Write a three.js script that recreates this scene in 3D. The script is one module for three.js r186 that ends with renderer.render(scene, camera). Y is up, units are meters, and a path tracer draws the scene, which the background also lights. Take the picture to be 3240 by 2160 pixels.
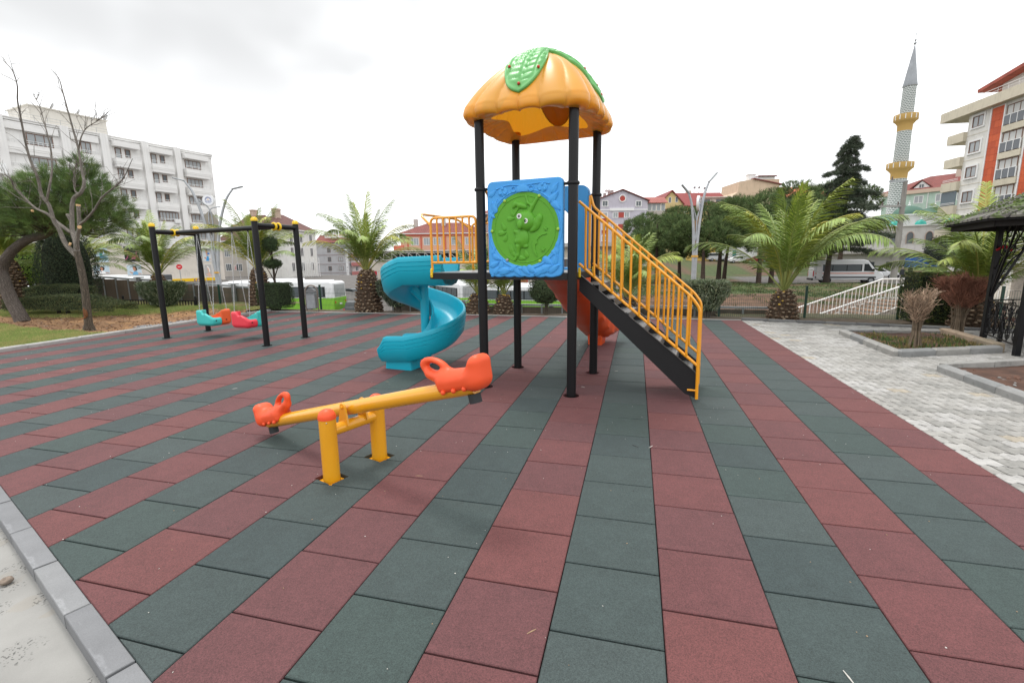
import * as THREE from 'three';
import { mergeGeometries, mergeVertices, toCreasedNormals } from 'three/addons/utils/BufferGeometryUtils.js';
import { RoundedBoxGeometry } from 'three/addons/geometries/RoundedBoxGeometry.js';
import { Brush, Evaluator, SUBTRACTION } from 'three-bvh-csg';

// ---------- camera, sky, sun, exposure ----------
const scene = new THREE.Scene();
const camera = new THREE.PerspectiveCamera(71.456, 1024 / 682, 0.05, 900);
camera.rotation.order = 'YXZ';
camera.position.set(0.328, 1.655, 3.364);
camera.rotation.set(-0.1743, 0.2546, -0.0125);
scene.add(camera);

const renderer = new THREE.WebGLRenderer({ antialias: true });
renderer.toneMapping = THREE.LinearToneMapping;
renderer.toneMappingExposure = 1.2;
renderer.shadowMap.enabled = true;

const sun = new THREE.DirectionalLight(new THREE.Color().setRGB(1, 0.97, 0.93), 1.3);
sun.position.set(-14, 40, -16);
sun.target.position.set(-2, 0, -3);
sun.castShadow = true;
sun.shadow.radius = 26;
sun.shadow.mapSize.set(2048, 2048);
Object.assign(sun.shadow.camera, { left: -30, right: 30, top: 30, bottom: -30, near: 1, far: 140 });
scene.add(sun, sun.target);

// ---------- random numbers and noise ----------
function rng(seed) {
  let a = seed >>> 0;
  return () => { a = (a + 0x6D2B79F5) | 0; let t = Math.imul(a ^ (a >>> 15), 1 | a); t = (t + Math.imul(t ^ (t >>> 7), 61 | t)) ^ t; return ((t ^ (t >>> 14)) >>> 0) / 4294967296; };
}
const hash2 = (x, y) => { let h = Math.imul(x | 0, 374761393) + Math.imul(y | 0, 668265263); h = Math.imul(h ^ (h >>> 13), 1274126177); return ((h ^ (h >>> 16)) >>> 0) / 4294967296; };
const sm = (t) => t * t * (3 - 2 * t);
const clamp = (x, a = 0, b = 1) => Math.min(b, Math.max(a, x));
const lerp = (a, b, t) => a + (b - a) * t;
const sstep = (a, b, x) => sm(clamp((x - a) / (b - a)));
function vnoise(x, y, per = 0) {
  const xi = Math.floor(x), yi = Math.floor(y), fx = sm(x - xi), fy = sm(y - yi);
  const w = (v) => per ? ((v % per) + per) % per : v;
  const a = hash2(w(xi), w(yi)), b = hash2(w(xi + 1), w(yi)), c = hash2(w(xi), w(yi + 1)), d = hash2(w(xi + 1), w(yi + 1));
  return lerp(lerp(a, b, fx), lerp(c, d, fx), fy);
}
function fbm(x, y, oct = 4, per = 0) { let s = 0, a = 0.5, t = 0; for (let i = 0; i < oct; i++) { s += a * vnoise(x + i * 17, y + i * 31, per); t += a; a *= 0.5; x *= 2; y *= 2; per *= 2; } return s / t; }

// overcast sky with soft grey cloud bodies
{
  const W = 1024, H = 512, data = new Float32Array(W * H * 4);
  for (let j = 0; j < H; j++) for (let i = 0; i < W; i++) {
    const el = ((j + 0.5) / H - 0.5) * Math.PI, az = ((i + 0.5) / W - 0.5) * Math.PI * 2;
    const dy = Math.sin(el), c = Math.cos(el), dx = c * Math.cos(az), dz = c * Math.sin(az);
    let r, g, b;
    if (dy < 0) { r = g = b = 0.35; } else {
      const k = 1.1 / (dy + 0.32), px = dx * k + 35.04, pz = dz * k + 19.44;
      const n = fbm(px * 0.8 + fbm(px * 2, pz * 2, 2) * 0.5, pz * 0.8, 5), n2 = fbm(px * 3.1 + 40, pz * 3.1, 4);
      const cl = sstep(0.48, 0.70, n * 0.8 + n2 * 0.2);
      const L = 1.2 * (1 + 0.5 * dy) * lerp(1, 0.5, cl * sstep(0.1, 0.36, dy));
      r = L * 0.985; g = L * 0.998; b = L * 1.012;
    }
    const o = (j * W + i) * 4; data[o] = r; data[o + 1] = g; data[o + 2] = b; data[o + 3] = 1;
  }
  const sky = new THREE.DataTexture(data, W, H, THREE.RGBAFormat, THREE.FloatType);
  sky.mapping = THREE.EquirectangularReflectionMapping; sky.magFilter = THREE.LinearFilter; sky.minFilter = THREE.LinearFilter; sky.wrapS = THREE.RepeatWrapping; sky.needsUpdate = true;
  scene.background = sky; scene.environment = sky;
}

// ---------- object helpers ----------
const used = new Map();
function numbered(n) { const k = used.get(n) || 0; used.set(n, k + 1); return k ? n + '_' + String(k).padStart(3, '0') : n; }
function tag(o, label, category, group, kind) { if (label) o.userData.label = label; if (category) o.userData.category = category; if (group) o.userData.group = group; if (kind) o.userData.kind = kind; return o; }
function thing(name, label, category, pos = [0, 0, 0], turn = 0, group) { const o = new THREE.Group(); o.name = numbered(name); o.position.set(...pos); o.rotation.y = turn; scene.add(o); return tag(o, label, category, group); }
function part(name, geo, mat, parent) { const m = new THREE.Mesh(Array.isArray(geo) ? merge(geo) : geo, mat); m.name = name; parent.add(m); return m; }
function solo(name, geo, mat, label, category, group, kind) { const m = new THREE.Mesh(Array.isArray(geo) ? merge(geo) : geo, mat); m.name = numbered(name); scene.add(m); return tag(m, label, category, group, kind); }
function struct(name, geo, mat, label) { const m = solo(name, geo, mat); m.userData.kind = 'structure'; if (label) m.userData.label = label; return m; }
function structGroup(name, label) { const o = new THREE.Group(); o.name = numbered(name); o.userData.kind = 'structure'; if (label) o.userData.label = label; scene.add(o); return o; }
function copy(o, pos, turn, label, group, s) { const c = o.clone(); c.userData = { ...o.userData }; c.name = numbered(o.name.replace(/_\d{3}$/, '')); c.position.set(...pos); if (turn !== undefined) c.rotation.y = turn; if (s) c.scale.setScalar(s); if (label) c.userData.label = label; if (group) c.userData.group = group; scene.add(c); return c; }

// ---------- geometry helpers ----------
function merge(list) {
  list = list.filter(Boolean);
  const col = list.some((g) => g.attributes.color);
  return mergeGeometries(list.map((g) => {
    const n = g.index ? g.toNonIndexed() : g.clone();
    if (!n.attributes.normal) n.computeVertexNormals();
    if (!n.attributes.uv) n.setAttribute('uv', new THREE.BufferAttribute(new Float32Array(n.attributes.position.count * 2), 2));
    if (col && !n.attributes.color) n.setAttribute('color', new THREE.BufferAttribute(new Float32Array(n.attributes.position.count * 3).fill(1), 3));
    for (const k of Object.keys(n.attributes)) if (!['position', 'normal', 'uv', 'color'].includes(k)) n.deleteAttribute(k);
    n.morphAttributes = {}; n.clearGroups(); return n;
  }));
}
const box = (w, h, d, x = 0, y = 0, z = 0) => new THREE.BoxGeometry(w, h, d).translate(x, y, z);
const rbox = (w, h, d, r, x = 0, y = 0, z = 0, s = 2) => new RoundedBoxGeometry(w, h, d, s, r).translate(x, y, z);
const cyl = (r0, r1, h, x = 0, y = 0, z = 0, n = 20) => new THREE.CylinderGeometry(r1, r0, h, n).translate(x, y + h / 2, z);
const ball = (r, x = 0, y = 0, z = 0, n = 14) => new THREE.SphereGeometry(r, n, Math.max(6, n * 0.7 | 0)).translate(x, y, z);
const V = (a) => Array.isArray(a) ? new THREE.Vector3(...a) : a;
function bar(a, b, r, n = 10, r1 = r) { a = V(a); b = V(b); const d = b.clone().sub(a), L = d.length(); const g = new THREE.CylinderGeometry(r1, r, L, n); g.translate(0, L / 2, 0); g.applyQuaternion(new THREE.Quaternion().setFromUnitVectors(new THREE.Vector3(0, 1, 0), d.normalize())); return g.translate(a.x, a.y, a.z); }
function beam(a, b, w, h) { a = V(a); b = V(b); const d = b.clone().sub(a), L = d.length(); const g = new THREE.BoxGeometry(w, h, L); const m = new THREE.Matrix4().lookAt(b, a, new THREE.Vector3(0, 1, 0)); g.applyMatrix4(m); const c = a.clone().add(b).multiplyScalar(0.5); return g.translate(c.x, c.y, c.z); }
function tube(pts, r, seg = 24, n = 8, closed = false, tension = 0.5) { return new THREE.TubeGeometry(new THREE.CatmullRomCurve3(pts.map(V), closed, 'catmullrom', tension), seg, r, n, closed); }
function pipe(pts, r, n = 8, rad = 0.06) { // straight runs with rounded bends
  const p = pts.map(V), path = new THREE.CurvePath(); let cur = p[0];
  for (let i = 1; i < p.length - 1; i++) {
    const a = p[i].clone().sub(p[i - 1]).normalize(), b = p[i + 1].clone().sub(p[i]).normalize(), k = Math.min(rad, p[i].distanceTo(p[i - 1]) / 2, p[i].distanceTo(p[i + 1]) / 2);
    const s = p[i].clone().addScaledVector(a, -k), e = p[i].clone().addScaledVector(b, k);
    if (cur.distanceTo(s) > 1e-4) path.add(new THREE.LineCurve3(cur, s)); path.add(new THREE.QuadraticBezierCurve3(s, p[i], e)); cur = e;
  }
  path.add(new THREE.LineCurve3(cur, p[p.length - 1]));
  const out = []; for (const c of path.curves) { const k = c.isLineCurve3 ? 1 : 5; for (let i = 0; i < k; i++) out.push(c.getPoint(i / k)); } out.push(p[p.length - 1]);
  return sweepTube(out, out.map(() => r), n);
}
function sweepTube(pts, rad, n = 8, cap = true) { // tube of varying radius along points
  pts = pts.map(V); const pos = [], uv = [], idx = []; let ref = new THREE.Vector3(0.31, 0.11, 0.94), len = 0;
  for (let i = 0; i < pts.length; i++) {
    const t = pts[Math.min(i + 1, pts.length - 1)].clone().sub(pts[Math.max(i - 1, 0)]).normalize();
    if (Math.abs(ref.dot(t)) > 0.96) ref = new THREE.Vector3(0.94, 0.2, -0.3);
    const s = ref.clone().addScaledVector(t, -ref.dot(t)).normalize(), u = t.clone().cross(s); ref = s;
    if (i) len += pts[i].distanceTo(pts[i - 1]);
    for (let k = 0; k <= n; k++) { const a = k / n * Math.PI * 2, c = Math.cos(a) * rad[i], d = Math.sin(a) * rad[i]; pos.push(pts[i].x + s.x * c + u.x * d, pts[i].y + s.y * c + u.y * d, pts[i].z + s.z * c + u.z * d); uv.push(k / n * rad[0] * 6.28, len); }
  }
  for (let i = 0; i < pts.length - 1; i++) for (let k = 0; k < n; k++) { const a = i * (n + 1) + k, b = a + n + 1; idx.push(a, a + 1, b, b, a + 1, b + 1); }
  if (cap) for (const [i, f] of [[0, 1], [pts.length - 1, 0]]) { const c = pos.length / 3; pos.push(pts[i].x, pts[i].y, pts[i].z); uv.push(0, 0); for (let k = 0; k < n; k++) { const a = i * (n + 1) + k; f ? idx.push(c, a + 1, a) : idx.push(c, a, a + 1); } }
  const g = new THREE.BufferGeometry(); g.setAttribute('position', new THREE.Float32BufferAttribute(pos, 3)); g.setAttribute('uv', new THREE.Float32BufferAttribute(uv, 2)); g.setIndex(idx); g.computeVertexNormals(); return g;
}
// prism on a polygon given as [x, z]; bevelled top edge, uv in metres
function prism(poly, y0, y1, bev = 0.003, ou = 0, ov = 0, bottom = false) {
  const n = poly.length, pos = [], uv = []; let area = 0; for (let i = 0; i < n; i++) { const a = poly[i], b = poly[(i + 1) % n]; area += a[0] * b[1] - b[0] * a[1]; }
  if (area > 0) poly = poly.slice().reverse();
  const ins = bev > 0 ? poly.map((p, i) => {
    const a = poly[(i + n - 1) % n], b = poly[(i + 1) % n]; const e1 = [p[0] - a[0], p[1] - a[1]], e2 = [b[0] - p[0], b[1] - p[1]], l1 = Math.hypot(...e1) || 1, l2 = Math.hypot(...e2) || 1;
    const m = [-(-e1[1] / l1) - (-e2[1] / l2), -(e1[0] / l1) - (e2[0] / l2)], ml = Math.hypot(...m) || 1, q = Math.max(0.4, ml / 2); return [p[0] - m[0] / ml * bev / q * -1, p[1] - m[1] / ml * bev / q * -1];
  }) : poly;
  const put = (p, y) => { pos.push(p[0], y, p[1]); };
  const quad = (a, ya, b, yb, c, yc, d, yd, s0) => { put(a, ya); put(b, yb); put(c, yc); put(a, ya); put(c, yc); put(d, yd); const L = Math.hypot(b[0] - a[0], b[1] - a[1]); for (const [s, y] of [[0, ya], [L, yb], [L, yc], [0, ya], [L, yc], [0, yd]]) uv.push(s + s0, y); };
  for (let i = 0; i < n; i++) { const j = (i + 1) % n; quad(poly[i], y0, poly[j], y0, poly[j], y1 - bev, poly[i], y1 - bev, i * 0.37); if (bev > 0) quad(poly[i], y1 - bev, poly[j], y1 - bev, ins[j], y1, ins[i], y1, i * 0.37); }
  const tri = THREE.ShapeUtils.triangulateShape(ins.map((p) => new THREE.Vector2(p[0], -p[1])), []);
  for (const t of tri) for (const k of t) { put(ins[k], y1); uv.push(ins[k][0] + ou, ins[k][1] + ov); }
  if (bottom) for (const t of tri) for (const k of [t[0], t[2], t[1]]) { put(poly[k], y0); uv.push(poly[k][0], poly[k][1]); }
  const g = new THREE.BufferGeometry(); g.setAttribute('position', new THREE.Float32BufferAttribute(pos, 3)); g.setAttribute('uv', new THREE.Float32BufferAttribute(uv, 2)); g.computeVertexNormals(); return g;
}
function clipPoly(poly, f) { const out = []; for (let i = 0; i < poly.length; i++) { const a = poly[i], b = poly[(i + 1) % poly.length], fa = f(a), fb = f(b); if (fa >= 0) out.push(a); if (fa * fb < 0) { const t = fa / (fa - fb); out.push([lerp(a[0], b[0], t), lerp(a[1], b[1], t)]); } } return out; }
function extrude(shape, depth, bevel = 0, seg = 2, curve = 10) { return new THREE.ExtrudeGeometry(shape, { depth, bevelEnabled: bevel > 0, bevelSize: bevel, bevelThickness: bevel, bevelSegments: seg, curveSegments: curve, steps: 1 }); }
function shapeOf(pts) { const s = new THREE.Shape(); pts.forEach((p, i) => i ? s.lineTo(...p) : s.moveTo(...p)); s.closePath(); return s; }
function colorize(g, fn) { const p = g.attributes.position, a = new Float32Array(p.count * 3); for (let i = 0; i < p.count; i++) { const c = typeof fn === 'function' ? fn(p.getX(i), p.getY(i), p.getZ(i), i) : fn; a[i * 3] = c[0]; a[i * 3 + 1] = c[1]; a[i * 3 + 2] = c[2]; } g.setAttribute('color', new THREE.BufferAttribute(a, 3)); return g; }
function boxUV(g, s = 1) { // uv in metres by dominant normal
  const n = g.attributes.normal, p = g.attributes.position, u = new Float32Array(p.count * 2);
  for (let i = 0; i < p.count; i++) { const ax = Math.abs(n.getX(i)), ay = Math.abs(n.getY(i)), az = Math.abs(n.getZ(i)); let a, b; if (ay >= ax && ay >= az) { a = p.getX(i); b = p.getZ(i); } else if (ax >= az) { a = p.getZ(i); b = p.getY(i); } else { a = p.getX(i); b = p.getY(i); } u[i * 2] = a * s; u[i * 2 + 1] = b * s; }
  g.setAttribute('uv', new THREE.BufferAttribute(u, 2)); return g;
}
// naive surface nets over a signed distance function
function nets(f, lo, hi, cell) {
  const n = [0, 1, 2].map((k) => Math.ceil((hi[k] - lo[k]) / cell) + 1), at = (i, j, k) => (k * n[1] + j) * n[0] + i, val = new Float32Array(n[0] * n[1] * n[2]);
  for (let k = 0; k < n[2]; k++) for (let j = 0; j < n[1]; j++) for (let i = 0; i < n[0]; i++) val[at(i, j, k)] = f(lo[0] + i * cell, lo[1] + j * cell, lo[2] + k * cell);
  const vid = new Int32Array(val.length).fill(-1), pos = [], idx = [];
  for (let k = 0; k < n[2] - 1; k++) for (let j = 0; j < n[1] - 1; j++) for (let i = 0; i < n[0] - 1; i++) {
    let cx = 0, cy = 0, cz = 0, c = 0; const e = (a, b) => { const va = val[at(i + a[0], j + a[1], k + a[2])], vb = val[at(i + b[0], j + b[1], k + b[2])]; if (va < 0 !== vb < 0) { const t = va / (va - vb); cx += lerp(a[0], b[0], t); cy += lerp(a[1], b[1], t); cz += lerp(a[2], b[2], t); c++; } };
    for (const u of [0, 1]) for (const v of [0, 1]) { e([0, u, v], [1, u, v]); e([u, 0, v], [u, 1, v]); e([u, v, 0], [u, v, 1]); }
    if (c) { vid[at(i, j, k)] = pos.length / 3; pos.push(lo[0] + (i + cx / c) * cell, lo[1] + (j + cy / c) * cell, lo[2] + (k + cz / c) * cell); }
  }
  const q = (a, b, c, d, fl) => { if (a < 0 || b < 0 || c < 0 || d < 0) return; fl ? idx.push(a, c, b, a, d, c) : idx.push(a, b, c, a, c, d); };
  for (let k = 1; k < n[2] - 1; k++) for (let j = 1; j < n[1] - 1; j++) for (let i = 1; i < n[0] - 1; i++) {
    const v0 = val[at(i, j, k)] < 0;
    if (v0 !== val[at(i + 1, j, k)] < 0) q(vid[at(i, j - 1, k - 1)], vid[at(i, j, k - 1)], vid[at(i, j, k)], vid[at(i, j - 1, k)], !v0);
    if (v0 !== val[at(i, j + 1, k)] < 0) q(vid[at(i - 1, j, k - 1)], vid[at(i, j, k - 1)], vid[at(i, j, k)], vid[at(i - 1, j, k)], v0);
    if (v0 !== val[at(i, j, k + 1)] < 0) q(vid[at(i - 1, j - 1, k)], vid[at(i, j - 1, k)], vid[at(i, j, k)], vid[at(i - 1, j, k)], !v0);
  }
  const g = new THREE.BufferGeometry(); g.setAttribute('position', new THREE.Float32BufferAttribute(pos, 3)); g.setIndex(idx);
  const nor = new Float32Array(pos.length), h = cell * 0.6; for (let i = 0; i < pos.length; i += 3) { const [x, y, z] = [pos[i], pos[i + 1], pos[i + 2]]; let a = f(x + h, y, z) - f(x - h, y, z), b = f(x, y + h, z) - f(x, y - h, z), c = f(x, y, z + h) - f(x, y, z - h); const l = Math.hypot(a, b, c) || 1; nor[i] = a / l; nor[i + 1] = b / l; nor[i + 2] = c / l; }
  g.setAttribute('normal', new THREE.BufferAttribute(nor, 3)); return g;
}
const smin = (a, b, k) => { const h = clamp(0.5 + 0.5 * (b - a) / k); return lerp(b, a, h) - k * h * (1 - h); };
const sdBox = (x, y, z, a, b, c, r) => { const q = [Math.abs(x) - a + r, Math.abs(y) - b + r, Math.abs(z) - c + r]; return Math.hypot(Math.max(q[0], 0), Math.max(q[1], 0), Math.max(q[2], 0)) + Math.min(Math.max(...q), 0) - r; };
const sdCap = (x, y, z, a, b, ra, rb = ra) => { const dx = b[0] - a[0], dy = b[1] - a[1], dz = b[2] - a[2], t = clamp(((x - a[0]) * dx + (y - a[1]) * dy + (z - a[2]) * dz) / (dx * dx + dy * dy + dz * dz)); return Math.hypot(x - a[0] - dx * t, y - a[1] - dy * t, z - a[2] - dz * t) - lerp(ra, rb, t); };
const sdEll = (x, y, z, a, b, c) => { const k = Math.hypot(x / a, y / b, z / c); return (k - 1) * Math.min(a, b, c); };

// ---------- textures and materials ----------
function tex(size, fn, rx = 1, ry = rx, srgb = true) { // fn(u, v) -> linear rgb in 0..1
  const d = new Uint8Array(size * size * 4), enc = srgb ? (v) => 255 * Math.pow(clamp(v), 1 / 2.2) : (v) => 255 * clamp(v);
  for (let j = 0; j < size; j++) for (let i = 0; i < size; i++) { const c = fn(i / size, j / size), o = (j * size + i) * 4; d[o] = enc(c[0]); d[o + 1] = enc(c[1]); d[o + 2] = enc(c[2]); d[o + 3] = 255; }
  const t = new THREE.DataTexture(d, size, size); t.wrapS = t.wrapT = THREE.RepeatWrapping; t.magFilter = THREE.LinearFilter; t.minFilter = THREE.LinearMipmapLinearFilter; t.generateMipmaps = true; t.repeat.set(rx, ry); if (srgb) t.colorSpace = THREE.SRGBColorSpace; t.needsUpdate = true; return t;
}
const grey = (v) => [v, v, v];
function canvasTex(w, h, draw) { const c = document.createElement('canvas'); c.width = w; c.height = h; const x = c.getContext('2d'); draw(x, w, h); const t = new THREE.CanvasTexture(c); t.colorSpace = THREE.SRGBColorSpace; t.anisotropy = 4; return t; }
const rgb = (r, g, b) => new THREE.Color().setRGB(r, g, b);
const std = (c, rough = 0.6, o = {}) => new THREE.MeshStandardMaterial({ color: c instanceof THREE.Color ? c : Array.isArray(c) ? rgb(...c) : new THREE.Color(c), roughness: rough, ...o });
const phy = (c, rough = 0.5, o = {}) => new THREE.MeshPhysicalMaterial({ color: Array.isArray(c) ? rgb(...c) : new THREE.Color(c), roughness: rough, ...o });

const T = {};
T.rubber = tex(1024, (u, v) => { // granulate: 2-4 mm grains, larger worn patches, pale dust specks
  const a = hash2(u * 1024 | 0, v * 1024 | 0), g = vnoise(u * 400, v * 400, 400), big = fbm(u * 8, v * 8, 4, 8), d = fbm(u * 20 + 3, v * 20, 3, 20);
  let k = 0.46 + 0.5 * g + 0.5 * vnoise(u * 256 + 5, v * 256, 256) + 0.1 * (vnoise(u * 90, v * 90, 90) - 0.5) + 0.4 * (a - 0.5) + 0.22 * (big - 0.5); const speck = a > 0.985 ? 0.5 + 1.2 * hash2(u * 1024 + 7 | 0, v * 1024 | 0) : 0; k += speck; const dust = sstep(0.6, 0.8, d) * 0.07;
  return [k * 0.72 + dust, k * 0.72 + dust, k * 0.72 + dust];
}, 1, 1);
T.rubberB = tex(512, (u, v) => grey(0.6 * vnoise(u * 200, v * 200, 200) + 0.4 * hash2(u * 512 | 0, v * 512 | 0)), 1, 1, false);
T.concrete = tex(512, (u, v) => { const n = fbm(u * 6, v * 6, 6, 6), f = hash2(u * 512 | 0, v * 512 | 0), s = sstep(0.6, 0.75, fbm(u * 11 + 4, v * 11, 4, 11)); return grey(0.72 + 0.36 * (n - 0.5) + 0.12 * (f - 0.5) - 0.14 * s); });
T.plaster = tex(512, (u, v) => { const n = fbm(u * 5, v * 5, 5, 5), st = fbm(u * 24, v * 3, 4, 3 * 8); return grey(0.9 + 0.12 * (n - 0.5) - 0.10 * sstep(0.55, 0.8, st)); }, 0.25, 0.25);
T.bark = tex(512, (u, v) => { const w = fbm(u * 8, v * 4, 3, 4) * 0.6, r = Math.abs(((u * 9 + w * 3) % 1 + 1) % 1 - 0.5) * 2, n = fbm(u * 24, v * 12, 4, 12); const k = 0.35 + 0.45 * r * n * 1.6 + 0.25 * n; return [k, k * 0.97, k * 0.92]; }, 3.2, 2);
T.barkB = tex(512, (u, v) => { const w = fbm(u * 8, v * 4, 3, 4) * 0.6, r = Math.abs(((u * 9 + w * 3) % 1 + 1) % 1 - 0.5) * 2; return grey(r * 0.8 + 0.2 * fbm(u * 24, v * 12, 3, 12)); }, 3.2, 2, false);
T.wood = tex(512, (u, v) => { const g = fbm(u * 30, v * 2, 4, 2), p = fbm(u * 3, v * 1.5 + 5, 3, 3), st = fbm(u * 9, v * 1 + 2, 4, 1); let k = 0.55 + 0.6 * (g - 0.5) + 0.3 * (p - 0.5) - 0.3 * sstep(0.5, 0.75, st); return [k, k * 0.93, k * 0.84]; }, 1, 1);
T.scuff = tex(512, (u, v) => { const n = fbm(u * 4, v * 4, 5, 4), d = hash2(u * 512 | 0, v * 512 | 0); return grey(0.93 + 0.1 * (n - 0.5) + 0.02 * (d - 0.5)); }, 1, 1);
T.scuffR = tex(512, (u, v) => grey(0.32 + 0.36 * fbm(u * 7, v * 7, 5, 7)), 1, 1, false);
T.steel = tex(256, (u, v) => grey(0.8 + 0.3 * (fbm(u * 6, v * 6, 5, 6) - 0.5)));
T.stone = tex(512, (u, v) => { const n = fbm(u * 5, v * 5, 5, 5), s = 0.6 * sstep(0.66, 0.76, fbm(u * 6, v * 24, 5, 6)), f = hash2(u * 512 | 0, v * 512 | 0); return grey(0.6 + 0.3 * (n - 0.5) + 0.16 * (f - 0.5) + 0.28 * s); });
T.soil = tex(512, (u, v) => { const n = fbm(u * 10, v * 10, 5, 10), f = hash2(u * 512 | 0, v * 512 | 0); const k = 0.6 + 0.6 * (n - 0.5) + 0.25 * (f - 0.5); return [k, k * 0.95, k * 0.9]; });
T.fine = tex(256, (u, v) => grey(0.86 + 0.24 * (fbm(u * 24, v * 24, 3, 24) - 0.5) + 0.1 * (hash2(u * 256 | 0, v * 256 | 0) - 0.5)));

const M = {
  black: phy([0.012, 0.012, 0.013], 0.3, { specularIntensity: 0.5 }),
  blackMatt: phy([0.016, 0.016, 0.017], 0.45, { specularIntensity: 0.5 }),
  yellowPipe: phy([0.80, 0.33, 0.012], 0.3, { clearcoat: 0.35, clearcoatRoughness: 0.25 }),
  seesaw: phy([0.80, 0.36, 0.012], 0.26, { clearcoat: 0.5, clearcoatRoughness: 0.15, map: T.scuff }),
  coral: phy([0.86, 0.10, 0.03], 0.42, { map: T.scuff, specularIntensity: 0.6 }),
  red: std([0.78, 0.045, 0.07], 0.42), teal: std([0.05, 0.50, 0.47], 0.4), swingOrange: std([0.80, 0.12, 0.03], 0.42),
  cyan: phy([0.01, 0.40, 0.54], 0.33, { map: T.scuff, specularIntensity: 0.7 }), blue: phy([0.07, 0.37, 0.82], 0.42, { map: T.scuff, specularIntensity: 0.6 }),
  green: phy([0.115, 0.385, 0.03], 0.42, { map: T.scuff, specularIntensity: 0.6 }), lime: std([0.30, 0.52, 0.06], 0.4), orangeSlide: std([0.72, 0.085, 0.012], 0.35, { map: T.scuff }),
  roof: phy([0.92, 0.43, 0.025], 0.38, { transmission: 0.34, thickness: 0, side: THREE.DoubleSide, map: T.scuff }),
  leafGreen: std([0.13, 0.44, 0.12], 0.38, { map: T.scuff }), bolt: std([0.5, 0.04, 0.015], 0.4), yellowCap: std([0.80, 0.52, 0.01], 0.38),
  chrome: std([0.55, 0.56, 0.57], 0.3, { metalness: 0.9 }), galv: std([0.42, 0.44, 0.45], 0.5, { metalness: 0.35, map: T.steel }), white: std([0.78, 0.78, 0.77], 0.5), rubberBlack: std([0.025, 0.028, 0.03], 0.8),
  fenceGreen: std([0.008, 0.05, 0.032], 0.45), tread: std([0.30, 0.31, 0.31], 0.4, { metalness: 0.55, map: T.steel }),
  concrete: std([0.42, 0.41, 0.39], 0.9, { map: T.concrete }), kerb: std([0.48, 0.47, 0.45], 0.9, { map: T.concrete }), glassDark: std([0.02, 0.025, 0.028], 0.08), tyre: std([0.015, 0.015, 0.016], 0.85),
};
// ---------- ground: lower terrain, terrace, rubber tiles, paving, kerbs ----------
const roadY = (x) => -3.3 - 0.045 * clamp(x + 30, -40, 19);
function hillY(x, z) { const P = [[-13, -2.6], [-22, -1.75], [-34, -1.25], [-45, -1.15], [-58, -1.75], [-72, -1.65], [-104, 0.1], [-130, 1.6], [-190, 9], [-420, 16]]; for (let i = 0; i < P.length - 1; i++) if (z <= P[i][0] && z >= P[i + 1][0]) return lerp(P[i][1], P[i + 1][1], sm((z - P[i][0]) / (P[i + 1][0] - P[i][0]))); return z > -13 ? -2.6 : 16; }
const hillMask = (x, z) => sstep(-7, 1, x + (z + 45) * 0.06);
const terrainY = (x, z) => { const m = hillMask(x, z), far = sstep(-70, -200, z) * 6; return lerp(roadY(x) - far * 0.6, hillY(x, z) + sstep(40, 90, x) * 4 + (fbm(x * 0.2, z * 0.2, 3) - 0.5) * 0.5 * m, m); };
{
  const xs = [], zs = []; for (let x = -420; x <= 420;) { xs.push(x); x += Math.abs(x) < 60 ? 1.5 : 15; } for (let z = -11.8; z >= -430;) { zs.push(z); z -= z > -80 ? 1.3 : 12; }
  const pos = [], uv = [], col = [], idx = [];
  for (const z of zs) for (const x of xs) {
    pos.push(x, terrainY(x, z), z); uv.push(x * 0.4, z * 0.4);
    const m = hillMask(x, z), n = fbm(x * 0.35, z * 0.35, 4), soil = sstep(0.52, 0.62, n + 0.35 * sstep(-38, -26, z)), g = [0.055 + 0.03 * n, 0.085 + 0.04 * n, 0.022], s = [0.15, 0.085, 0.05];
    const van = x > 14 && z < -57.5 && z > -76 && hillMask(x, z) > 0.9 ? 1 : 0; const a = [0.17, 0.165, 0.16];
    for (let k = 0; k < 3; k++) col.push(lerp(a[k], van ? a[k] : lerp(g[k], s[k], soil), m > 0.35 ? 1 : 0));
  }
  const w = xs.length; for (let j = 0; j < zs.length - 1; j++) for (let i = 0; i < w - 1; i++) { const a = j * w + i; idx.push(a, a + 1, a + w, a + w, a + 1, a + w + 1); }
  const g = new THREE.BufferGeometry(); g.setAttribute('position', new THREE.Float32BufferAttribute(pos, 3)); g.setAttribute('uv', new THREE.Float32BufferAttribute(uv, 2)); g.setAttribute('color', new THREE.Float32BufferAttribute(col, 3)); g.setIndex(idx); g.computeVertexNormals();
  struct('terrain', g, std([1.25, 1.25, 1.25], 0.95, { vertexColors: true, map: T.soil }), 'lower ground with street, grassy bank and bare red soil');
}
struct('terrace', box(60, 5, 60, -2, -2.66, 18.05), std([0.2, 0.17, 0.14], 0.95, { map: T.soil }), 'raised terrace of soil below the playground');
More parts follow.
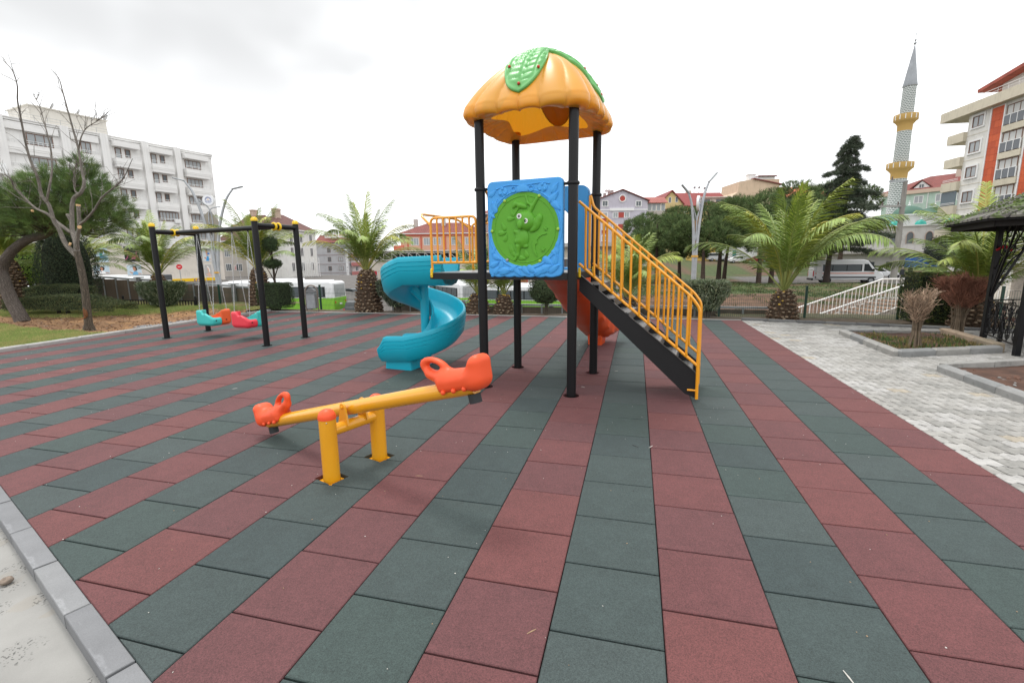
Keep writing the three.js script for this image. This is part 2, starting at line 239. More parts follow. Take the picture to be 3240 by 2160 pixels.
// grass tufts on the bank behind the fence
const tuftGeo = (() => { const r = rng(3), pos = []; for (let i = 0; i < 9; i++) { const a = r() * 6.28, x = (r() - 0.5) * 0.25, z = (r() - 0.5) * 0.25, h = 0.12 + r() * 0.16, w = 0.012, b = 0.1 * (r() - 0.5); pos.push(x - w * Math.cos(a), 0, z - w * Math.sin(a), x + w * Math.cos(a), 0, z + w * Math.sin(a), x + b, h, z + b * 0.7); } const g = new THREE.BufferGeometry(); g.setAttribute('position', new THREE.Float32BufferAttribute(pos, 3)); g.computeVertexNormals(); return g; })();
function scatter(name, geo, mat, n, fn, label, cat, kind = 'stuff') { const im = new THREE.InstancedMesh(geo, mat, n), m = new THREE.Matrix4(), q = new THREE.Quaternion(), e = new THREE.Euler(), c = new THREE.Color(); let k = 0, t = 0; while (k < n && t < n * 6) { t++; const o = fn(); if (!o) continue; e.set(o.rx || 0, o.r || 0, o.rz || 0); m.compose(new THREE.Vector3(...o.p), q.setFromEuler(e), Array.isArray(o.s) ? new THREE.Vector3(...o.s) : new THREE.Vector3(o.s, o.s, o.s)); im.setMatrixAt(k, m); im.setColorAt(k, c.setRGB(...o.c)); k++; } im.count = k; im.name = numbered(name); scene.add(im); tag(im, label, cat, null, kind); return im; }
{ const r = rng(11); scatter('bank_grass', tuftGeo, std([1, 1, 1], 0.9, { side: THREE.DoubleSide }), 5200, () => { const x = -4 + r() * 44, z = -17 - r() * 45; if (hillMask(x, z) < 0.5 || (x > 14 && z < -57)) return null; const n = fbm(x * 0.35, z * 0.35, 4); if (n + 0.35 * sstep(-38, -26, z) > 0.56 && r() > 0.15) return null; const k = 0.6 + r() * 0.9; return { p: [x, terrainY(x, z), z], r: r() * 6, s: [1.4 + r() * 1.6, 0.4 + r() * 0.5, 1.4 + r() * 1.6], c: r() < 0.25 ? [0.12 * k, 0.10 * k, 0.045 * k] : [0.062 * k, 0.098 * k, 0.026 * k] }; }, 'green weeds and grass covering the bank under the pine trees', 'grass'); }

// near kerb line: tiles lie on its far side
const KA = [-4.303, 1.084], KB = [-1.488, 2.148], kd = (() => { const d = [KB[0] - KA[0], KB[1] - KA[1]], l = Math.hypot(...d); return [d[0] / l, d[1] / l]; })(), kn = [kd[1], -kd[0]];
const kerbSide = (p) => (p[0] - KA[0]) * kn[0] + (p[1] - KA[1]) * kn[1];
const posts = [[-1.53, -2.382], [-1.385, -3.555], [-0.385, -2.199], [-0.238, -3.421], [-9.697, -4.769], [-9.709, -5.846], [-6.722, -4.39], [-6.627, -5.41]];
const ssPosts = [[-1.9, 0.393], [-1.745, -0.054]], ssTurn = Math.atan2(-0.3276, 0.9448);
const redT = [[0.146, 0.048, 0.048], [0.138, 0.047, 0.048], [0.155, 0.050, 0.048], [0.131, 0.047, 0.049]], grnT = [[0.048, 0.069, 0.066], [0.043, 0.063, 0.062], [0.054, 0.074, 0.071], [0.046, 0.070, 0.064]];
const rubberMat = (c) => std([c[0] * 1.15, c[1] * 1.15, c[2] * 1.15], 0.82, { map: T.rubber, bumpMap: T.rubberB, bumpScale: 0.0012 });
const redM = redT.map(rubberMat), grnM = grnT.map(rubberMat), rubV = std([1.15, 1.15, 1.15], 0.82, { map: T.rubber, bumpMap: T.rubberB, bumpScale: 0.0012, vertexColors: true });
{
  const floor = structGroup('playground_floor', 'rubber safety tiles in dark red and dark green stripes');
  part('bedding', [prism(clipPoly([[-11.4, -9.85], [3, -9.85], [3, 3.2], [-11.4, 3.2]], kerbSide), -0.11, -0.06, 0)], std([0.03, 0.028, 0.027], 0.95, { map: T.soil }), floor);
  const r = rng(21), H = 0.04, geos = []; for (let k = 0; k < 4; k++) geos.push(prism([[-0.2475, -0.2452], [0.2475, -0.2452], [0.2475, 0.2452], [-0.2475, 0.2452]], -H, 0, 0.004, k * 0.27 + 0.25, k * 0.53 + 0.25));
  const ev = new Evaluator(); ev.useGroups = false; ev.attributes = ['position', 'normal', 'uv'];
  const tiles = [];
  for (let i = -23; i < 6; i++) {
    const red = ((i % 2) + 2) % 2 === 1, x0 = i * 0.5, off = red ? 0.25 : 0;
    for (let j = -6; j < 21; j++) {
      const zc = -(j * 0.5 + off) - 0.25; let z0 = zc - 0.25, z1 = zc + 0.25; if (z1 < -9.83 || z0 > 3.2) continue; if (z0 < -9.83) z0 = -9.83;
      const hx = x0 + 0.25, poly = [[Math.max(x0, -11.36) + 0.0025, z0 + 0.0048], [x0 + 0.4975, z0 + 0.0048], [x0 + 0.4975, z1 - 0.0048], [Math.max(x0, -11.36) + 0.0025, z1 - 0.0048]];
      const cl = clipPoly(poly, kerbSide); if (cl.length < 3) continue; const cut = cl.length !== 4 || Math.abs(kerbSide([hx, zc])) < 0.4 || z0 === -9.83 || x0 < -11.36;
      const dx = hx - 0.328, dz = zc - 3.364, fw = -dx * 0.2518 - dz * 0.9678; if (fw < 0.35 || Math.abs(dx * 0.9678 - dz * 0.2518) > fw * 1.12 + 0.9) continue;
      const holes = []; for (const [a, b] of posts) if (Math.abs(a - hx) < 0.37 && Math.abs(b - zc) < 0.37) holes.push(['c', a, b]); for (const [a, b] of ssPosts) if (Math.abs(a - hx) < 0.42 && Math.abs(b - zc) < 0.42) holes.push(['q', a, b]);
      tiles.push({ red, hx, zc, cl, cut, holes, d: Math.hypot(dx, dz), dy: (r() - 0.5) * 0.003, rx: (r() - 0.5) * 0.005, rz: (r() - 0.5) * 0.005, v: r() * 4 | 0, gx: (r() - 0.5) * 0.0014 });
    }
  }
  tiles.sort((a, b) => a.d - b.d); const rest = [];
  tiles.forEach((t, k) => {
    const one = k < 296 || (t.holes.length && k < 620 && false);
    let g; if (t.cut || t.holes.length) {
      g = prism(t.cl, -H, 0, 0.004, t.v * 0.27, t.v * 0.53, true);
      if (t.holes.length) { let b = new Brush(g); b.updateMatrixWorld(); for (const [ty, a, c] of t.holes) { const h = ty === 'c' ? new THREE.CylinderGeometry(0.098, 0.098, 0.4, 36) : new THREE.BoxGeometry(0.2, 0.4, 0.165); const hb = new Brush(h); if (ty === 'q') hb.rotation.y = ssTurn; hb.position.set(a, 0, c); hb.updateMatrixWorld(); b = ev.evaluate(b, hb, SUBTRACTION); b.updateMatrixWorld(); } g = b.geometry; g.clearGroups(); }
    }
    const mat = (t.red ? redM : grnM)[t.v];
    if (one) { const m = part('rubber_tile', g || geos[t.v], mat, floor); if (!g) { m.position.set(t.hx + t.gx, t.dy, t.zc); m.rotation.set(t.rx, 0, t.rz); } else m.position.y = t.dy * 0.3; } else {
      g = g ? g.clone() : geos[t.v].clone().translate(t.hx, t.dy * 0.6, t.zc); rest.push(colorize(g.index ? g.toNonIndexed() : g, (t.red ? redT : grnT)[t.v]));
    }
  });
  const m = part('rubber_tiles', rest, rubV, floor); m.userData.kind = 'stuff';
}
// kerb stones
function kerbRun(parent, a, b, w, y0, y1, len, mat, seed, gap = 0.006, bev = 0.008, name = 'kerb_stone') {
  const r = rng(seed), dx = b[0] - a[0], dz = b[1] - a[1], L = Math.hypot(dx, dz), n = Math.max(1, Math.round(L / len)), s = L / n, ang = Math.atan2(-dz, dx);
  const g = prism([[gap / 2, -w / 2], [s - gap / 2, -w / 2], [s - gap / 2, w / 2], [gap / 2, w / 2]], y0, y1, bev, seed * 0.13, 0);
  for (let i = 0; i < n; i++) { const k = part(name, g, Array.isArray(mat) ? mat[r() * mat.length | 0] : mat, parent); k.position.set(a[0] + dx / n * i, (r() - 0.5) * 0.006, a[1] + dz / n * i); k.rotation.y = ang + (r() - 0.5) * 0.004; }
}
const kerbM = [M.kerb, std([0.42, 0.41, 0.39], 0.9, { map: T.concrete }), std([0.52, 0.51, 0.49], 0.9, { map: T.concrete })];
{
  const k1 = structGroup('kerb', 'low grey concrete kerb between lawn and rubber tiles'); kerbRun(k1, [-11.43, 1.5], [-11.43, -9.83], 0.14, -0.1, 0.075, 0.98, kerbM, 4, 0.008, 0.018);
  const k2 = structGroup('kerb', 'thin pale kerb along the far edge of the rubber tiles'); kerbRun(k2, [-11.49, -9.885], [3.0, -9.885], 0.09, -0.1, 0.012, 1.0, kerbM, 5, 0.005, 0.006);
  const k3 = structGroup('kerb', 'flat grey stone kerb along the concrete channel in the corner'); const o = [-kn[0] * 0.052, -kn[1] * 0.052]; const st = [std([0.33, 0.335, 0.345], 0.75, { map: T.stone }), std([0.37, 0.375, 0.38], 0.75, { map: T.stone }), std([0.30, 0.305, 0.315], 0.75, { map: T.stone })];
  kerbRun(k3, [KA[0] - kd[0] * 0.808 + o[0], KA[1] - kd[1] * 0.808 + o[1]], [KA[0] + kd[0] * 4.637 + o[0], KA[1] + kd[1] * 4.637 + o[1]], 0.1, -0.13, 0.002, 0.605, st, 8, 0.012, 0.003);
}
{ // concrete channel below the near kerb
  const c = [(KA[0] + KB[0]) / 2 - kn[0] * 1.1, (KA[1] + KB[1]) / 2 - kn[1] * 1.1], g = new THREE.PlaneGeometry(9, 2, 180, 40).rotateX(-Math.PI / 2).rotateY(Math.atan2(-kd[1], kd[0])).translate(c[0], -0.075, c[1]); const p = g.attributes.position; for (let i = 0; i < p.count; i++) p.setY(i, p.getY(i) + (fbm(p.getX(i) * 3, p.getZ(i) * 3, 4) - 0.5) * 0.012); g.computeVertexNormals(); boxUV(g, 0.8);
  const t = tex(1024, (u, v) => { const n = fbm(u * 5, v * 5, 6, 5), s = 0.8 * sstep(0.66, 0.72, fbm(u * 150, v * 150, 2, 150)) * sstep(0.48, 0.62, fbm(u * 9, v * 9, 3, 9)), y = sstep(0.6, 0.7, fbm(u * 14 + 5, v * 6, 4, 6)); const k = 0.7 + 0.3 * (n - 0.5) + 0.1 * (hash2(u * 1024 | 0, v * 1024 | 0) - 0.5); return [k * (1 - 0.75 * s), k * (1 - 0.75 * s) * (1 - 0.03 * y), k * (1 - 0.75 * s) * (1 - 0.07 * y)]; });
  struct('concrete_channel', g, std([0.41, 0.40, 0.375], 0.9, { map: t }), 'rough pale concrete channel below the kerb');
  const r = rng(5); const rock = (s) => { const g = new THREE.IcosahedronGeometry(s, 3), p = g.attributes.position; for (let i = 0; i < p.count; i++) { const k = 0.75 + 0.5 * fbm(p.getX(i) / s * 1.7 + 5, p.getY(i) / s * 1.7 + p.getZ(i) / s + 3, 3); p.setXYZ(i, p.getX(i) * k, p.getY(i) * k * 0.62, p.getZ(i) * k); } return toCreasedNormals(g, 0.7); };
  const s = solo('stone', rock(0.03), std([0.36, 0.30, 0.25], 0.9, { map: T.soil }), 'small brown stone lying in the pale concrete channel', 'stone'); s.position.set(-2.97, -0.055, 1.80);
}
// zigzag pavers
{
  const pav = structGroup('paving', 'pale grey zigzag interlocking concrete pavers');
  part('bedding', box(8, 0.05, 14, 7.02, -0.07, -3.2), std([0.13, 0.115, 0.10], 0.95, { map: T.soil }), pav);
  const L = 0.205, Wd = 0.158, a = 0.019, wave = (x) => { const t = ((x / (L / 2)) % 1 + 1) % 1; return a * (t < 0.25 ? t * 4 : t < 0.75 ? 2 - t * 4 : t * 4 - 4); };
  const xsn = [0, 0.125, 0.375, 0.625, 0.875, 1].map((t) => t * L), gp = 0.0062;
  const top = xsn.map((x) => [x + 0.028 * 0, wave(x) - Wd / 2 + gp]), bot = xsn.map((x) => [x, wave(x) + Wd / 2 - gp]);
  const sl = 0.022; const poly = [...top.map(([x, z]) => [clampX(x) - sl * 0.5, z]), ...bot.reverse().map(([x, z]) => [clampX(x) + sl * 0.5, z])]; function clampX(x) { return x < 0.001 ? gp : x > L - 0.001 ? L - gp : x; }
  const r = rng(31), geo = [0, 1, 2].map((k) => prism(poly.map(([x, z]) => [x - L / 2, z]), -0.045, 0, 0.005, k * 0.31, k * 0.71));
  const cols = [[0.42, 0.405, 0.375], [0.48, 0.465, 0.435], [0.36, 0.35, 0.325], [0.53, 0.515, 0.49], [0.50, 0.44, 0.35]], pvT = (() => { const t = T.concrete.clone(); t.needsUpdate = true; t.repeat.set(2.7, 2.7); return t; })(), mats = cols.map((c) => std(c, 0.88, { map: pvT }));
  const pl = [[[4.55, -7.84], [4.5, -5.52], [6.27, -6.24], [6.43, -8.05]], [[4.56, -4.47], [4.58, -2.2], [9, -0.8], [9, -6.3]]];
  const inside = (p, q) => { let s = 0; for (let i = 0; i < q.length; i++) { const a = q[i], b = q[(i + 1) % q.length], c = (b[0] - a[0]) * (p[1] - a[1]) - (b[1] - a[1]) * (p[0] - a[0]); if (i === 0) s = Math.sign(c); else if (Math.sign(c) !== s) return false; } return true; };
  const farZ = (x) => -9.93 + Math.max(0, x - 3) * 0.235;
  const list = []; let row = 0;
  for (let z = -9.9; z < 2.2; z += Wd, row++) for (let x = 2.99 - L + (row % 2 ? L / 2 : 0); x < 8.6; x += L) {
    const cx = x + L / 2, dx = cx - 0.328, dz = z - 3.364, fw = -dx * 0.2518 - dz * 0.9678, sd = dx * 0.9678 - dz * 0.2518; if (fw < 0.4 || sd > fw * 1.1 + 0.4 || z < farZ(cx) + 0.05 || inside([cx, z], pl[0]) || inside([cx, z], pl[1])) continue;
    const n = fbm(cx * 1.3, z * 1.3, 3), q = r(), v0 = (q * 0.55 + fbm(cx * 0.8 + 20, z * 0.8, 2) * 0.6 - 0.08), qq = v0 < 0.34 ? 0 : v0 < 0.52 ? 1 : v0 < 0.62 ? 2 : v0 < 0.9 ? 3 : 1, v = r() < 0.025 ? 4 : qq; if (cx + L / 2 + 0.01 < 3.02) continue; list.push({ cut: cx - L / 2 - 0.02 < 3.004, cx, z, d: Math.hypot(dx, dz), v: n > 0.57 && v === 3 ? 0 : v, dy: (r() - 0.5) * 0.004 - 0.002, t: [(r() - 0.5) * 0.014, (r() - 0.5) * 0.02, (r() - 0.5) * 0.014], g: r() * 3 | 0 });
  }
  list.sort((p, q) => p.d - q.d); const rest = [];
  list.forEach((p, k) => { if (p.cut) { const cp = clipPoly(poly.map(([x, z]) => [x - L / 2 + p.cx, z + p.z]), (q) => q[0] - 3.004); if (cp.length > 2) rest.push(colorize(prism(cp, -0.045, p.dy, 0.003, p.g * 0.31, 0), cols[p.v])); return; } if (k < 296) { const m = part('paver', geo[p.g], mats[p.v], pav); m.position.set(p.cx, p.dy, p.z); m.rotation.set(...p.t); } else rest.push(colorize(geo[p.g].clone().rotateX(p.t[0]).rotateZ(p.t[2]).translate(p.cx, p.dy, p.z), cols[p.v])); });
  part('pavers', rest, std([1, 1, 1], 0.88, { map: pvT, vertexColors: true }), pav).userData.kind = 'stuff';
  const k4 = structGroup('kerb', 'dark grey kerb behind the zigzag paving'); kerbRun(k4, [3.02, -9.96], [9.0, farZ(9.0) - 0.05], 0.12, -0.1, 0.05, 0.6, [std([0.2, 0.2, 0.2], 0.85, { map: T.concrete }), std([0.26, 0.26, 0.255], 0.85, { map: T.concrete })], 9, 0.008, 0.012);
  // planters
  const pk = [std([0.36, 0.36, 0.35], 0.88, { map: T.concrete }), std([0.30, 0.305, 0.30], 0.88, { map: T.concrete }), std([0.40, 0.39, 0.365], 0.88, { map: T.concrete })], tan = [std([0.44, 0.33, 0.23], 0.9, { map: T.concrete }), std([0.38, 0.31, 0.22], 0.9, { map: T.concrete })];
  const soilM = std([0.13, 0.065, 0.042], 0.95, { map: T.soil });
  const bed = (q, seed) => { const s = 40, pos = [], idx = [], uv = []; for (let j = 0; j <= s; j++) for (let i = 0; i <= s; i++) { const u = i / s, v = j / s, x = lerp(lerp(q[0][0], q[3][0], u), lerp(q[1][0], q[2][0], u), v), z = lerp(lerp(q[0][1], q[3][1], u), lerp(q[1][1], q[2][1], u), v); pos.push(x, 0.015 + fbm(x * 4 + seed, z * 4, 4) * 0.06, z); uv.push(x, z); } for (let j = 0; j < s; j++) for (let i = 0; i < s; i++) { const a = j * (s + 1) + i; idx.push(a, a + s + 1, a + 1, a + 1, a + s + 1, a + s + 2); } const g = new THREE.BufferGeometry(); g.setAttribute('position', new THREE.Float32BufferAttribute(pos, 3)); g.setAttribute('uv', new THREE.Float32BufferAttribute(uv, 2)); g.setIndex(idx); g.computeVertexNormals(); return g; };
  const p1 = thing('planter', 'four-sided planting bed with grass and a pruned bare shrub, grey and tan edging', 'planter');
  part('soil', bed(pl[0], 2), soilM, p1); kerbRun(p1, pl[0][0], pl[0][1], 0.13, -0.03, 0.105, 0.58, pk, 41, 0.008, 0.03, 'edging_stone'); kerbRun(p1, pl[0][1], pl[0][2], 0.13, -0.03, 0.115, 0.62, pk, 42, 0.01, 0.03, 'edging_stone'); kerbRun(p1, pl[0][2], pl[0][3], 0.16, -0.03, 0.15, 0.6, tan, 43, 0.01, 0.015, 'edging_stone'); kerbRun(p1, pl[0][3], pl[0][0], 0.1, -0.03, 0.10, 0.62, pk, 44, 0.01, 0.01, 'edging_stone');
  const p2 = thing('planter', 'planting bed of red soil with rounded grey edging at the right edge', 'planter');
  part('soil', bed(pl[1], 7), soilM, p2); kerbRun(p2, pl[1][0], pl[1][1], 0.13, -0.03, 0.105, 0.58, pk, 45, 0.008, 0.03, 'edging_stone'); kerbRun(p2, pl[1][3], pl[1][0], 0.1, -0.03, 0.12, 0.75, pk, 46, 0.012, 0.01, 'edging_stone'); kerbRun(p2, pl[1][1], pl[1][2], 0.13, -0.03, 0.105, 0.6, pk, 47, 0.012, 0.03, 'edging_stone');
  const rr = rng(77); scatter('planter_grass', tuftGeo, std([1, 1, 1], 0.9, { side: THREE.DoubleSide }), 300, () => { const u = rr(), v = rr(); const x = lerp(lerp(pl[0][0][0], pl[0][3][0], u), lerp(pl[0][1][0], pl[0][2][0], u), v), z = lerp(lerp(pl[0][0][1], pl[0][3][1], u), lerp(pl[0][1][1], pl[0][2][1], u), v); if (u < 0.08 || v < 0.08 || v > 0.93) return null; const y = fbm(x * 2 + 3, z * 2, 3); if (y < 0.42) return null; const d = rr() < 0.4; return { p: [x, 0.03, z], r: rr() * 6, s: [0.6 + rr() * 0.5, 0.18 + rr() * 0.3, 0.6 + rr() * 0.5], c: d ? [0.22, 0.17, 0.06] : [0.07, 0.12, 0.03] }; }, 'short green and straw grass in the planting bed', 'grass');
  scatter('planter_litter', new THREE.IcosahedronGeometry(0.03, 0), std([1, 1, 1], 0.9), 130, () => ({ p: [4.75 + rr() * 2, 0.05, -4.4 + rr() * 2.2], r: rr() * 6, rx: rr(), s: [0.5 + rr(), 0.25 + rr() * 0.4, 0.5 + rr()], c: rr() < 0.5 ? [0.2, 0.2, 0.19] : [0.12, 0.06, 0.04] }), 'grey rubble and clods on red soil in the bed', 'rubble');
}
// lawn with dug soil band
const soilMask = (x, z) => { const w = (fbm(x * 0.9, z * 0.9, 4) - 0.5) * 2.2, c = lerp(-6.2, -7.3, clamp((x + 20) / 8)); let s = sstep(0.95, 0.55, Math.abs(z - c + w * 0.4) - lerp(0.1, 1.35, sstep(-17.5, -13.5, x))); s = Math.max(s, sstep(0.9, 0.35, Math.hypot((x + 12.0) / 1.1, (z + 5.2) / 0.8) + w * 0.35)); s = Math.max(s, sstep(0.35, 0.7, fbm(x * 1.7 + 9, z * 1.7, 4) - 0.12) * sstep(-5, -8, z)); return clamp(s); };
const lawnY = (x, z) => 0.03 + (fbm(x * 1.1, z * 1.1, 4) - 0.5) * 0.05 - 0.09 * soilMask(x, z) * sstep(-11.5, -12.4, x) + 0.1 * sstep(-8.2, -9.4, z) + soilMask(x, z) * (fbm(x * 5, z * 5, 4) - 0.5) * 0.16;
{
  const pos = [], uv = [], col = [], idx = [], nx = 230, nz = 170; for (let j = 0; j <= nz; j++) for (let i = 0; i <= nx; i++) { const x = -11.49 - 20 * Math.pow(i / nx, 1.3), z = 2 - 13.9 * (j / nz); pos.push(x, lawnY(x, z), z); uv.push(x * 0.9, z * 0.9); const s = soilMask(x, z), n = fbm(x * 2, z * 2, 3), a = [0.25 + 0.08 * n, 0.145 + 0.05 * n, 0.085], b = [0.17, 0.175, 0.06]; col.push(lerp(b[0], a[0], s), lerp(b[1], a[1], s), lerp(b[2], a[2], s)); }
  for (let j = 0; j < nz; j++) for (let i = 0; i < nx; i++) { const a = j * (nx + 1) + i; idx.push(a, a + 1, a + nx + 1, a + nx + 1, a + 1, a + nx + 2); }
  const g = new THREE.BufferGeometry(); g.setAttribute('position', new THREE.Float32BufferAttribute(pos, 3)); g.setAttribute('uv', new THREE.Float32BufferAttribute(uv, 2)); g.setAttribute('color', new THREE.Float32BufferAttribute(col, 3)); g.setIndex(idx); g.computeVertexNormals();
  struct('lawn', g, std([1.5, 1.5, 1.5], 0.95, { vertexColors: true, map: T.soil, side: THREE.DoubleSide }), 'lawn with a dug band of red soil');
  const r = rng(61); const bl = (() => { const q = rng(9), p = []; for (let i = 0; i < 12; i++) { const a = q() * 6.28, x = (q() - 0.5) * 0.12, z = (q() - 0.5) * 0.12, h = 0.022 + q() * 0.03, w = 0.0035, b = 0.03 * (q() - 0.5); p.push(x - w * Math.cos(a), 0, z - w * Math.sin(a), x + w * Math.cos(a), 0, z + w * Math.sin(a), x + b, h, z + b); } const g = new THREE.BufferGeometry(); g.setAttribute('position', new THREE.Float32BufferAttribute(p, 3)); g.computeVertexNormals(); return g; })();
  scatter('lawn_grass', bl, std([1, 1, 1], 0.85, { side: THREE.DoubleSide }), 60000, () => { const x = -11.52 - 10.5 * Math.pow(r(), 1.3), z = 0.8 - 10.8 * r(); if (soilMask(x, z) > 0.3 + 0.4 * r()) return null; const n = fbm(x * 1.4, z * 1.4, 3), dry = r() < 0.25 + sstep(0.5, 0.65, n) * 0.4, k = 0.8 + r() * 0.5; return { p: [x, lawnY(x, z) - 0.004, z], r: r() * 6, s: 0.9 + r() * 0.8, c: dry ? [0.40 * k, 0.36 * k, 0.14 * k] : [0.24 * k, 0.32 * k, 0.085 * k] }; }, 'short yellowish green lawn grass beside the kerb', 'grass');
  scatter('gravel', new THREE.IcosahedronGeometry(0.022, 0), std([1, 1, 1], 0.9), 2600, () => { const a = r() * 6.28, d = Math.sqrt(r()), x = -12.0 + Math.cos(a) * d * 0.55, z = -6.9 + Math.sin(a) * d * 1.2; if (x > -11.5) return null; const k = 0.14 + r() * 0.2; return { p: [x, lawnY(x, z) + 0.01, z], r: r() * 6, rx: r() * 3, s: 0.4 + r() * 0.9, c: [k, k, k * 1.02] }; }, 'patch of grey gravel next to the kerb by the swings', 'gravel');
  scatter('soil_clods', new THREE.IcosahedronGeometry(0.04, 1), std([1.3, 1.3, 1.3], 0.95, { map: T.soil }), 2600, () => { const x = -11.6 - 9 * r(), z = -3.6 - 6.5 * r(), s = soilMask(x, z); if (s < 0.5) return null; const k = 0.7 + r() * 0.7; return { p: [x, lawnY(x, z) + 0.008, z], r: r() * 6, rx: r() * 3, s: [0.12 + Math.pow(r(), 4) * 1.1, 0.1 + r() * 0.3, 0.12 + Math.pow(r(), 4) * 1.1], c: r() < 0.05 ? [0.42, 0.36, 0.3] : [0.26 * k, 0.15 * k, 0.088 * k] }; }, 'clods of dug red soil in the lawn', 'soil');
}
// crumbs, twigs and leaf scraps on the tiles
{ const r = rng(91); scatter('floor_litter', new THREE.IcosahedronGeometry(0.006, 0), std([1, 1, 1], 0.9), 900, () => { const z = 2.4 - 12 * r(), x = -11 + 14 * r(); if (kerbSide([x, z]) < 0.05) return null; const k = r(); return { p: [x, 0.002, z], r: r() * 6, s: r() < 0.04 ? [4 + r() * 3, 0.5, 0.6] : [0.25 + r() * 0.6, 0.3, 0.25 + r() * 0.6], c: k < 0.6 ? [0.5, 0.48, 0.44] : k < 0.85 ? [0.3, 0.2, 0.12] : [0.05, 0.05, 0.05] }; }, 'tiny scattered crumbs and straw scraps on the rubber tiles', 'litter'); }
// ---------- play tower (one bolted unit) ----------
const tower = thing('play_tower', 'play tower with orange pumpkin roof, koala panel, stairs and two slides', 'play tower', [-0.8845, 0, -2.889], -0.1414);
{
  const G = 0.585, PT = 3.32;
  for (const [x, z] of [[-G, G], [G, G], [-G, -G], [G, -G]]) { const p = part('post', cyl(0.057, 0.057, PT + 0.06, x, -0.06, z, 28), M.black, tower); part('roof_socket', [cyl(0.074, 0.074, 0.1, x, PT - 0.03, z, 24)], M.roof, p); part('clamp_ring', [new THREE.TorusGeometry(0.062, 0.014, 10, 26).rotateX(Math.PI / 2).scale(1, 1.4, 1).translate(x, 2.48, z)], M.blackMatt, p); }
  // platform frame and floor
  const fr = []; for (const z of [G, -G]) fr.push(box(1.94, 0.08, 0.035, -0.375, 1.43, z)); for (const x of [-1.345, -G, G]) fr.push(box(0.035, 0.08, 1.135, x, 1.43, 0)); fr.push(box(1.86, 0.05, 0.04, -0.375, 1.42, 0));
  const pf = part('platform', fr, M.blackMatt, tower); part('deck_plate', [box(1.9, 0.012, 1.13, -0.375, 1.473, 0)], M.tread, pf);
  // front panel
  const panel = new THREE.Shape(); const w = 0.46, y0 = 1.45, y1 = 2.54, rr = 0.06; panel.moveTo(-w + rr, y0); for (let k = 0; k <= 6; k++) { const x = lerp(-w + rr, w - rr, k / 6); panel.quadraticCurveTo(x - 0.07, y0 - 0.025, x, y0); } panel.quadraticCurveTo(w, y0, w, y0 + rr); panel.lineTo(w, y1 - rr); panel.quadraticCurveTo(w, y1, w - rr, y1); panel.lineTo(-w + rr, y1); panel.quadraticCurveTo(-w, y1, -w, y1 - rr); panel.lineTo(-w, y0 + rr); panel.quadraticCurveTo(-w, y0, -w + rr, y0);
  const DC = [0, 1.985], DR = 0.432; const hole = new THREE.Path(); hole.absarc(DC[0], DC[1], DR + 0.012, 0, Math.PI * 2, true); panel.holes.push(hole);
  const FZ = G + 0.005; const fp = part('front_panel', extrude(panel, 0.05, 0.018, 4, 40).translate(0, 0, FZ - 0.035), M.blue, tower);
  const rimG = new THREE.TorusGeometry(DR + 0.03, 0.012, 8, 64).translate(DC[0], DC[1], FZ + 0.03);
  const leafS = (cx, cy, a, s, z, fat = 0.45) => { const out = []; const g = new THREE.SphereGeometry(s, 12, 8).scale(1, fat, 0.16); const p = g.attributes.position; for (let i = 0; i < p.count; i++) { const t = p.getX(i) / s; p.setY(i, p.getY(i) * (1 - 0.55 * t * Math.abs(t) * 0.8) * (1 - 0.3 * t)); } g.computeVertexNormals(); out.push(g); out.push(bar([-s, 0, s * 0.1], [s * 0.8, 0, s * 0.13], s * 0.05, 5)); for (const k of [-0.4, 0, 0.35]) for (const sd of [-1, 1]) out.push(bar([s * k, 0, s * 0.14], [s * (k + 0.25), sd * s * fat * 0.7 * (1 - Math.abs(k) * 0.5), s * 0.08], s * 0.035, 4)); const m = merge(out); m.rotateZ(a); return m.translate(cx, cy, z); };
  const lv = [rimG]; const r = rng(7); for (const [cx, cy, a, s] of [[0.38, 2.44, 0.9, 0.075], [0.37, 2.34, 0.8, 0.085], [0.395, 2.24, -0.8, 0.08], [-0.4, 2.42, 0.6, 0.06], [-0.39, 2.26, 1.9, 0.075], [-0.36, 2.3, 1.2, 0.06], [-0.415, 2.16, -0.6, 0.05], [-0.4, 1.74, 1.0, 0.05], [-0.36, 1.66, -0.5, 0.07], [-0.39, 1.58, 0.4, 0.07], [-0.3, 1.58, 1.3, 0.07], [-0.36, 1.51, 0.8, 0.07], [-0.25, 1.5, 0.1, 0.1], [-0.14, 1.53, 0.5, 0.07], [-0.09, 1.49, -0.9, 0.07], [0.02, 1.5, -0.8, 0.07], [0.1, 1.51, -0.6, 0.08], [0.2, 1.5, 0.5, 0.09], [0.28, 1.53, 0.4, 0.1], [0.37, 1.53, 0.5, 0.09], [0.3, 1.61, -0.6, 0.08], [0.39, 1.63, 1.2, 0.075], [0.41, 1.74, 1.3, 0.06], [0.38, 1.7, -0.7, 0.05], [0.42, 1.82, 1.2, 0.05]]) lv.push(leafS(cx, cy, a, s, FZ + 0.034));
  for (const [x, y] of [[-0.27, 2.43], [0.23, 2.45]]) { lv.push(new THREE.SphereGeometry(0.065, 16, 10).scale(1, 0.85, 0.16).translate(x, y, FZ + 0.034)); for (const [a, b] of [[-0.03, -0.02], [0, 0.035], [0.03, -0.02]]) lv.push(new THREE.SphereGeometry(0.018, 10, 8).scale(1, 1, 0.6).translate(x + a, y + b, FZ + 0.044)); }
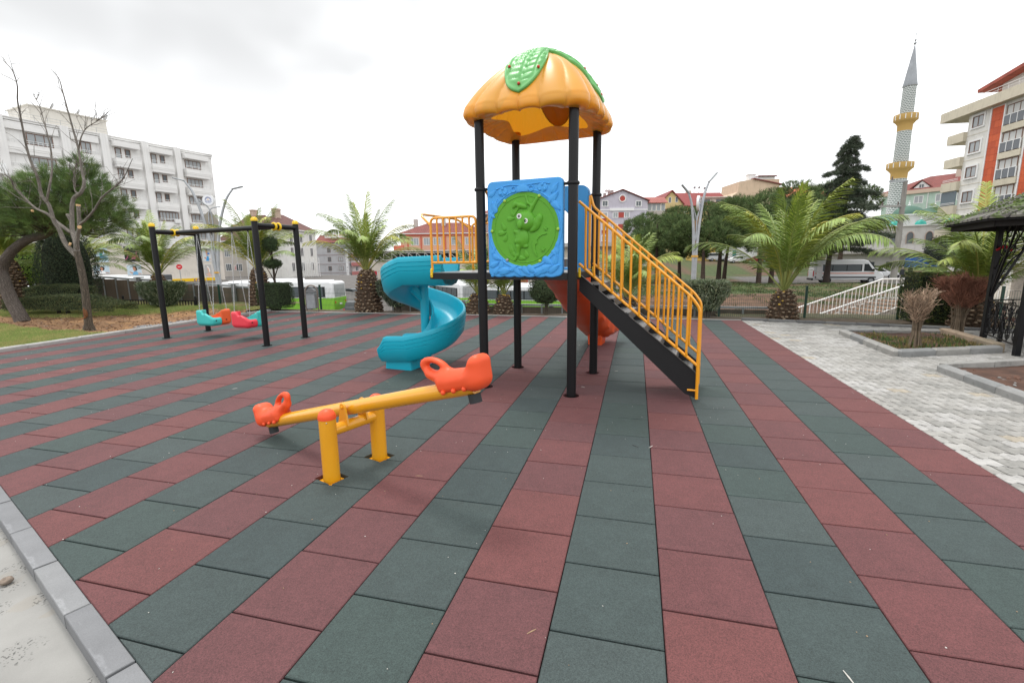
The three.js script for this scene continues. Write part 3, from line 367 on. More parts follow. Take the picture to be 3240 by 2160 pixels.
  lv.push(new THREE.SphereGeometry(0.085, 18, 10, 0, 6.3, 0, 1.9).scale(1, 0.8, 0.16).translate(-0.02, 2.44, FZ + 0.034)); for (const x of [-0.13, 0.09]) lv.push(new THREE.TorusGeometry(0.03, 0.009, 6, 16).translate(x, 2.45, FZ + 0.036)); lv.push(tube([[-0.36, 2.46, FZ + 0.036], [-0.2, 2.5, FZ + 0.036], [0, 2.49, FZ + 0.036], [0.2, 2.505, FZ + 0.036], [0.32, 2.49, FZ + 0.036]], 0.007, 30, 6));
  part('leaf_relief', lv, M.blue, fp);
  const disc = part('koala_disc', [new THREE.CylinderGeometry(DR, DR, 0.03, 72).rotateX(Math.PI / 2).translate(DC[0], DC[1], FZ + 0.012), new THREE.TorusGeometry(DR - 0.045, 0.006, 6, 72).translate(DC[0], DC[1], FZ + 0.027)], M.green, tower);
  // koala relief: smooth union raised from the disc; coordinates relative to the disc centre
  const cap = (a, b, ra, rb) => (x, y, z) => sdCap(x, y, z, [...a, 0], [...b, 0], ra, rb);
  const ell = (cx, cy, a, b, c, rot = 0) => (x, y, z) => { const dx = x - cx, dy = y - cy, q = Math.cos(rot), s = Math.sin(rot); return sdEll(dx * q + dy * s, -dx * s + dy * q, z, a, b, c); };
  const head = ell(0.016, 0.1, 0.125, 0.118, 0.066, -0.3);
  const bodyP = [ell(-0.03, -0.1, 0.09, 0.115, 0.042), cap([-0.115, -0.02], [-0.06, -0.04], 0.026, 0.03), cap([-0.1, -0.14], [-0.05, -0.13], 0.03, 0.04), cap([-0.08, -0.2], [-0.085, -0.3], 0.034, 0.022), cap([-0.085, -0.3], [-0.125, -0.355], 0.022, 0.02), cap([0.015, -0.2], [0.03, -0.197], 0.022, 0.02), cap([0.07, 0.2], [0.16, 0.345], 0.027, 0.022), cap([0.1, 0.27], [0.05, 0.3], 0.02, 0.018), cap([0.05, 0.3], [0.022, 0.385], 0.018, 0.014)];
  const ears = [ell(-0.03, 0.275, 0.075, 0.036, 0.03, -0.35), ell(-0.12, 0.29, 0.05, 0.026, 0.024, 1.1), cap([-0.06, 0.27], [-0.135, 0.16], 0.016, 0.009), ell(0.168, 0.075, 0.05, 0.095, 0.036, -0.3), ell(0.115, 0.0, 0.055, 0.03, 0.026, 0.6), ell(0.2, 0.13, 0.03, 0.04, 0.03, 0)];
  const kf = (x, y, z) => { let d = head(x, y, z); let e = 1; for (const f of bodyP) e = smin(e, f(x, y, z), 0.018); let q = 1; for (const f of ears) q = smin(q, f(x, y, z), 0.02); d = Math.min(smin(d, e, 0.008), smin(d, q, 0.008)); return smin(d, sdEll(x + 0.04, y - 0.052, z - 0.056, 0.033, 0.054, 0.026), 0.008); };
  const kg = nets((x, y, z) => Math.max(kf(x, y, z), -z - 0.004), [-0.2, -0.4, -0.012], [0.26, 0.42, 0.1], 0.0062);
  const moon = new THREE.Shape(); moon.moveTo(0.28, -0.057); moon.quadraticCurveTo(0.13, -0.05, 0.1, -0.18); moon.quadraticCurveTo(0.105, -0.27, 0.164, -0.315); moon.quadraticCurveTo(0.125, -0.23, 0.135, -0.175); moon.lineTo(0.16, -0.165); moon.lineTo(0.155, -0.13); moon.quadraticCurveTo(0.2, -0.06, 0.28, -0.057);
  const star = (cx, cy, R) => shapeOf(Array.from({ length: 10 }, (_, i) => { const a = i / 10 * 6.283 + 0.3, q = i % 2 ? R * 0.42 : R; return [cx + Math.cos(a) * q, cy + Math.sin(a) * q]; }));
  const kr = part('koala_relief', [kg.translate(DC[0], DC[1], FZ + 0.026), ...[moon, star(0.27, 0.0, 0.022), star(0.236, -0.237, 0.026)].map((s) => extrude(s, 0.008, 0.005, 2, 12).translate(DC[0], DC[1], FZ + 0.024)), ...[[-0.17, 0.13, 0.05, 0.052], [-0.156, 0.196, 1.9, 0.042], [-0.285, -0.033, 0.1, 0.058], [-0.27, 0.043, 2.1, 0.052], [-0.242, -0.09, 1.2, 0.048], [-0.17, -0.224, 1.9, 0.06], [-0.13, -0.29, -0.7, 0.052], [-0.03, -0.334, -0.2, 0.056], [0.02, -0.28, 1.9, 0.056]].map(([x, y, a, s]) => leafS(DC[0] + x, DC[1] + y, a, s, FZ + 0.03, 0.5))], M.green, disc);
  for (const [x, y] of [[-0.042, 0.152], [0.038, 0.096]]) { const e = part('eye', [new THREE.CylinderGeometry(0.03, 0.03, 0.012, 24).rotateX(Math.PI / 2).rotateY(-0.1).translate(DC[0] + x, DC[1] + y, FZ + 0.085)], M.white, kr.parent); e.name = 'eye'; part('pupil', [new THREE.TorusGeometry(0.011, 0.005, 8, 20).translate(DC[0] + x, DC[1] + y, FZ + 0.091)], M.blackMatt, disc); }
  for (let k = 0; k < 6; k++) { const a = [-0.02, 1.1, 2.2, 3.16, 4.15, 5.2][k]; part('button', [new THREE.SphereGeometry(0.02, 14, 10).scale(1, 1, 0.7).translate(DC[0] + Math.cos(a) * (DR - 0.012), DC[1] + Math.sin(a) * (DR - 0.012), FZ + 0.034)], k === 4 ? M.galv : M.lime, disc); }
  for (const s of [-1, 1]) for (const y of [2.48]) part('panel_bracket', [bar([s * 0.45, y - (s < 0 ? 0 : 0), G], [s * 0.58, y, G], 0.017, 10)], M.blackMatt, tower);
  // rear entry panel over the orange slide
  const rp = new THREE.Shape(); rp.moveTo(-0.46, 1.47); rp.lineTo(-0.46, 2.5); rp.quadraticCurveTo(-0.46, 2.6, -0.36, 2.6); rp.lineTo(0.36, 2.6); rp.quadraticCurveTo(0.46, 2.6, 0.46, 2.5); rp.lineTo(0.46, 1.47); rp.closePath(); const ah = new THREE.Path(); ah.moveTo(-0.27, 1.49); ah.lineTo(0.27, 1.49); ah.lineTo(0.27, 2.1); ah.absarc(0, 2.1, 0.27, 0, Math.PI, false); ah.closePath(); rp.holes.push(ah);
  part('rear_panel', extrude(rp, 0.1, 0.025, 3, 20).translate(0, 0, -G - 0.1), M.blue, tower);
  // walkway railings
  const rail = (name, fn) => fn(part(name, new THREE.BufferGeometry().copy(new THREE.BoxGeometry(0.001, 0.001, 0.001)), M.yellowPipe, tower));
  for (const s of [1, -1]) {
    const z = s * G, xl = -1.315, xr = -0.66; const g = [pipe([[xl, 1.5, z], [xl, 2.172, z], [xr, 2.172, z], [xr, 1.6, z]], 0.0165, 10, 0.07), bar([xl, 1.605, z], [xr, 1.605, z], 0.0165, 10)];
    const rl = part('walkway_railing', g, M.yellowPipe, tower);
    for (let k = 1; k <= 6; k++) { const x = lerp(xl, xr, k / 7); part('baluster', [sweepTube([[x, 1.605, z], [x, 1.65, z], [x, 2.12, z], [x, 2.17, z]], [0.017, 0.0125, 0.0125, 0.017], 8)], M.yellowPipe, rl); }
    part('railing_bracket', [rbox(0.034, 0.12, 0.03, 0.012, xl, 1.47, z + s * 0.02), ball(0.012, xl, 1.445, z + s * 0.036)], M.yellowCap, rl);
  }
  part('entry_bar', pipe([[-1.315, 2.08, G], [-1.52, 2.24, G - 0.06], [-1.56, 2.25, 0], [-1.52, 2.24, -G + 0.06], [-1.315, 2.08, -G]], 0.0165, 10, 0.12), M.yellowPipe, tower);
  for (const s of [1, -1]) part('hand_loop', pipe([[-0.56, 2.1, s * 0.5], [-0.53, 2.18, s * 0.47], [-0.53, 2.42, s * 0.47], [-0.56, 2.48, s * 0.5]], 0.0155, 8, 0.05), M.yellowPipe, tower);
  // stairs
  const st = part('stair_stringer', new THREE.BufferGeometry(), M.blackMatt, tower); tower.remove(st);
  const SX0 = 0.605, strShape = shapeOf([[SX0, 1.445], [1.97, 0.335], [2.01, 0.3], [2.01, 0.03], [1.87, 0.08], [SX0, 1.25]]);
  for (const z of [0.315, -0.34]) part('stair_stringer', [extrude(strShape, 0.025, 0), ...[beam([SX0, 1.449, 0.0125], [1.975, 0.338, 0.0125], 0.045, 0.008)]].map((g) => g.translate(0, 0, z)), M.blackMatt, tower);
  const perf = tex(256, (u, v) => { const a = ((u * 5) % 1) - 0.5, b = ((v * 5 + (Math.floor(u * 5) % 2) * 0.5) % 1) - 0.5; return grey(Math.hypot(a * 1.8, b) < 0.22 ? 0.05 : 0.85); }, 4, 4); const treadM = std([0.22, 0.225, 0.225], 0.38, { metalness: 0.5, map: perf });
  for (let k = 0; k < 7; k++) { const x = 0.70 + k * 0.181, y = 1.325 - k * 0.167; const tr = part('stair_tread', [boxUV(rbox(0.2, 0.02, 0.625, 0.006, x + 0.05, y, -0.0)), boxUV(box(0.012, 0.085, 0.625, x + 0.146, y - 0.05, 0))], treadM, tower); }
  for (const z of [0.355, -0.37]) {
    const top = [[SX0 - 0.01, 2.30, z], [1.9, 1.195, z], [1.99, 1.07, z], [2.005, 0.03, z]]; const g = [pipe(z > 0 ? top : [[SX0 - 0.05, 1.5, z], [SX0 - 0.05, 2.47, z], [SX0 + 0.0, 2.30, z], ...top.slice(1)], 0.0175, 10, 0.05), bar([SX0, 1.575, z], [1.998, 0.42, z], 0.0175, 10), bar([1.9, 0.13, z], [2.0, 0.13, z], 0.012, 8)];
    const rl = part('stair_railing', g, M.yellowPipe, tower); const yt = (x) => lerp(2.30, 1.195, (x - SX0 + 0.01) / 1.305), yb = (x) => lerp(1.575, 0.42, (x - SX0) / 1.393);
    for (let k = 0; k < 12; k++) { const x = SX0 + 0.075 + k * 0.108; part('baluster', [sweepTube([[x, yb(x), z], [x, yb(x) + 0.05, z], [x, yt(x) - 0.07, z], [x, yt(x), z]], [0.02, 0.0135, 0.0145, 0.02], 8)], M.yellowPipe, rl); }
    part('railing_bracket', [rbox(0.03, 0.12, 0.03, 0.01, SX0 + 0.005, 1.47, z)], M.yellowCap, rl);
  }
  // slides: sweep a trough profile along a path of [x, y, z]
  function trough(path, prof, endFlare) {
    const n = prof.length, pos = [], idx = []; path = path.map(V);
    for (let i = 0; i < path.length; i++) { const t = path[Math.min(i + 1, path.length - 1)].clone().sub(path[Math.max(i - 1, 0)]); t.y = 0; t.normalize(); const s = new THREE.Vector3(-t.z, 0, t.x); for (const [a, b] of prof) { const k = endFlare ? endFlare(i / (path.length - 1), a, b) : [a, b]; pos.push(path[i].x + s.x * k[0], path[i].y + k[1], path[i].z + s.z * k[0]); } }
    for (let i = 0; i < path.length - 1; i++) for (let k = 0; k < n; k++) { const a = i * n + k, b = i * n + (k + 1) % n; idx.push(a, b, a + n, a + n, b, b + n); }
    for (const i of [0, path.length - 1]) { const c = THREE.ShapeUtils.triangulateShape(prof.map(([a, b]) => new THREE.Vector2(a, b)), []); for (const t of c) idx.push(i * n + t[0], i * n + t[1], i * n + t[2]); }
    const g = new THREE.BufferGeometry(); g.setAttribute('position', new THREE.Float32BufferAttribute(pos, 3)); g.setIndex(idx); return toCreasedNormals(g, 0.7);
  }
  const CX = -2.05, CZ = -0.32, R = 0.355, path = []; // travelling left, turning away, then back round the column
  for (let k = 0; k < 8; k++) path.push([lerp(-1.345, CX, k / 8), 1.405 - 0.02 * k / 8, CZ + R]);
  for (let k = 0; k <= 56; k++) { const u = k / 56, a = Math.PI / 2 + u * Math.PI * 2; path.push([CX + Math.cos(a) * R, lerp(1.385, 0.245, u < 0.9 ? u * 1.03 : 0.927 + (u - 0.9) * 0.73), CZ + Math.sin(a) * R]); }
  for (let k = 1; k <= 8; k++) path.push([CX - 0.46 * k / 8, 0.245 - 0.025 * sm(k / 8), CZ + R]);
  const prof = [[0.30, 0.26], [0.275, 0.27], [0.255, 0.24], [0.24, 0.12], [0.17, 0.025], [0.05, 0], [-0.08, 0.0], [-0.2, 0.04], [-0.265, 0.13], [-0.285, 0.27], [-0.3, 0.295], [-0.325, 0.3], [-0.345, 0.28], [-0.348, 0.225], [-0.338, 0.219], [-0.348, 0.213], [-0.346, 0.165], [-0.336, 0.159], [-0.344, 0.153], [-0.338, 0.105], [-0.327, 0.099], [-0.334, 0.092], [-0.31, -0.02], [-0.23, -0.10], [0, -0.13], [0.17, -0.10], [0.28, -0.01], [0.315, 0.2]].map(([a, b]) => [-a * 0.83, b]);
  const blueSlide = part('spiral_slide', trough(path, prof.map(([a, b]) => [-a, b]), (u, a, b) => [a, b > 0.05 ? b * lerp(1, 0.4, sstep(0.965, 1, u)) : b]), M.cyan, tower);
  part('column', [new THREE.LatheGeometry([[0, -0.05], [0.075, -0.05], [0.07, 0.4], [0.068, 1.0], [0.07, 1.25], [0.085, 1.36], [0.05, 1.42], [0, 1.43]].map((p) => new THREE.Vector2(...p)), 28).translate(CX, 0, CZ), sweepTube([[CX, 1.0, CZ], [CX - 0.12, 1.2, CZ + 0.1], [CX - 0.25, 1.33, CZ + 0.2]], [0.05, 0.08, 0.1], 10)], M.cyan, blueSlide);
  part('foot', [nets((x, y, z) => smin(sdBox(x, y - 0.09, z, 0.24 - y * 0.12 + 0.1 * (y > 0.1 ? 1 : 0) * 0, 0.13, 0.15, 0.03), sdCap(x, y, z, [-0.3, 0.2, 0], [0.35, 0.2, 0], 0.05), 0.05), [-0.42, -0.06, -0.24], [0.46, 0.28, 0.24], 0.018).translate(CX - 0.2, 0.0, CZ + R), bar([CX - 0.36, -0.02, CZ + R + 0.12], [CX - 0.34, 0.06, CZ + R + 0.14], 0.006, 6)], M.cyan, blueSlide);
  // orange chute behind the tower
  const op = []; for (let k = 0; k <= 40; k++) { const u = k / 40; op.push([0.02 + 0.1 * sm(u), u < 0.85 ? lerp(1.42, 0.22, sm(u / 0.85) * 0.35 + (u / 0.85) * 0.65) : 0.22 - 0.02 * (u - 0.85), lerp(-0.6, -3.35, u)]); }
  const profO = [[-0.33, 0.24], [-0.30, 0.25], [-0.27, 0.2], [-0.24, 0.06], [-0.12, 0], [0.12, 0], [0.24, 0.06], [0.27, 0.2], [0.30, 0.25], [0.33, 0.24], [0.335, 0.19], [0.30, 0.02], [0.2, -0.07], [0, -0.09], [-0.2, -0.07], [-0.30, 0.02], [-0.335, 0.19]];
  const os = part('straight_slide', trough(op, profO, (u, a, b) => { const rib = b < 0.18 && (Math.abs(a) > 0.28 || b < -0.01) ? 1 + 0.07 * Math.pow(Math.abs(Math.sin(u * 24)), 6) : 1; return [a * rib * lerp(1, 1.12, sstep(0.85, 1, u)), b * rib]; }), M.orangeSlide, tower);
  part('foot', [nets((x, y, z) => sdBox(x, y - 0.06, z, 0.13 + 0.1 * y, 0.12, 0.2, 0.03), [-0.26, -0.09, -0.27], [0.26, 0.2, 0.27], 0.02).translate(0.1, 0.02, -3.0)], M.orangeSlide, os);
  // pumpkin roof
  const prf = [[0, 4.1], [0.09, 4.095], [0.19, 4.07], [0.32, 3.99], [0.47, 3.87], [0.595, 3.73], [0.70, 3.58], [0.775, 3.45], [0.805, 3.38], [0.795, 3.31], [0.755, 3.265], [0.70, 3.26], [0.62, 3.29], [0.54, 3.32]]; const crv = new THREE.SplineCurve(prf.map((p) => new THREE.Vector2(...p)));
  const sup = (u, ex) => 1 / Math.pow(Math.pow(Math.abs(Math.cos(u)), ex) + Math.pow(Math.abs(Math.sin(u)), ex), 1 / ex);
  function roofP(u, t, out = 0) {
    const q = crv.getPoint(t), ex = lerp(2, 5, sstep(0.12, 0.6, t)), tw = u + 0.22 * sstep(0.55, 0.1, t), rib = Math.abs(Math.sin(tw * 10)); const fl = sstep(0.1, 0.3, t) * sstep(1.02, 0.9, t); const rb = Math.pow(rib, 0.55) - 0.7; let k = q.x * sup(u, ex) * (1 + 0.035 * fl * rb); const arch = Math.pow(Math.abs(Math.cos(2 * u)), 1.3); let y = q.y + 0.012 * fl * rb + (t > 0.7 ? 0.07 * arch * sstep(0.72, 0.92, t) : 0); const bul = t > 0.62 && t < 0.86 ? 0.03 * Math.sin((t - 0.62) / 0.24 * Math.PI) * Math.pow(rib, 0.5) : 0; k += bul; if (t > 0.88) k = k * lerp(1, 1 - 0.16 * arch, (t - 0.88) / 0.12);
    return [Math.cos(u) * (k + out * sstep(0, 0.3, t)), y + out * (1 - 0.55 * sstep(0.1, 0.6, t)), Math.sin(u) * (k + out * sstep(0, 0.3, t))];
  }
  const surf = (nu, nt, f) => { const pos = [], idx = []; for (let j = 0; j <= nt; j++) for (let i = 0; i < nu; i++) pos.push(...f(i / nu * Math.PI * 2, j / nt)); for (let j = 0; j < nt; j++) for (let i = 0; i < nu; i++) { const a = j * nu + i, b = j * nu + (i + 1) % nu; idx.push(a, b, a + nu, a + nu, b, b + nu); } const g = new THREE.BufferGeometry(); g.setAttribute('position', new THREE.Float32BufferAttribute(pos, 3)); g.setIndex(idx); g.computeVertexNormals(); return g; };
  const roof = part('roof', surf(360, 80, (u, t) => roofP(u, t)), M.roof, tower);
  const lobe = (u) => { const c = Math.abs(Math.cos(2 * u)); return 0.19 + 0.34 * Math.pow(clamp((c - 0.2) / 0.8), 1.5); };
  part('leaf_cover', surf(360, 70, (u, tt) => { const e = lobe(u), t = tt < 0.97 ? e * tt / 0.97 : e; let o = 0.028; const m = Math.round(u / (Math.PI / 2)) * Math.PI / 2, q = crv.getPoint(t), lat = (u - m) * q.x, dist = t; if (tt < 0.94) { const row = dist / 0.042, col = lat / 0.13, sh = lat > 0 ? row + 0.35 : row; const fr = sh - Math.floor(sh) - 0.5, fc = Math.abs(((Math.abs(lat) % 0.15) / 0.15) - 0.5); o += 0.014 * sstep(0.5, 0.3, Math.abs(fr)) * sstep(0.5, 0.38, fc) * sstep(0.93, 0.85, tt) * sstep(0.05, 0.12, t); } else o *= sstep(1.0, 0.95, tt) * 0.9 + 0.1; if (tt >= 1) o = -0.01; return roofP(u, Math.max(t, 0.001), o); }), M.leafGreen, roof);
  for (let k = 0; k < 4; k++) for (const [du, t] of [[0, 0.485], [-0.29, 0.40], [0.29, 0.36]]) { const u = k * Math.PI / 2 + du, p = roofP(u, t, 0.04); part('bolt', [ball(0.018, ...p, 10)], M.bolt, roof); }
}
// ---------- swing frame and seats ----------
{
  const sw = thing('swing_frame', 'black steel swing frame with yellow caps', 'swing frame');
  const L = [[-9.697, -4.769], [-9.709, -5.846], [-6.722, -4.39], [-6.627, -5.41]];
  for (const [x, z] of L) { const p = part('post', [cyl(0.057, 0.057, 2.47, x, -0.06, z, 24)], M.black, sw); const d = []; d.push(new THREE.SphereGeometry(0.06, 20, 8, 0, 6.3, 0, 1.57).scale(1, 0.85, 1).translate(x, 2.425, z), cyl(0.061, 0.061, 0.02, x, 2.405, z, 20)); for (let k = 0; k < 8; k++) { const a = k / 8 * 6.283; d.push(tube([[x + Math.cos(a) * 0.06, 2.43, z + Math.sin(a) * 0.06], [x + Math.cos(a) * 0.045, 2.462, z + Math.sin(a) * 0.045], [x + Math.cos(a) * 0.015, 2.479, z + Math.sin(a) * 0.015]], 0.006, 6, 5)); } part('post_cap', d, M.yellowCap, p); }
  const y = 2.3, A = [-9.703, y, -5.3], B = [-6.675, y + 0.03, -4.9];
  part('side_beam', [bar([L[0][0], y, L[0][1]], [L[1][0], y, L[1][1]], 0.05, 20)], M.black, sw); part('side_beam', [bar([L[2][0], y + 0.03, L[2][1]], [L[3][0], y + 0.03, L[3][1]], 0.05, 20)], M.black, sw); part('main_beam', [bar(A, B, 0.05, 20)], M.black, sw);
  for (const [P, dz] of [[A, 0], [B, 0]]) { const d = new THREE.Vector3(P === A ? -0.012 : 0.095, 0, P === A ? -1.077 : -1.02).normalize(), c = []; for (const o of [-0.055, 0.055]) { const t = new THREE.TorusGeometry(0.06, 0.022, 10, 24); t.applyQuaternion(new THREE.Quaternion().setFromUnitVectors(new THREE.Vector3(0, 0, 1), d)); t.translate(P[0] + d.x * o, P[1], P[2] + d.z * o); c.push(t); } c.push(new THREE.SphereGeometry(0.062, 16, 12).translate(P[0] + (P === A ? 0.03 : -0.03), P[1], P[2])); part('beam_clamp', c, M.yellowCap, sw); }
  const dir = new THREE.Vector3(B[0] - A[0], 0, B[2] - A[2]).normalize(), turn = Math.atan2(-dir.z, dir.x);
  const shell = (back) => { const f = (x, y, z) => { // moulded half bucket: tall rounded flank, dipped hip cut-out, low nose
    const top = 0.19 + 0.085 * sstep(0.0, -0.09, x) - 0.02 * sstep(0.05, 0.12, x) + 0.02 * sstep(-0.02, 0.08, x) * sstep(0.16, 0.08, x) - 0.09 * sstep(0.15, 0.27, x); let o = sdBox(x, y - 0.12, z - 0.03, 0.255, 0.19, 0.23, 0.085); o = -smin(-o, -(y - top), 0.025); const inn = sdBox(x + 0.005, y - 0.27, z + 0.01, 0.215, 0.235, 0.21, 0.07); const d = -smin(-o, inn, 0.02); return Math.max(d, -z + 0.004); }; const g = nets(f, [-0.3, -0.12, -0.04], [0.32, 0.36, 0.3], 0.0125); if (back) g.rotateY(Math.PI); return g; };
  const fg = shell(false), bg = shell(true);
  const link = (a, b, n) => { const out = [], va = V(a), vb = V(b), d = vb.clone().sub(va), L2 = d.length(), q = new THREE.Quaternion().setFromUnitVectors(new THREE.Vector3(0, 1, 0), d.clone().normalize()), m = Math.round(L2 / 0.032); for (let i = 0; i < m; i++) { const t = new THREE.TorusGeometry(0.012, 0.0034, 4, 8).scale(0.75, 1.7, 1); if (i % 2) t.rotateY(Math.PI / 2); t.applyQuaternion(q); const p = va.clone().addScaledVector(d, (i + 0.5) / m); out.push(t.translate(p.x, p.y, p.z)); } return merge(out); };
  const seat = (u, c1, c2, label, name) => {
    const t = thing('bucket_swing', label, 'swing seat', [A[0] + dir.x * u, 0.33, A[2] + dir.z * u], turn, 'bucket swings on the black frame');
    t.scale.setScalar(1.0); part('front_shell', fg, c1, t).userData.label = name[0]; part('back_shell', bg, c2, t).userData.label = name[1]; const yt = y - 0.33 - 0.03 + u * 0.01;
    for (const s of [-1, 1]) { for (const z of [0.16, -0.16]) part('chain', link([s * 0.235, yt, 0], [s * 0.225, 0.2, z], 40), M.chrome, t); part('hanger', [bar([s * 0.235, yt + 0.02, 0], [s * 0.235, yt - 0.035, 0], 0.013, 8), new THREE.TorusGeometry(0.018, 0.006, 6, 12).translate(s * 0.235, yt - 0.04, 0)], M.black, t); for (const z of [0.14, -0.1]) part('seat_bolt', [new THREE.CylinderGeometry(0.016, 0.016, 0.02, 12).rotateZ(Math.PI / 2).translate(s * 0.25, 0.05, z), ball(0.008, s * 0.262, 0.05, z, 8)], M.blackMatt, t); }
  };
  seat(0.93, M.teal, M.swingOrange, 'bucket swing with teal front and orange back, nearer the trees', ['teal front half', 'orange back half']); seat(2.02, M.red, M.teal, 'bucket swing with red front and teal back, next to the right posts', ['red front half', 'teal back half']);
}
// ---------- seesaw ----------
{
  const ss = thing('seesaw', 'yellow steel seesaw with two coral plastic seats', 'seesaw', [-1.8225, 0, 0.1695], Math.atan2(-0.3276, 0.9448));
  // local x runs along the beam, local z across it (posts at z = +-0.2365)
  const PH = 0.49; for (const z of [0.2365, -0.2365]) { const p = part('post', [cyl(0.064, 0.064, PH + 0.06, 0, -0.06, z, 32)], M.seesaw, ss); part('post_cap', [new THREE.SphereGeometry(0.066, 24, 12, 0, 6.3, 0, 1.57).scale(1, 0.95, 1).translate(0, PH, z), cyl(0.067, 0.067, 0.016, 0, PH - 0.014, z, 28)], M.coral, p); part('base_plate', [box(0.19, 0.008, 0.155, 0, -0.032, z)], M.seesaw, p); part('screw', [ball(0.005, 0.05, PH - 0.03, z + 0.042, 8)], M.chrome, p); }
  part('crossbar', [bar([0, 0.37, 0.2], [0, 0.37, -0.2], 0.046, 28)], M.seesaw, ss);
  const ear = new THREE.Shape(); ear.moveTo(-0.06, 0); ear.lineTo(-0.028, 0.125); ear.absarc(0, 0.14, 0.03, Math.PI * 0.9, Math.PI * 0.1, true); ear.lineTo(0.06, 0); ear.closePath();
  for (const z of [0.085, -0.1]) part('pivot_bracket', [extrude(ear, 0.012, 0.002, 1, 12).translate(0, 0.385, z), new THREE.CylinderGeometry(0.012, 0.012, 0.03, 6).rotateX(Math.PI / 2).translate(0, 0.525, z + 0.012)], M.seesaw, ss);
  const tilt = 0.277, bm = new THREE.Group(); const R2 = (g) => g.rotateZ(tilt).translate(0, 0.50, 0);
  const beamP = part('beam', R2(merge([bar([-1.3, 0, 0], [1.3, 0, 0], 0.056, 32)])), M.seesaw, ss);
  for (const s of [-1, 1]) {
    const q = (x, y, z) => { // seat: saddle body, raised back, handle loop
      let d = sdBox(x + 0.0, y + 0.015, z, 0.21, 0.065, 0.088, 0.055); d = smin(d, sdCap(x, y, z, [-0.15, 0.05, 0], [0.12, 0.015, 0], 0.06, 0.07), 0.06); const lx = x - 0.2 - 0.18 * (y - 0.03); d = smin(d, sdBox(lx, y - 0.045, z, 0.068, 0.125, 0.098, 0.066), 0.075); const hx = x + 0.235, hy = y - 0.135, ca = Math.cos(0.42), sa = Math.sin(0.42), rx = hx * ca - hy * sa, ry = hx * sa + hy * ca; const ring = Math.hypot(Math.hypot(rx / 1.9, ry) - 0.062, z * 0.8) - 0.023; d = smin(d, ring, 0.03); d = smin(d, sdCap(x, y, z, [-0.3, 0.09, 0], [-0.14, 0.03, 0], 0.035, 0.062), 0.05); return x < 0.13 ? Math.max(d, -(Math.hypot(y + 0.06, z) - 0.058)) : d; };
    const g = nets(q, [-0.44, -0.12, -0.14], [0.33, 0.3, 0.14], 0.0105); if (s < 0) g.rotateY(Math.PI);
    g.scale(0.84, 0.84, 0.92); const seat = part('seat', R2(g.translate(s * 1.19, 0.05, 0)), M.coral, ss);
    for (const z of [1, -1]) for (const x of [-0.13, -0.02, 0.09]) part('bolt_cap', [R2(ball(0.017, s * (1.19 + x * 0.84), -0.002, z * 0.077, 12))], M.coral, seat);
    part('bumper', [R2(cyl(0.042, 0.042, 0.06, s * 1.27, -0.11, 0, 20))], M.rubberBlack, ss);
  }
}
// ---------- planting strip, fence, barrier ----------
{
  const g = new THREE.PlaneGeometry(21.6, 2.0, 160, 20).rotateX(-Math.PI / 2).translate(-0.6, 0, -10.95), p = g.attributes.position; for (let i = 0; i < p.count; i++) { const z = p.getZ(i), x = p.getX(i); p.setY(i, -0.035 + fbm(x * 3, z * 3, 4) * 0.05 - 0.25 * sstep(-10.6, -11.6, z)); if (z > -10) p.setZ(i, -9.93 + Math.max(0, x - 3) * 0); } g.computeVertexNormals(); boxUV(g);
  struct('planting_strip', g, std([0.19, 0.145, 0.10], 0.95, { map: T.soil, side: THREE.DoubleSide }), 'narrow strip of bare soil behind the far kerb');
  const g2 = new THREE.PlaneGeometry(8, 3.4, 60, 30).rotateX(-Math.PI / 2).translate(6.6, 0, -10.2), q = g2.attributes.position; for (let i = 0; i < q.count; i++) { const z = q.getZ(i), x = q.getX(i); q.setY(i, -0.05 + fbm(x * 3, z * 3, 4) * 0.06 - (z > -9.95 + Math.max(0, x - 3) * 0.235 ? 0.12 : 0)); } g2.computeVertexNormals(); boxUV(g2); struct('planting_strip', g2, std([0.13, 0.125, 0.06], 0.95, { map: T.soil, side: THREE.DoubleSide }), 'grassy soil strip behind the paving kerb');
}
{
  const FZ = -10.85, st = 2.13, wire = (x0, x1, post) => { const out = [], y0 = -0.32, y1 = 0.72; for (let x = x0 + 0.05; x < x1 - 0.02; x += 0.052) out.push(box(0.0045, y1 - y0, 0.0045, x, (y0 + y1) / 2, FZ)); for (let y = y0 + 0.04; y < y1; y += 0.2) { out.push(box(x1 - x0, 0.005, 0.005, (x0 + x1) / 2, y, FZ + 0.004), box(x1 - x0, 0.005, 0.005, (x0 + x1) / 2, y + 0.035, FZ + 0.004)); } return merge(out); };
  const fence = thing('mesh_fence', 'green welded wire mesh fence along the far side of the playground', 'fence'); const pg = wire(0, st, 0), post = merge([box(0.05, 1.3, 0.05, 0, 0.17, 0), box(0.056, 0.012, 0.056, 0, 0.826, 0)]);
  for (let k = -8; k < 5; k++) { const x = 0.48 + k * st; const m = part('mesh_panel', pg, M.fenceGreen, fence); m.position.x = x; const q = part('fence_post', post, M.fenceGreen, fence); q.position.set(x, 0, FZ + 0.03); }
}
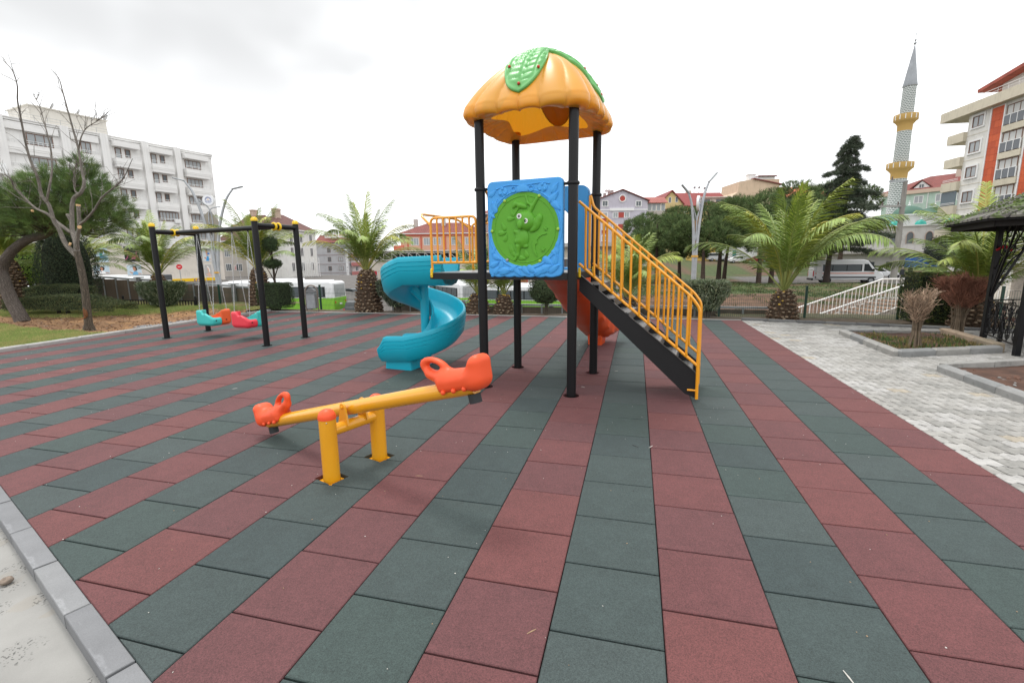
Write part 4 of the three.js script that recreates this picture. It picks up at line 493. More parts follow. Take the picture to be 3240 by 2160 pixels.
{
  const bz = -11.6, topY = (x) => x < -6 ? lerp(0.13, 1.08, Math.pow(clamp((-6 - x) / 15.5), 0.85)) : 0.13, w = 0.66; const b = thing('timber_barrier', 'long barrier of weathered brown timber panels in grey steel frames', 'barrier');
  const mats = [0, 1, 2, 3].map((k) => { const t = T.wood.clone(); t.needsUpdate = true; t.repeat.set(1.2, 0.7); t.offset.set(k * 0.23, k * 0.37); return std([[0.26, 0.21, 0.175], [0.22, 0.18, 0.15], [0.29, 0.235, 0.19], [0.25, 0.215, 0.185]][k], 0.85, { map: t }); }), r = rng(19);
  const pan = box(w - 0.05, 1.3, 0.03, 0, -0.65, 0), fr = merge([box(0.05, 1.36, 0.06, 0, -0.66, 0)]);
  for (let k = 0; k < 44; k++) { const x = -25 + k * w + w / 2, y = topY(x); if (x > -12.7 && x < -8.0) continue; const m = part('timber_panel', pan, mats[r() * 4 | 0], b); m.position.set(x, y - 0.04, bz); const q = part('panel_stile', fr, M.galv, b); q.position.set(x - w / 2, y, bz + 0.01); part('top_rail', [beam([x - w / 2, topY(x - w / 2) + 0.02, bz], [x + w / 2, topY(x + w / 2) + 0.02, bz], 0.1, 0.06)], M.galv, b); if (k % 7 === 2) part('steel_post', [box(0.12, 1.9, 0.1, x - w / 2, y - 0.8, bz + 0.1), box(0.3, 0.04, 0.2, x - w / 2, y + 0.13, bz + 0.08)], M.galv, b); }
  const lr = thing('picket_railing', 'low black picket railing in front of the timber barrier', 'railing'); const g = [box(3.3, 0.03, 0.025, -15.95, 0.33, -9.75), box(3.3, 0.025, 0.025, -15.95, 0.06, -9.75)]; part('rails', g, M.blackMatt, lr); for (let k = 0; k < 27; k++) part('picket', box(0.025, 0.3, 0.02, -17.55 + k * 0.125, 0.19, -9.752), M.blackMatt, lr); for (const x of [-17.62, -16, -14.35]) part('post', [box(0.05, 0.48, 0.05, x, 0.2, -9.75), ball(0.035, x, 0.46, -9.75, 10)], M.blackMatt, lr);
}
{ // litter bin
  const b = thing('litter_bin', 'grey metal litter bin hung in a rusty hoop at the far edge', 'litter bin', [-9.95, 0, -10.08], 0.35); const hoop = []; for (let k = 0; k <= 14; k++) { const a = Math.PI * k / 14; hoop.push([Math.cos(a) * 0.19, 0.66 + Math.sin(a) * 0.19, 0]); } part('hoop', [sweepTube([[0.19, -0.03, 0], ...hoop, [-0.19, -0.03, 0]], new Array(17).fill(0.024), 10)], std([0.33, 0.27, 0.235], 0.6, { metalness: 0.3, map: T.steel }), b); part('bin_body', [rbox(0.29, 0.48, 0.24, 0.03, 0, 0.33, 0.02), box(0.012, 0.05, 0.01, 0.06, 0.15, 0.145)], std([0.40, 0.42, 0.44], 0.45, { metalness: 0.4, map: T.steel }), b); part('bin_rim', [box(0.31, 0.02, 0.26, 0, 0.575, 0.02)], std([0.25, 0.26, 0.27], 0.5, { metalness: 0.4 }), b); part('bin_hood', [new THREE.CylinderGeometry(0.14, 0.14, 0.22, 20, 1, false, 0, Math.PI).rotateX(Math.PI / 2).rotateZ(Math.PI / 2).translate(0, 0.62, 0.01)], std([0.16, 0.165, 0.17], 0.5), b);
}
// ---------- foliage helpers ----------
function leafGeo(n, place, o = {}) { // place(r) -> {p, n, s, c}; each leaf a folded blade of two triangles
  const r = rng(o.seed || 1), pos = [], nor = [], col = [], a = new THREE.Vector3(), b = new THREE.Vector3(), d = new THREE.Vector3(), nn = new THREE.Vector3();
  for (let i = 0; i < n; i++) {
    const q = place(r); if (!q) continue; nn.set(q.n[0] + (r() - 0.5) * 1.3, q.n[1] + (r() - 0.5) * 1.3, q.n[2] + (r() - 0.5) * 1.3).normalize(); a.set(r() - 0.5, r() - 0.5 + (o.up || 0), r() - 0.5).addScaledVector(nn, o.out || 0); if (!o.out) a.addScaledVector(nn, -a.dot(nn)); a.normalize(); b.crossVectors(nn, a).normalize(); d.crossVectors(a, b);
    const L = q.s, w = q.s * (o.w || 0.4), P = q.p, f = w * 0.35, v = (x, y, z) => [P[0] + a.x * x + b.x * y + d.x * z, P[1] + a.y * x + b.y * y + d.y * z, P[2] + a.z * x + b.z * y + d.z * z];
    const A = v(-L / 2, 0, 0), B = v(L / 2, 0, 0), C = v(0, w / 2, f), D = v(0, -w / 2, f); pos.push(...A, ...B, ...C, ...B, ...A, ...D); for (let k = 0; k < 6; k++) col.push(...q.c);
  }
  const g = new THREE.BufferGeometry(); g.setAttribute('position', new THREE.Float32BufferAttribute(pos, 3)); g.setAttribute('color', new THREE.Float32BufferAttribute(col, 3)); g.computeVertexNormals(); return g;
}
const leafM = std([1, 1, 1], 0.6, { vertexColors: true, side: THREE.DoubleSide }), leafMatt = std([1, 1, 1], 0.85, { vertexColors: true, side: THREE.DoubleSide });
const vary = (r, c, k = 0.5) => { const f = 1 - k / 2 + r() * k; return [c[0] * f * (0.9 + r() * 0.2), c[1] * f, c[2] * f * (0.85 + r() * 0.3)]; };
const barkM = (c, s = 0.02) => std(c, 0.9, { map: T.bark, bumpMap: T.barkB, bumpScale: s });
function limb(pts, r0, r1, n = 10) { const c = new THREE.CatmullRomCurve3(pts.map(V)), N = Math.max(6, pts.length * 4), P = [], R = []; for (let i = 0; i <= N; i++) { P.push(c.getPoint(i / N)); R.push(lerp(r0, r1, Math.pow(i / N, 0.8))); } return sweepTube(P, R, n); }
// clipped shrub: sampled on a surface given by shape(u, v) -> [x, y, z, nx, ny, nz]
function shrub(t, n, shape, o) { const r = rng(o.seed); part('foliage', leafGeo(n, (q) => { const s = shape(q); const k = q() * (o.deep || 0.08); return { p: [s[0] - s[3] * k, s[1] - s[4] * k, s[2] - s[5] * k], n: [s[3], s[4], s[5]], s: o.size * (0.6 + q() * 0.8), c: vary(q, q() < (o.alt || 0) ? o.c2 : o.c) }; }, { seed: o.seed, w: o.w || 0.45, out: o.out, up: o.up }), o.mat || leafMatt, t); }
const ellS = (cx, cy, cz, a, b, c, lump = 0.1, sd = 0) => (q) => { const u = q() * 6.283, z = q() * 2 - 1, s = Math.sqrt(1 - z * z), x = Math.cos(u) * s, y = Math.sin(u) * s, k = 1 + lump * (fbm(x * 2.3 + 5 + sd, y * 2.3 + z * 1.9, 3) - 0.5) * 2; return [cx + x * a * k, cy + z * b * k, cz + y * c * k, x, z, y]; };
const boxS = (cx, cy, cz, a, b, c, flare = 0) => (q) => { const A = [b * c, a * c * 1.0, a * b], T2 = A[0] + A[1] + A[2]; let f = q() * T2, x = q() * 2 - 1, y = q() * 2 - 1, z = q() * 2 - 1, n = [0, 0, 0]; if (f < A[0]) { n[0] = x = Math.sign(x); } else if (f < A[0] + A[1]) { n[1] = y = q() < 0.8 ? 1 : -1; } else n[2] = z = Math.sign(z); const rd = 1 - 0.06 * (Math.abs(x) > 0.9 && Math.abs(y) > 0.9 ? 1 : 0), k = 1 + flare * y, wob = 1 + 0.05 * (fbm(x * 2 + cx, y * 2 + z * 2, 3) - 0.5); return [cx + x * a * k * rd * wob, cy + y * b * wob, cz + z * c * k * rd * wob, n[0], n[1], n[2]]; };
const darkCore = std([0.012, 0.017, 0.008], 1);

// ---------- date palms ----------
const frondGeos = (() => { // fronds rise from the origin in the local xy plane, curving over towards +x
  const out = []; const defs = [[1.5, 0.35], [1.4, 0.75], [1.3, 1.05], [1.18, 1.3], [1.06, 1.45], [0.92, 1.45], [0.72, 1.35], [0.4, 1.2], [1.42, 1.5], [1.2, 1.9]];
  defs.forEach(([a0, dr], vi) => {
    const r = rng(100 + vi), N = 22, P = [], pos = [], idx = []; let x = 0, y = 0, z = 0; const tw = (r() - 0.5) * 0.5; for (let i = 0; i <= N; i++) { P.push(new THREE.Vector3(x, y, z)); const t = i / N, a = a0 - dr * Math.pow(t, 1.9); x += Math.cos(a) / N; y += Math.sin(a) / N; z += tw * t * 0.6 / N; }
    const rach = sweepTube(P, P.map((_, i) => lerp(0.011, 0.002, Math.pow(i / N, 0.7))), 5, false);
    colorize(rach, [0.30, 0.33, 0.10]);
    const cv = new THREE.CatmullRomCurve3(P), lp = [], lc = []; const n = 66;
    for (let k = 0; k < n; k++) for (const s of [-1, 1]) {
      const t = 0.22 + 0.77 * (k + (r() - 0.5) * 0.5) / n, p = cv.getPoint(clamp(t)), tg = cv.getTangent(clamp(t)), side = new THREE.Vector3(0, 0, s), up = side.clone().cross(tg).multiplyScalar(-s).normalize(); if (up.y < 0 && a0 > 0.3) up.multiplyScalar(1);
      const env = Math.min(1, 0.45 + t * 1.5) * (t > 0.75 ? lerp(1, 0.35, (t - 0.75) / 0.25) : 1); let L = 0.165 * env * (0.85 + r() * 0.3); if (t < 0.22) L *= 0.5;
      const fw = lerp(0.75, 1.35, t) + (r() - 0.5) * 0.25, ov = 0.35 + r() * 0.6; const d = tg.clone().multiplyScalar(fw).add(side.multiplyScalar(0.85)).addScaledVector(up, ov).normalize(); const mid = p.clone().addScaledVector(d, L * 0.55), tip = mid.clone().addScaledVector(d, L * 0.45); tip.y -= L * (0.12 + r() * 0.12); mid.y -= L * 0.02;
      const wv = new THREE.Vector3().crossVectors(d, up).normalize().multiplyScalar(0.0044 * (0.8 + r() * 0.4)); const A = p.clone().addScaledVector(wv, 0.6), B = p.clone().addScaledVector(wv, -0.6), C = mid.clone().add(wv), D = mid.clone().sub(wv);
      for (const v of [A, B, C, B, D, C, C, D, tip]) lp.push(v.x, v.y, v.z); const f = 0.75 + r() * 0.5, c = [0.235 * f, 0.32 * f, 0.07 * f]; for (let q = 0; q < 9; q++) lc.push(...c);
    }
    const g = new THREE.BufferGeometry(); g.setAttribute('position', new THREE.Float32BufferAttribute(lp, 3)); g.setAttribute('color', new THREE.Float32BufferAttribute(lc, 3)); g.computeVertexNormals(); out.push(merge([rach, g]));
  }); return out;
})();
const palmLeaf = [[1, 1, 1], [0.8, 0.85, 0.8], [1.25, 1.12, 0.9], [1.7, 1.3, 0.85]].map((c) => std(c, 0.5, { vertexColors: true, side: THREE.DoubleSide })), deadLeaf = std([1.9, 1.0, 1.1], 0.8, { vertexColors: true, side: THREE.DoubleSide });
function palm(x, y, z, o) {
  const t = thing('date_palm', o.label, 'palm tree', [x, y, z], o.turn || 0, 'date palms round the playground'), r = rng(o.seed), h = o.h, R = o.R;
  const prof = [[0, -0.1], [R * 1.12, -0.1], [R * 1.1, 0.1 * h], [R * 0.98, 0.45 * h], [R * 0.78, 0.8 * h], [R * 0.5, h], [R * 0.3, h * 1.05], [0, h * 1.08]].map((p) => new THREE.Vector2(...p)); const tr = part('trunk', [new THREE.LatheGeometry(prof, 20)], barkM([0.10, 0.065, 0.04]), t);
  const cv = new THREE.SplineCurve(prof.slice(1, 7)), bs = []; const rows = Math.round(h / 0.075) + 3; for (let j = 0; j < rows; j++) { const v = (j + 0.5) / rows, q = cv.getPoint(v), n = Math.max(7, Math.round(q.x * 6.283 / 0.125)); for (let k = 0; k < n; k++) { const a = (k + (j % 2) * 0.5 + (r() - 0.5) * 0.55) / n * 6.283, s = (0.085 + 0.04 * r()) * (0.75 + R * 0.7); const g = new THREE.CylinderGeometry(s * 0.34, s * 0.72, s * 1.0, 5, 1).scale(1, 1, 0.6); const cutF = 0.35 + r() * 1.1, tanC = [0.22 * cutF, 0.165 * cutF, 0.11 * cutF], yel = v > 0.45 && r() < 0.16; g.rotateX(1.0 + r() * 0.35); g.rotateY(-a + Math.PI / 2); g.translate(Math.cos(a) * q.x * 1.02, q.y + (r() - 0.5) * 0.05, Math.sin(a) * q.x * 1.02); const f = 0.6 + r() * 0.8, dk = [0.13 * f, 0.082 * f, 0.05 * f]; bs.push(colorize(g.index ? g.toNonIndexed() : g, (X, Y, Z, i) => i >= 30 && i < 45 ? (yel ? [0.5, 0.32, 0.05] : tanC) : dk)); } }
  const b = part('leaf_bases', bs, std([1, 1, 1], 0.85, { vertexColors: true }), t); b.userData.kind = 'stuff';
  const N = o.n; for (let k = 0; k < N; k++) { const u = (k + 0.5) / N, vi = o.pick ? o.pick(u, r) : Math.min(6, Math.floor(Math.pow(u, 1.1) * (o.low || 6.4))); const f = part('frond', frondGeos[r() < 0.18 ? 8 + (r() * 2 | 0) : vi], palmLeaf[u < 0.15 ? 2 : r() < 0.1 ? 3 : r() * 2.4 | 0], t); f.position.set(0, h * 1.0, 0); f.rotation.y = k * 2.39996 + r() * 0.4; f.rotation.x = (r() - 0.5) * 0.25; const s = o.L * (0.82 + r() * 0.3) * (u < 0.1 ? 0.85 : 1); f.scale.set(s, s, s * 1.05); }
  for (let k = 0; k < (o.dead || 0); k++) { const f = part('dry_frond', frondGeos[7], deadLeaf, t); f.position.set(0, h * 0.95, 0); f.rotation.set(0, k * 1.9 + 2.6, -1.3); f.scale.setScalar(o.L * 0.35); }
  return t;
}
palm(-12.02, 0, -10.15, { label: 'date palm behind the swing frame, beside the tiered topiary', seed: 1, h: 1.32, R: 0.32, n: 28, L: 2.25 });
palm(-8.03, 0, -10.35, { label: 'full date palm standing alone between litter bin and blue slide', seed: 2, h: 1.25, R: 0.36, n: 30, L: 2.4, low: 6.3 });
palm(4.1, 0, -10.45, { label: 'large broad date palm behind the paving with thick short trunk', seed: 3, h: 0.68, R: 0.31, n: 24, L: 3.05, dead: 1, low: 5.6 });
palm(7.75, 0, -9.55, { label: 'date palm behind the gazebo and pruned shrubs', seed: 4, h: 0.6, R: 0.36, n: 28, L: 2.4 });
palm(-4.35, 0, -10.5, { label: 'small date palm with squat trunk behind the play tower', seed: 5, h: 0.55, R: 0.3, n: 22, L: 1.75 });
palm(-3.55, 0, -10.6, { label: 'small date palm right of its twin, under the koala panel', seed: 6, h: 0.5, R: 0.26, n: 20, L: 1.6 });
palm(0.12, -0.3, -11.3, { label: 'date palm seen through the stair railing', seed: 7, h: 0.7, R: 0.28, n: 26, L: 2.2 });
palm(-17.3, 0, -10.9, { label: 'date palm behind the vase-shaped shrub at the swings', seed: 8, h: 1.1, R: 0.32, n: 26, L: 2.6 });
palm(-21.3, 0, -10.9, { label: 'date palm with drooping fronds behind the bare tree', seed: 9, h: 1.4, R: 0.32, n: 24, L: 2.3, pick: (u) => 2 + Math.floor(u * 5.9) });
palm(-21.7, 0, -8.9, { label: 'date palm behind the leaning pine at the left edge', seed: 10, h: 1.7, R: 0.42, n: 30, L: 2.4 });

// ---------- bare tree ----------
{
  const t = thing('bare_tree', 'leafless young tree with sawn branches on the lawn', 'tree'), r = rng(55);
  const trunk = [[-13.06, -0.05, -5.48], [-13.02, 0.56, -5.48], [-12.98, 1.15, -5.48], [-13, 1.64, -5.48], [-13.04, 1.95, -5.48]];
  part('trunk', [limb(trunk, 0.092, 0.066, 16), limb([[-13.12, -0.06, -5.4], [-13.08, 0.1, -5.44], [-13.05, 0.4, -5.47]], 0.07, 0.04, 10), limb([[-12.98, -0.06, -5.52], [-13.0, 0.12, -5.5], [-13.02, 0.4, -5.48]], 0.07, 0.04, 10)], barkM([0.20, 0.165, 0.13], 0.03), t);
  const limbs = [[[[-13.05, 1.82, -5.48], [-13.27, 2.12, -5.42], [-13.33, 2.48, -5.37], [-13.35, 2.65, -5.31], [-13.34, 3.04, -5.25], [-13.41, 3.24, -5.19], [-13.36, 3.57, -5.14], [-13.3, 3.74, -5.08], [-13.38, 4.05, -5.06], [-13.35, 4.51, -5.01], [-13.29, 4.9, -4.97], [-13.23, 5.27, -4.93], [-13.09, 5.55, -4.89], [-13.07, 5.83, -4.84], [-13.24, 6.06, -4.8]], 0.085, 0.006], [[[-13.04, 1.86, -5.48], [-13.08, 2.18, -5.52], [-13.2, 2.38, -5.57], [-13.23, 2.66, -5.61], [-13.11, 3.22, -5.65], [-12.89, 3.36, -5.69], [-12.81, 3.58, -5.74], [-12.87, 3.78, -5.78], [-12.92, 4.16, -5.81], [-12.96, 4.38, -5.84], [-13.07, 4.84, -5.87], [-13.19, 5.42, -5.89], [-13.29, 5.8, -5.92], [-13.38, 6.07, -5.95], [-13.64, 6.32, -5.98]], 0.095, 0.006], [[[-13.03, 2.0, -5.48], [-12.8, 2.39, -5.42], [-12.6, 2.57, -5.36], [-12.34, 2.64, -5.29], [-11.91, 2.86, -5.23], [-11.51, 3.13, -5.17], [-10.96, 3.35, -5.11], [-10.64, 3.47, -5.04], [-10.22, 3.85, -4.98]], 0.065, 0.006], [[[-13.25, 2.4, -5.56], [-13.63, 2.7, -5.51], [-13.73, 2.86, -5.43], [-13.95, 3, -5.34], [-14.17, 3.28, -5.26], [-14.27, 3.52, -5.17], [-14.16, 3.65, -5.09], [-14.21, 3.75, -5]], 0.06, 0.012], [[[-13.36, 3.1, -5.22], [-13.12, 3.48, -5.2], [-13.08, 3.81, -5.27], [-13.09, 4.29, -5.33], [-13.23, 4.7, -5.4], [-13.38, 5.04, -5.47], [-13.53, 5.38, -5.53], [-13.76, 5.63, -5.6]], 0.04, 0.005], [[[-12.96, 4.38, -5.84], [-12.73, 4.64, -5.78], [-12.65, 4.85, -5.86], [-12.43, 5, -5.94], [-12.21, 5.13, -6.02], [-11.91, 5.24, -6.1]], 0.025, 0.005], [[[-12.83, 2.42, -5.46], [-12.75, 2.6, -5.44], [-12.62, 3.01, -5.4]], 0.05, 0.045], [[[-13.2, 2.6, -5.6], [-13.36, 2.85, -5.62]], 0.04, 0.04], [[[-12.86, 3.34, -5.69], [-13.15, 3.4, -5.75], [-13.2, 3.75, -5.8], [-13.1, 4.1, -5.85]], 0.03, 0.012]];
  const bm = barkM([0.29, 0.265, 0.24], 0.006), tw = [];
  for (const [p, a, b] of limbs) { part('limb', [limb(p, a * 0.7, b * 0.9, 10)], bm, t); if (b < 0.02) { const c = new THREE.CatmullRomCurve3(p.map(V)); for (let k = 0; k < 16; k++) { const u = 0.3 + 0.68 * r(), q = c.getPoint(u), d = c.getTangent(u).add(new THREE.Vector3(r() - 0.5, r() * 0.9 - 0.15, r() - 0.5).multiplyScalar(2.2)).normalize(), L = (0.25 + r() * 0.55) * (1.2 - u * 0.6), P = [q.clone()]; let cur = q.clone(); for (let i = 0; i < 4; i++) { cur = cur.clone().addScaledVector(d, L / 4); d.add(new THREE.Vector3((r() - 0.5) * 0.5, (r() - 0.4) * 0.5, (r() - 0.5) * 0.5)).normalize(); P.push(cur); } tw.push(sweepTube(P, P.map((_, i) => lerp(0.008, 0.0025, i / 4)), 4, false)); if (r() < 0.6) { const e = P[2].clone(), f = e.clone().add(new THREE.Vector3(r() - 0.5, r() * 0.7, r() - 0.5).multiplyScalar(0.5)); tw.push(sweepTube([e, e.clone().lerp(f, 0.5).add(new THREE.Vector3(0, 0.03, 0)), f], [0.005, 0.004, 0.002], 4, false)); } } } }
  part('twigs', tw, bm, t).userData.kind = 'stuff';
  const cut = std([0.62, 0.40, 0.2], 0.8); for (const [p, n, s] of [[[-13.1, 2.12, -5.4], [-0.4, 0.3, 1], 0.04], [[-12.5, 2.5, -5.27], [0.5, -0.1, 1], 0.04], [[-14.0, 2.93, -5.3], [-1, -0.1, 0.6], 0.03], [[-12.62, 3.02, -5.4], [0.2, 1, 0], 0.044]]) { const g = new THREE.CylinderGeometry(s, s, 0.035, 14); g.applyQuaternion(new THREE.Quaternion().setFromUnitVectors(new THREE.Vector3(0, 1, 0), V(n).normalize())); part('sawn_stub', [g.translate(...p)], cut, t); } part('bark_wound', [nets((x, y, z) => sdEll(x, y, z, 0.05, 0.12, 0.03) + 0.01 * Math.sin(x * 90), [-0.08, -0.15, -0.05], [0.08, 0.15, 0.05], 0.015).translate(-12.99, 0.42, -5.405), bar([-12.98, 0.33, -5.4], [-13.1, 0.25, -5.3], 0.018, 6, 0.004)], std([0.42, 0.17, 0.06], 0.85, { map: T.wood }), t);
}
// ---------- pines and cedar ----------
function needleGeo(tufts, per, L, o, seed) { // tufts: [x, y, z, dx, dy, dz]; thin single-triangle needles
  const r = rng(seed), pos = [], col = []; for (const [x, y, z, dx, dy, dz] of tufts) { const f = 0.55 + r() * 0.8, warm = r(); for (let k = 0; k < per; k++) { const d = new THREE.Vector3(dx + (r() - 0.5) * o.spread, dy + (r() - 0.5) * o.spread, dz + (r() - 0.5) * o.spread).normalize(), l = L * (0.6 + r() * 0.6), s = new THREE.Vector3(r() - 0.5, r() - 0.5, r() - 0.5).cross(d).normalize().multiplyScalar(o.w), bx = x + (r() - 0.5) * L * o.jit, by = y + (r() - 0.5) * L * o.jit, bz = z + (r() - 0.5) * L * o.jit; pos.push(bx - s.x, by - s.y, bz - s.z, bx + s.x, by + s.y, bz + s.z, bx + d.x * l, by + d.y * l, bz + d.z * l); const g = f * (0.8 + r() * 0.4), c = [o.c[0] * g * (0.9 + warm * 0.3), o.c[1] * g, o.c[2] * g]; col.push(...c, ...c, ...c); } }
  const g = new THREE.BufferGeometry(); g.setAttribute('position', new THREE.Float32BufferAttribute(pos, 3)); g.setAttribute('color', new THREE.Float32BufferAttribute(col, 3)); g.computeVertexNormals(); return g;
}
{
  const t = thing('leaning_pine', 'pine with a bent leaning trunk and dense needle crown at the left', 'tree'), r = rng(66);
  const tp = [[-17.55, -0.1, -6.7], [-17.61, 0.05, -6.71], [-17.98, 0.54, -6.77], [-18.24, 1.06, -6.83], [-18.39, 1.49, -6.9], [-18.14, 1.87, -6.96], [-17.83, 2.14, -7.02], [-17.33, 2.38, -7.08], [-16.77, 2.5, -7.15], [-16.34, 2.73, -7.21], [-15.9, 3.1, -7.3], [-15.4, 3.6, -7.3]];
  part('trunk', [limb(tp, 0.2, 0.08, 16)], barkM([0.27, 0.225, 0.2], 0.05), t);
  const blobs = [[-17.9, 3.5, -7.3, 1.0, 0.7, 1.0], [-17.0, 3.3, -6.9, 1.1, 0.65, 1.0], [-16.1, 3.5, -7.2, 1.0, 0.7, 1.1], [-15.2, 3.5, -7.3, 0.95, 0.75, 0.9], [-14.6, 3.2, -7.4, 0.75, 0.6, 0.8], [-15.1, 4.0, -7.3, 0.55, 0.55, 0.6], [-16.3, 4.0, -7.2, 0.6, 0.45, 0.6], [-18.6, 3.2, -7.0, 0.8, 0.5, 0.8], [-16.4, 2.9, -7.0, 1.3, 0.4, 1.0], [-15.0, 2.85, -7.4, 0.9, 0.4, 0.8], [-18.0, 2.85, -7.2, 1.0, 0.4, 0.9], [-14.95, 4.4, -7.3, 0.3, 0.35, 0.3]];
  const tufts = [], br = []; for (const [cx, cy, cz, a, b, c] of blobs) { const n = Math.round(210 * (a * b + b * c + a * c) / 2); for (let k = 0; k < n; k++) { const u = r() * 6.283, z = r() * 2 - 1, s = Math.sqrt(1 - z * z), q = Math.pow(r(), 0.33), x = Math.cos(u) * s, y = Math.sin(u) * s; tufts.push([cx + x * a * q, cy + z * b * q, cz + y * c * q, x, z * 0.7 + 0.55, y]); if (k % 9 === 0) { const root = V([clamp(cx, -17.4, -15.6), cy - 0.35, cz]); br.push(limb([root, [lerp(root.x, cx + x * a * q, 0.6), cy + z * b * q - 0.12, lerp(cz, cz + y * c * q, 0.6)], [cx + x * a * q, cy + z * b * q, cz + y * c * q]], 0.022, 0.006, 5)); } } }
  part('branches', br, barkM([0.16, 0.12, 0.09]), t); part('crown', needleGeo(tufts, 46, 0.2, { spread: 1.5, w: 0.0035, jit: 0.55, c: [0.12, 0.195, 0.05] }, 5), leafM, t);
}
function stonePine(x, z, h, w, seed, label, group) { // umbrella pine seen from afar
  const y = terrainY(x, z), t = thing('stone_pine', label, 'tree', [x, y - 0.1, z], 0, group), r = rng(seed), lean = (r() - 0.5) * 0.8; w *= 1.2; const cb = h * 0.3; part('trunk', [limb([[0, 0, 0], [lean * 0.3, h * 0.25, 0], [lean * 0.8, h * 0.5, 0.1], [lean, h * 0.75, 0]], 0.04 * h * 0.55 + 0.08, 0.08, 9), ...Array.from({ length: 6 }, (_, k) => { const a = k * 1.1 + r(); return limb([[lean * 0.7, h * 0.45, 0], [lean + Math.cos(a) * w * 0.35, h * 0.58, Math.sin(a) * w * 0.35], [lean + Math.cos(a) * w * 0.6, h * 0.75, Math.sin(a) * w * 0.6]], 0.09, 0.03, 6); })], barkM([0.17, 0.12, 0.095], 0.04), t);
  const tufts = [], nb = 11; for (let b = 0; b < nb; b++) { const a = r() * 6.283, q = Math.sqrt(r()), bx = lean + Math.cos(a) * q * w * 0.68, bz = Math.sin(a) * q * w * 0.68, by = lerp(cb + h * 0.12, h * 0.86, Math.pow(r(), 0.7)) - q * h * 0.06, br = w * (0.34 + r() * 0.16); const n = 330; for (let k = 0; k < n; k++) { const u = r() * 6.283, zz = r() * 1.6 - 0.6, s = Math.sqrt(Math.max(0, 1 - zz * zz)), k2 = 0.75 + 0.3 * r(), nx = Math.cos(u) * s, nz = Math.sin(u) * s; tufts.push([bx + nx * br * k2, by + zz * br * 0.62 * k2, bz + nz * br * k2, nx, zz + 0.5, nz]); } }
  part('crown', needleGeo(tufts, 8, 0.36, { spread: 1.3, w: 0.028, jit: 0.7, c: [0.10, 0.155, 0.05] }, seed), leafMatt, t); return t;
}
{
  const G = 'stone pines on the grassy bank'; const L = [[2.6, -52, 8.8, 3.6, 'stone pine at the left end of the grove, before the lilac house'], [5.6, -59, 9.2, 3.4, 'second stone pine of the grove, behind the stair railing'], [6.9, -48, 8.0, 2.9, 'stone pine left of the forked street lamp'], [9.6, -56, 11.2, 4.2, 'tall stone pine right of the forked street lamp, below the red roof'], [11.5, -64, 10.5, 4.0, 'stone pine deep in the grove behind the tall one'], [12.6, -50.5, 9.6, 3.5, 'stone pine between forked lamp and large palm'], [14.6, -54, 9.8, 3.6, 'stone pine hidden partly by the large palm fronds'], [17.6, -60, 12.0, 4.2, 'stone pine just left of the dark cedar'], [0.2, -66, 9.0, 3.4, 'far stone pine at the edge of the bank by the lilac house'], [28.2, -74, 15.2, 4.6, 'rounded pine right of the cedar, beside the minaret']];
  L.forEach(([x, z, h, w, lb], i) => stonePine(x, z, h, w, 200 + i * 7, lb, G));
  // cedar with flat tiers
  const x0 = 21.6, z0 = -59, y0 = terrainY(x0, z0), t = thing('cedar_tree', 'tall dark cedar with flat drooping tiers behind the white minibus', 'tree', [x0, y0, z0]), r = rng(404), H = 16.5; part('trunk', [limb([[0, -0.2, 0], [0.1, 3, 0], [0.5, 8, 0], [1.2, H * 0.97, 0]], 0.42, 0.04, 10)], barkM([0.14, 0.11, 0.095], 0.05), t);
  const tf = [], bs = []; for (let k = 0; k < 64; k++) { const u = k / 64, y = lerp(4.0, H * 0.97, u) + (r() - 0.5) * 0.9 * (1 - u), a = k * 2.4 + r() * 0.9, L = lerp(7.4, 0.5, Math.pow(u, 0.8)) * (0.45 + r() * 0.65), tx = 0.5 + u * 0.7, tip = [tx + Math.cos(a) * L, y + (r() - 0.5) * 0.5 + 0.25 * u, Math.sin(a) * L]; bs.push(limb([[tx, y - 0.35, 0], [tx + Math.cos(a) * L * 0.5, y + 0.2, Math.sin(a) * L * 0.5], tip], 0.07, 0.015, 5)); const n = Math.round(30 + L * 36); for (let i = 0; i < n; i++) { const q = Math.pow(r(), 0.6), wid = 0.95 * (1 - Math.abs(q - 0.55)) * (0.4 + L * 0.22), s = (r() - 0.5) * 2 * wid; tf.push([tx + Math.cos(a) * L * q - Math.sin(a) * s, y + 0.18 * Math.sin(q * 3) - Math.abs(s) * 0.12 + (r() - 0.5) * 0.16 - q * q * 0.35, Math.sin(a) * L * q + Math.cos(a) * s, Math.cos(a) * 0.6, -0.05, Math.sin(a) * 0.6]); } }
  part('branches', bs, barkM([0.12, 0.1, 0.09]), t); part('crown', needleGeo(tf, 9, 0.42, { spread: 1.4, w: 0.022, jit: 0.8, c: [0.062, 0.085, 0.052] }, 9), leafMatt, t);
  const dk = thing('round_tree', 'dark grey-green rounded tree in front of the mosque', 'tree', [30, -1.4, -52]); part('trunk', [limb([[0, 0, 0], [0.1, 1, 0], [0.2, 2.4, 0]], 0.15, 0.08)], barkM([0.14, 0.12, 0.1]), dk); part('crown', leafGeo(9000, (q) => { const s = ellS(0.2, 3.1, 0, 3.0, 1.7, 2.0, 0.3)(q), k = Math.pow(q(), 0.4) * 0.5 + 0.5; return { p: [lerp(0.2, s[0], k), lerp(3.1, s[1], k), lerp(0, s[2], k)], n: [s[3], s[4], s[5]], s: 0.14 + q() * 0.1, c: vary(q, [0.035, 0.045, 0.035]) }; }, { seed: 8 }), leafMatt, dk);
}
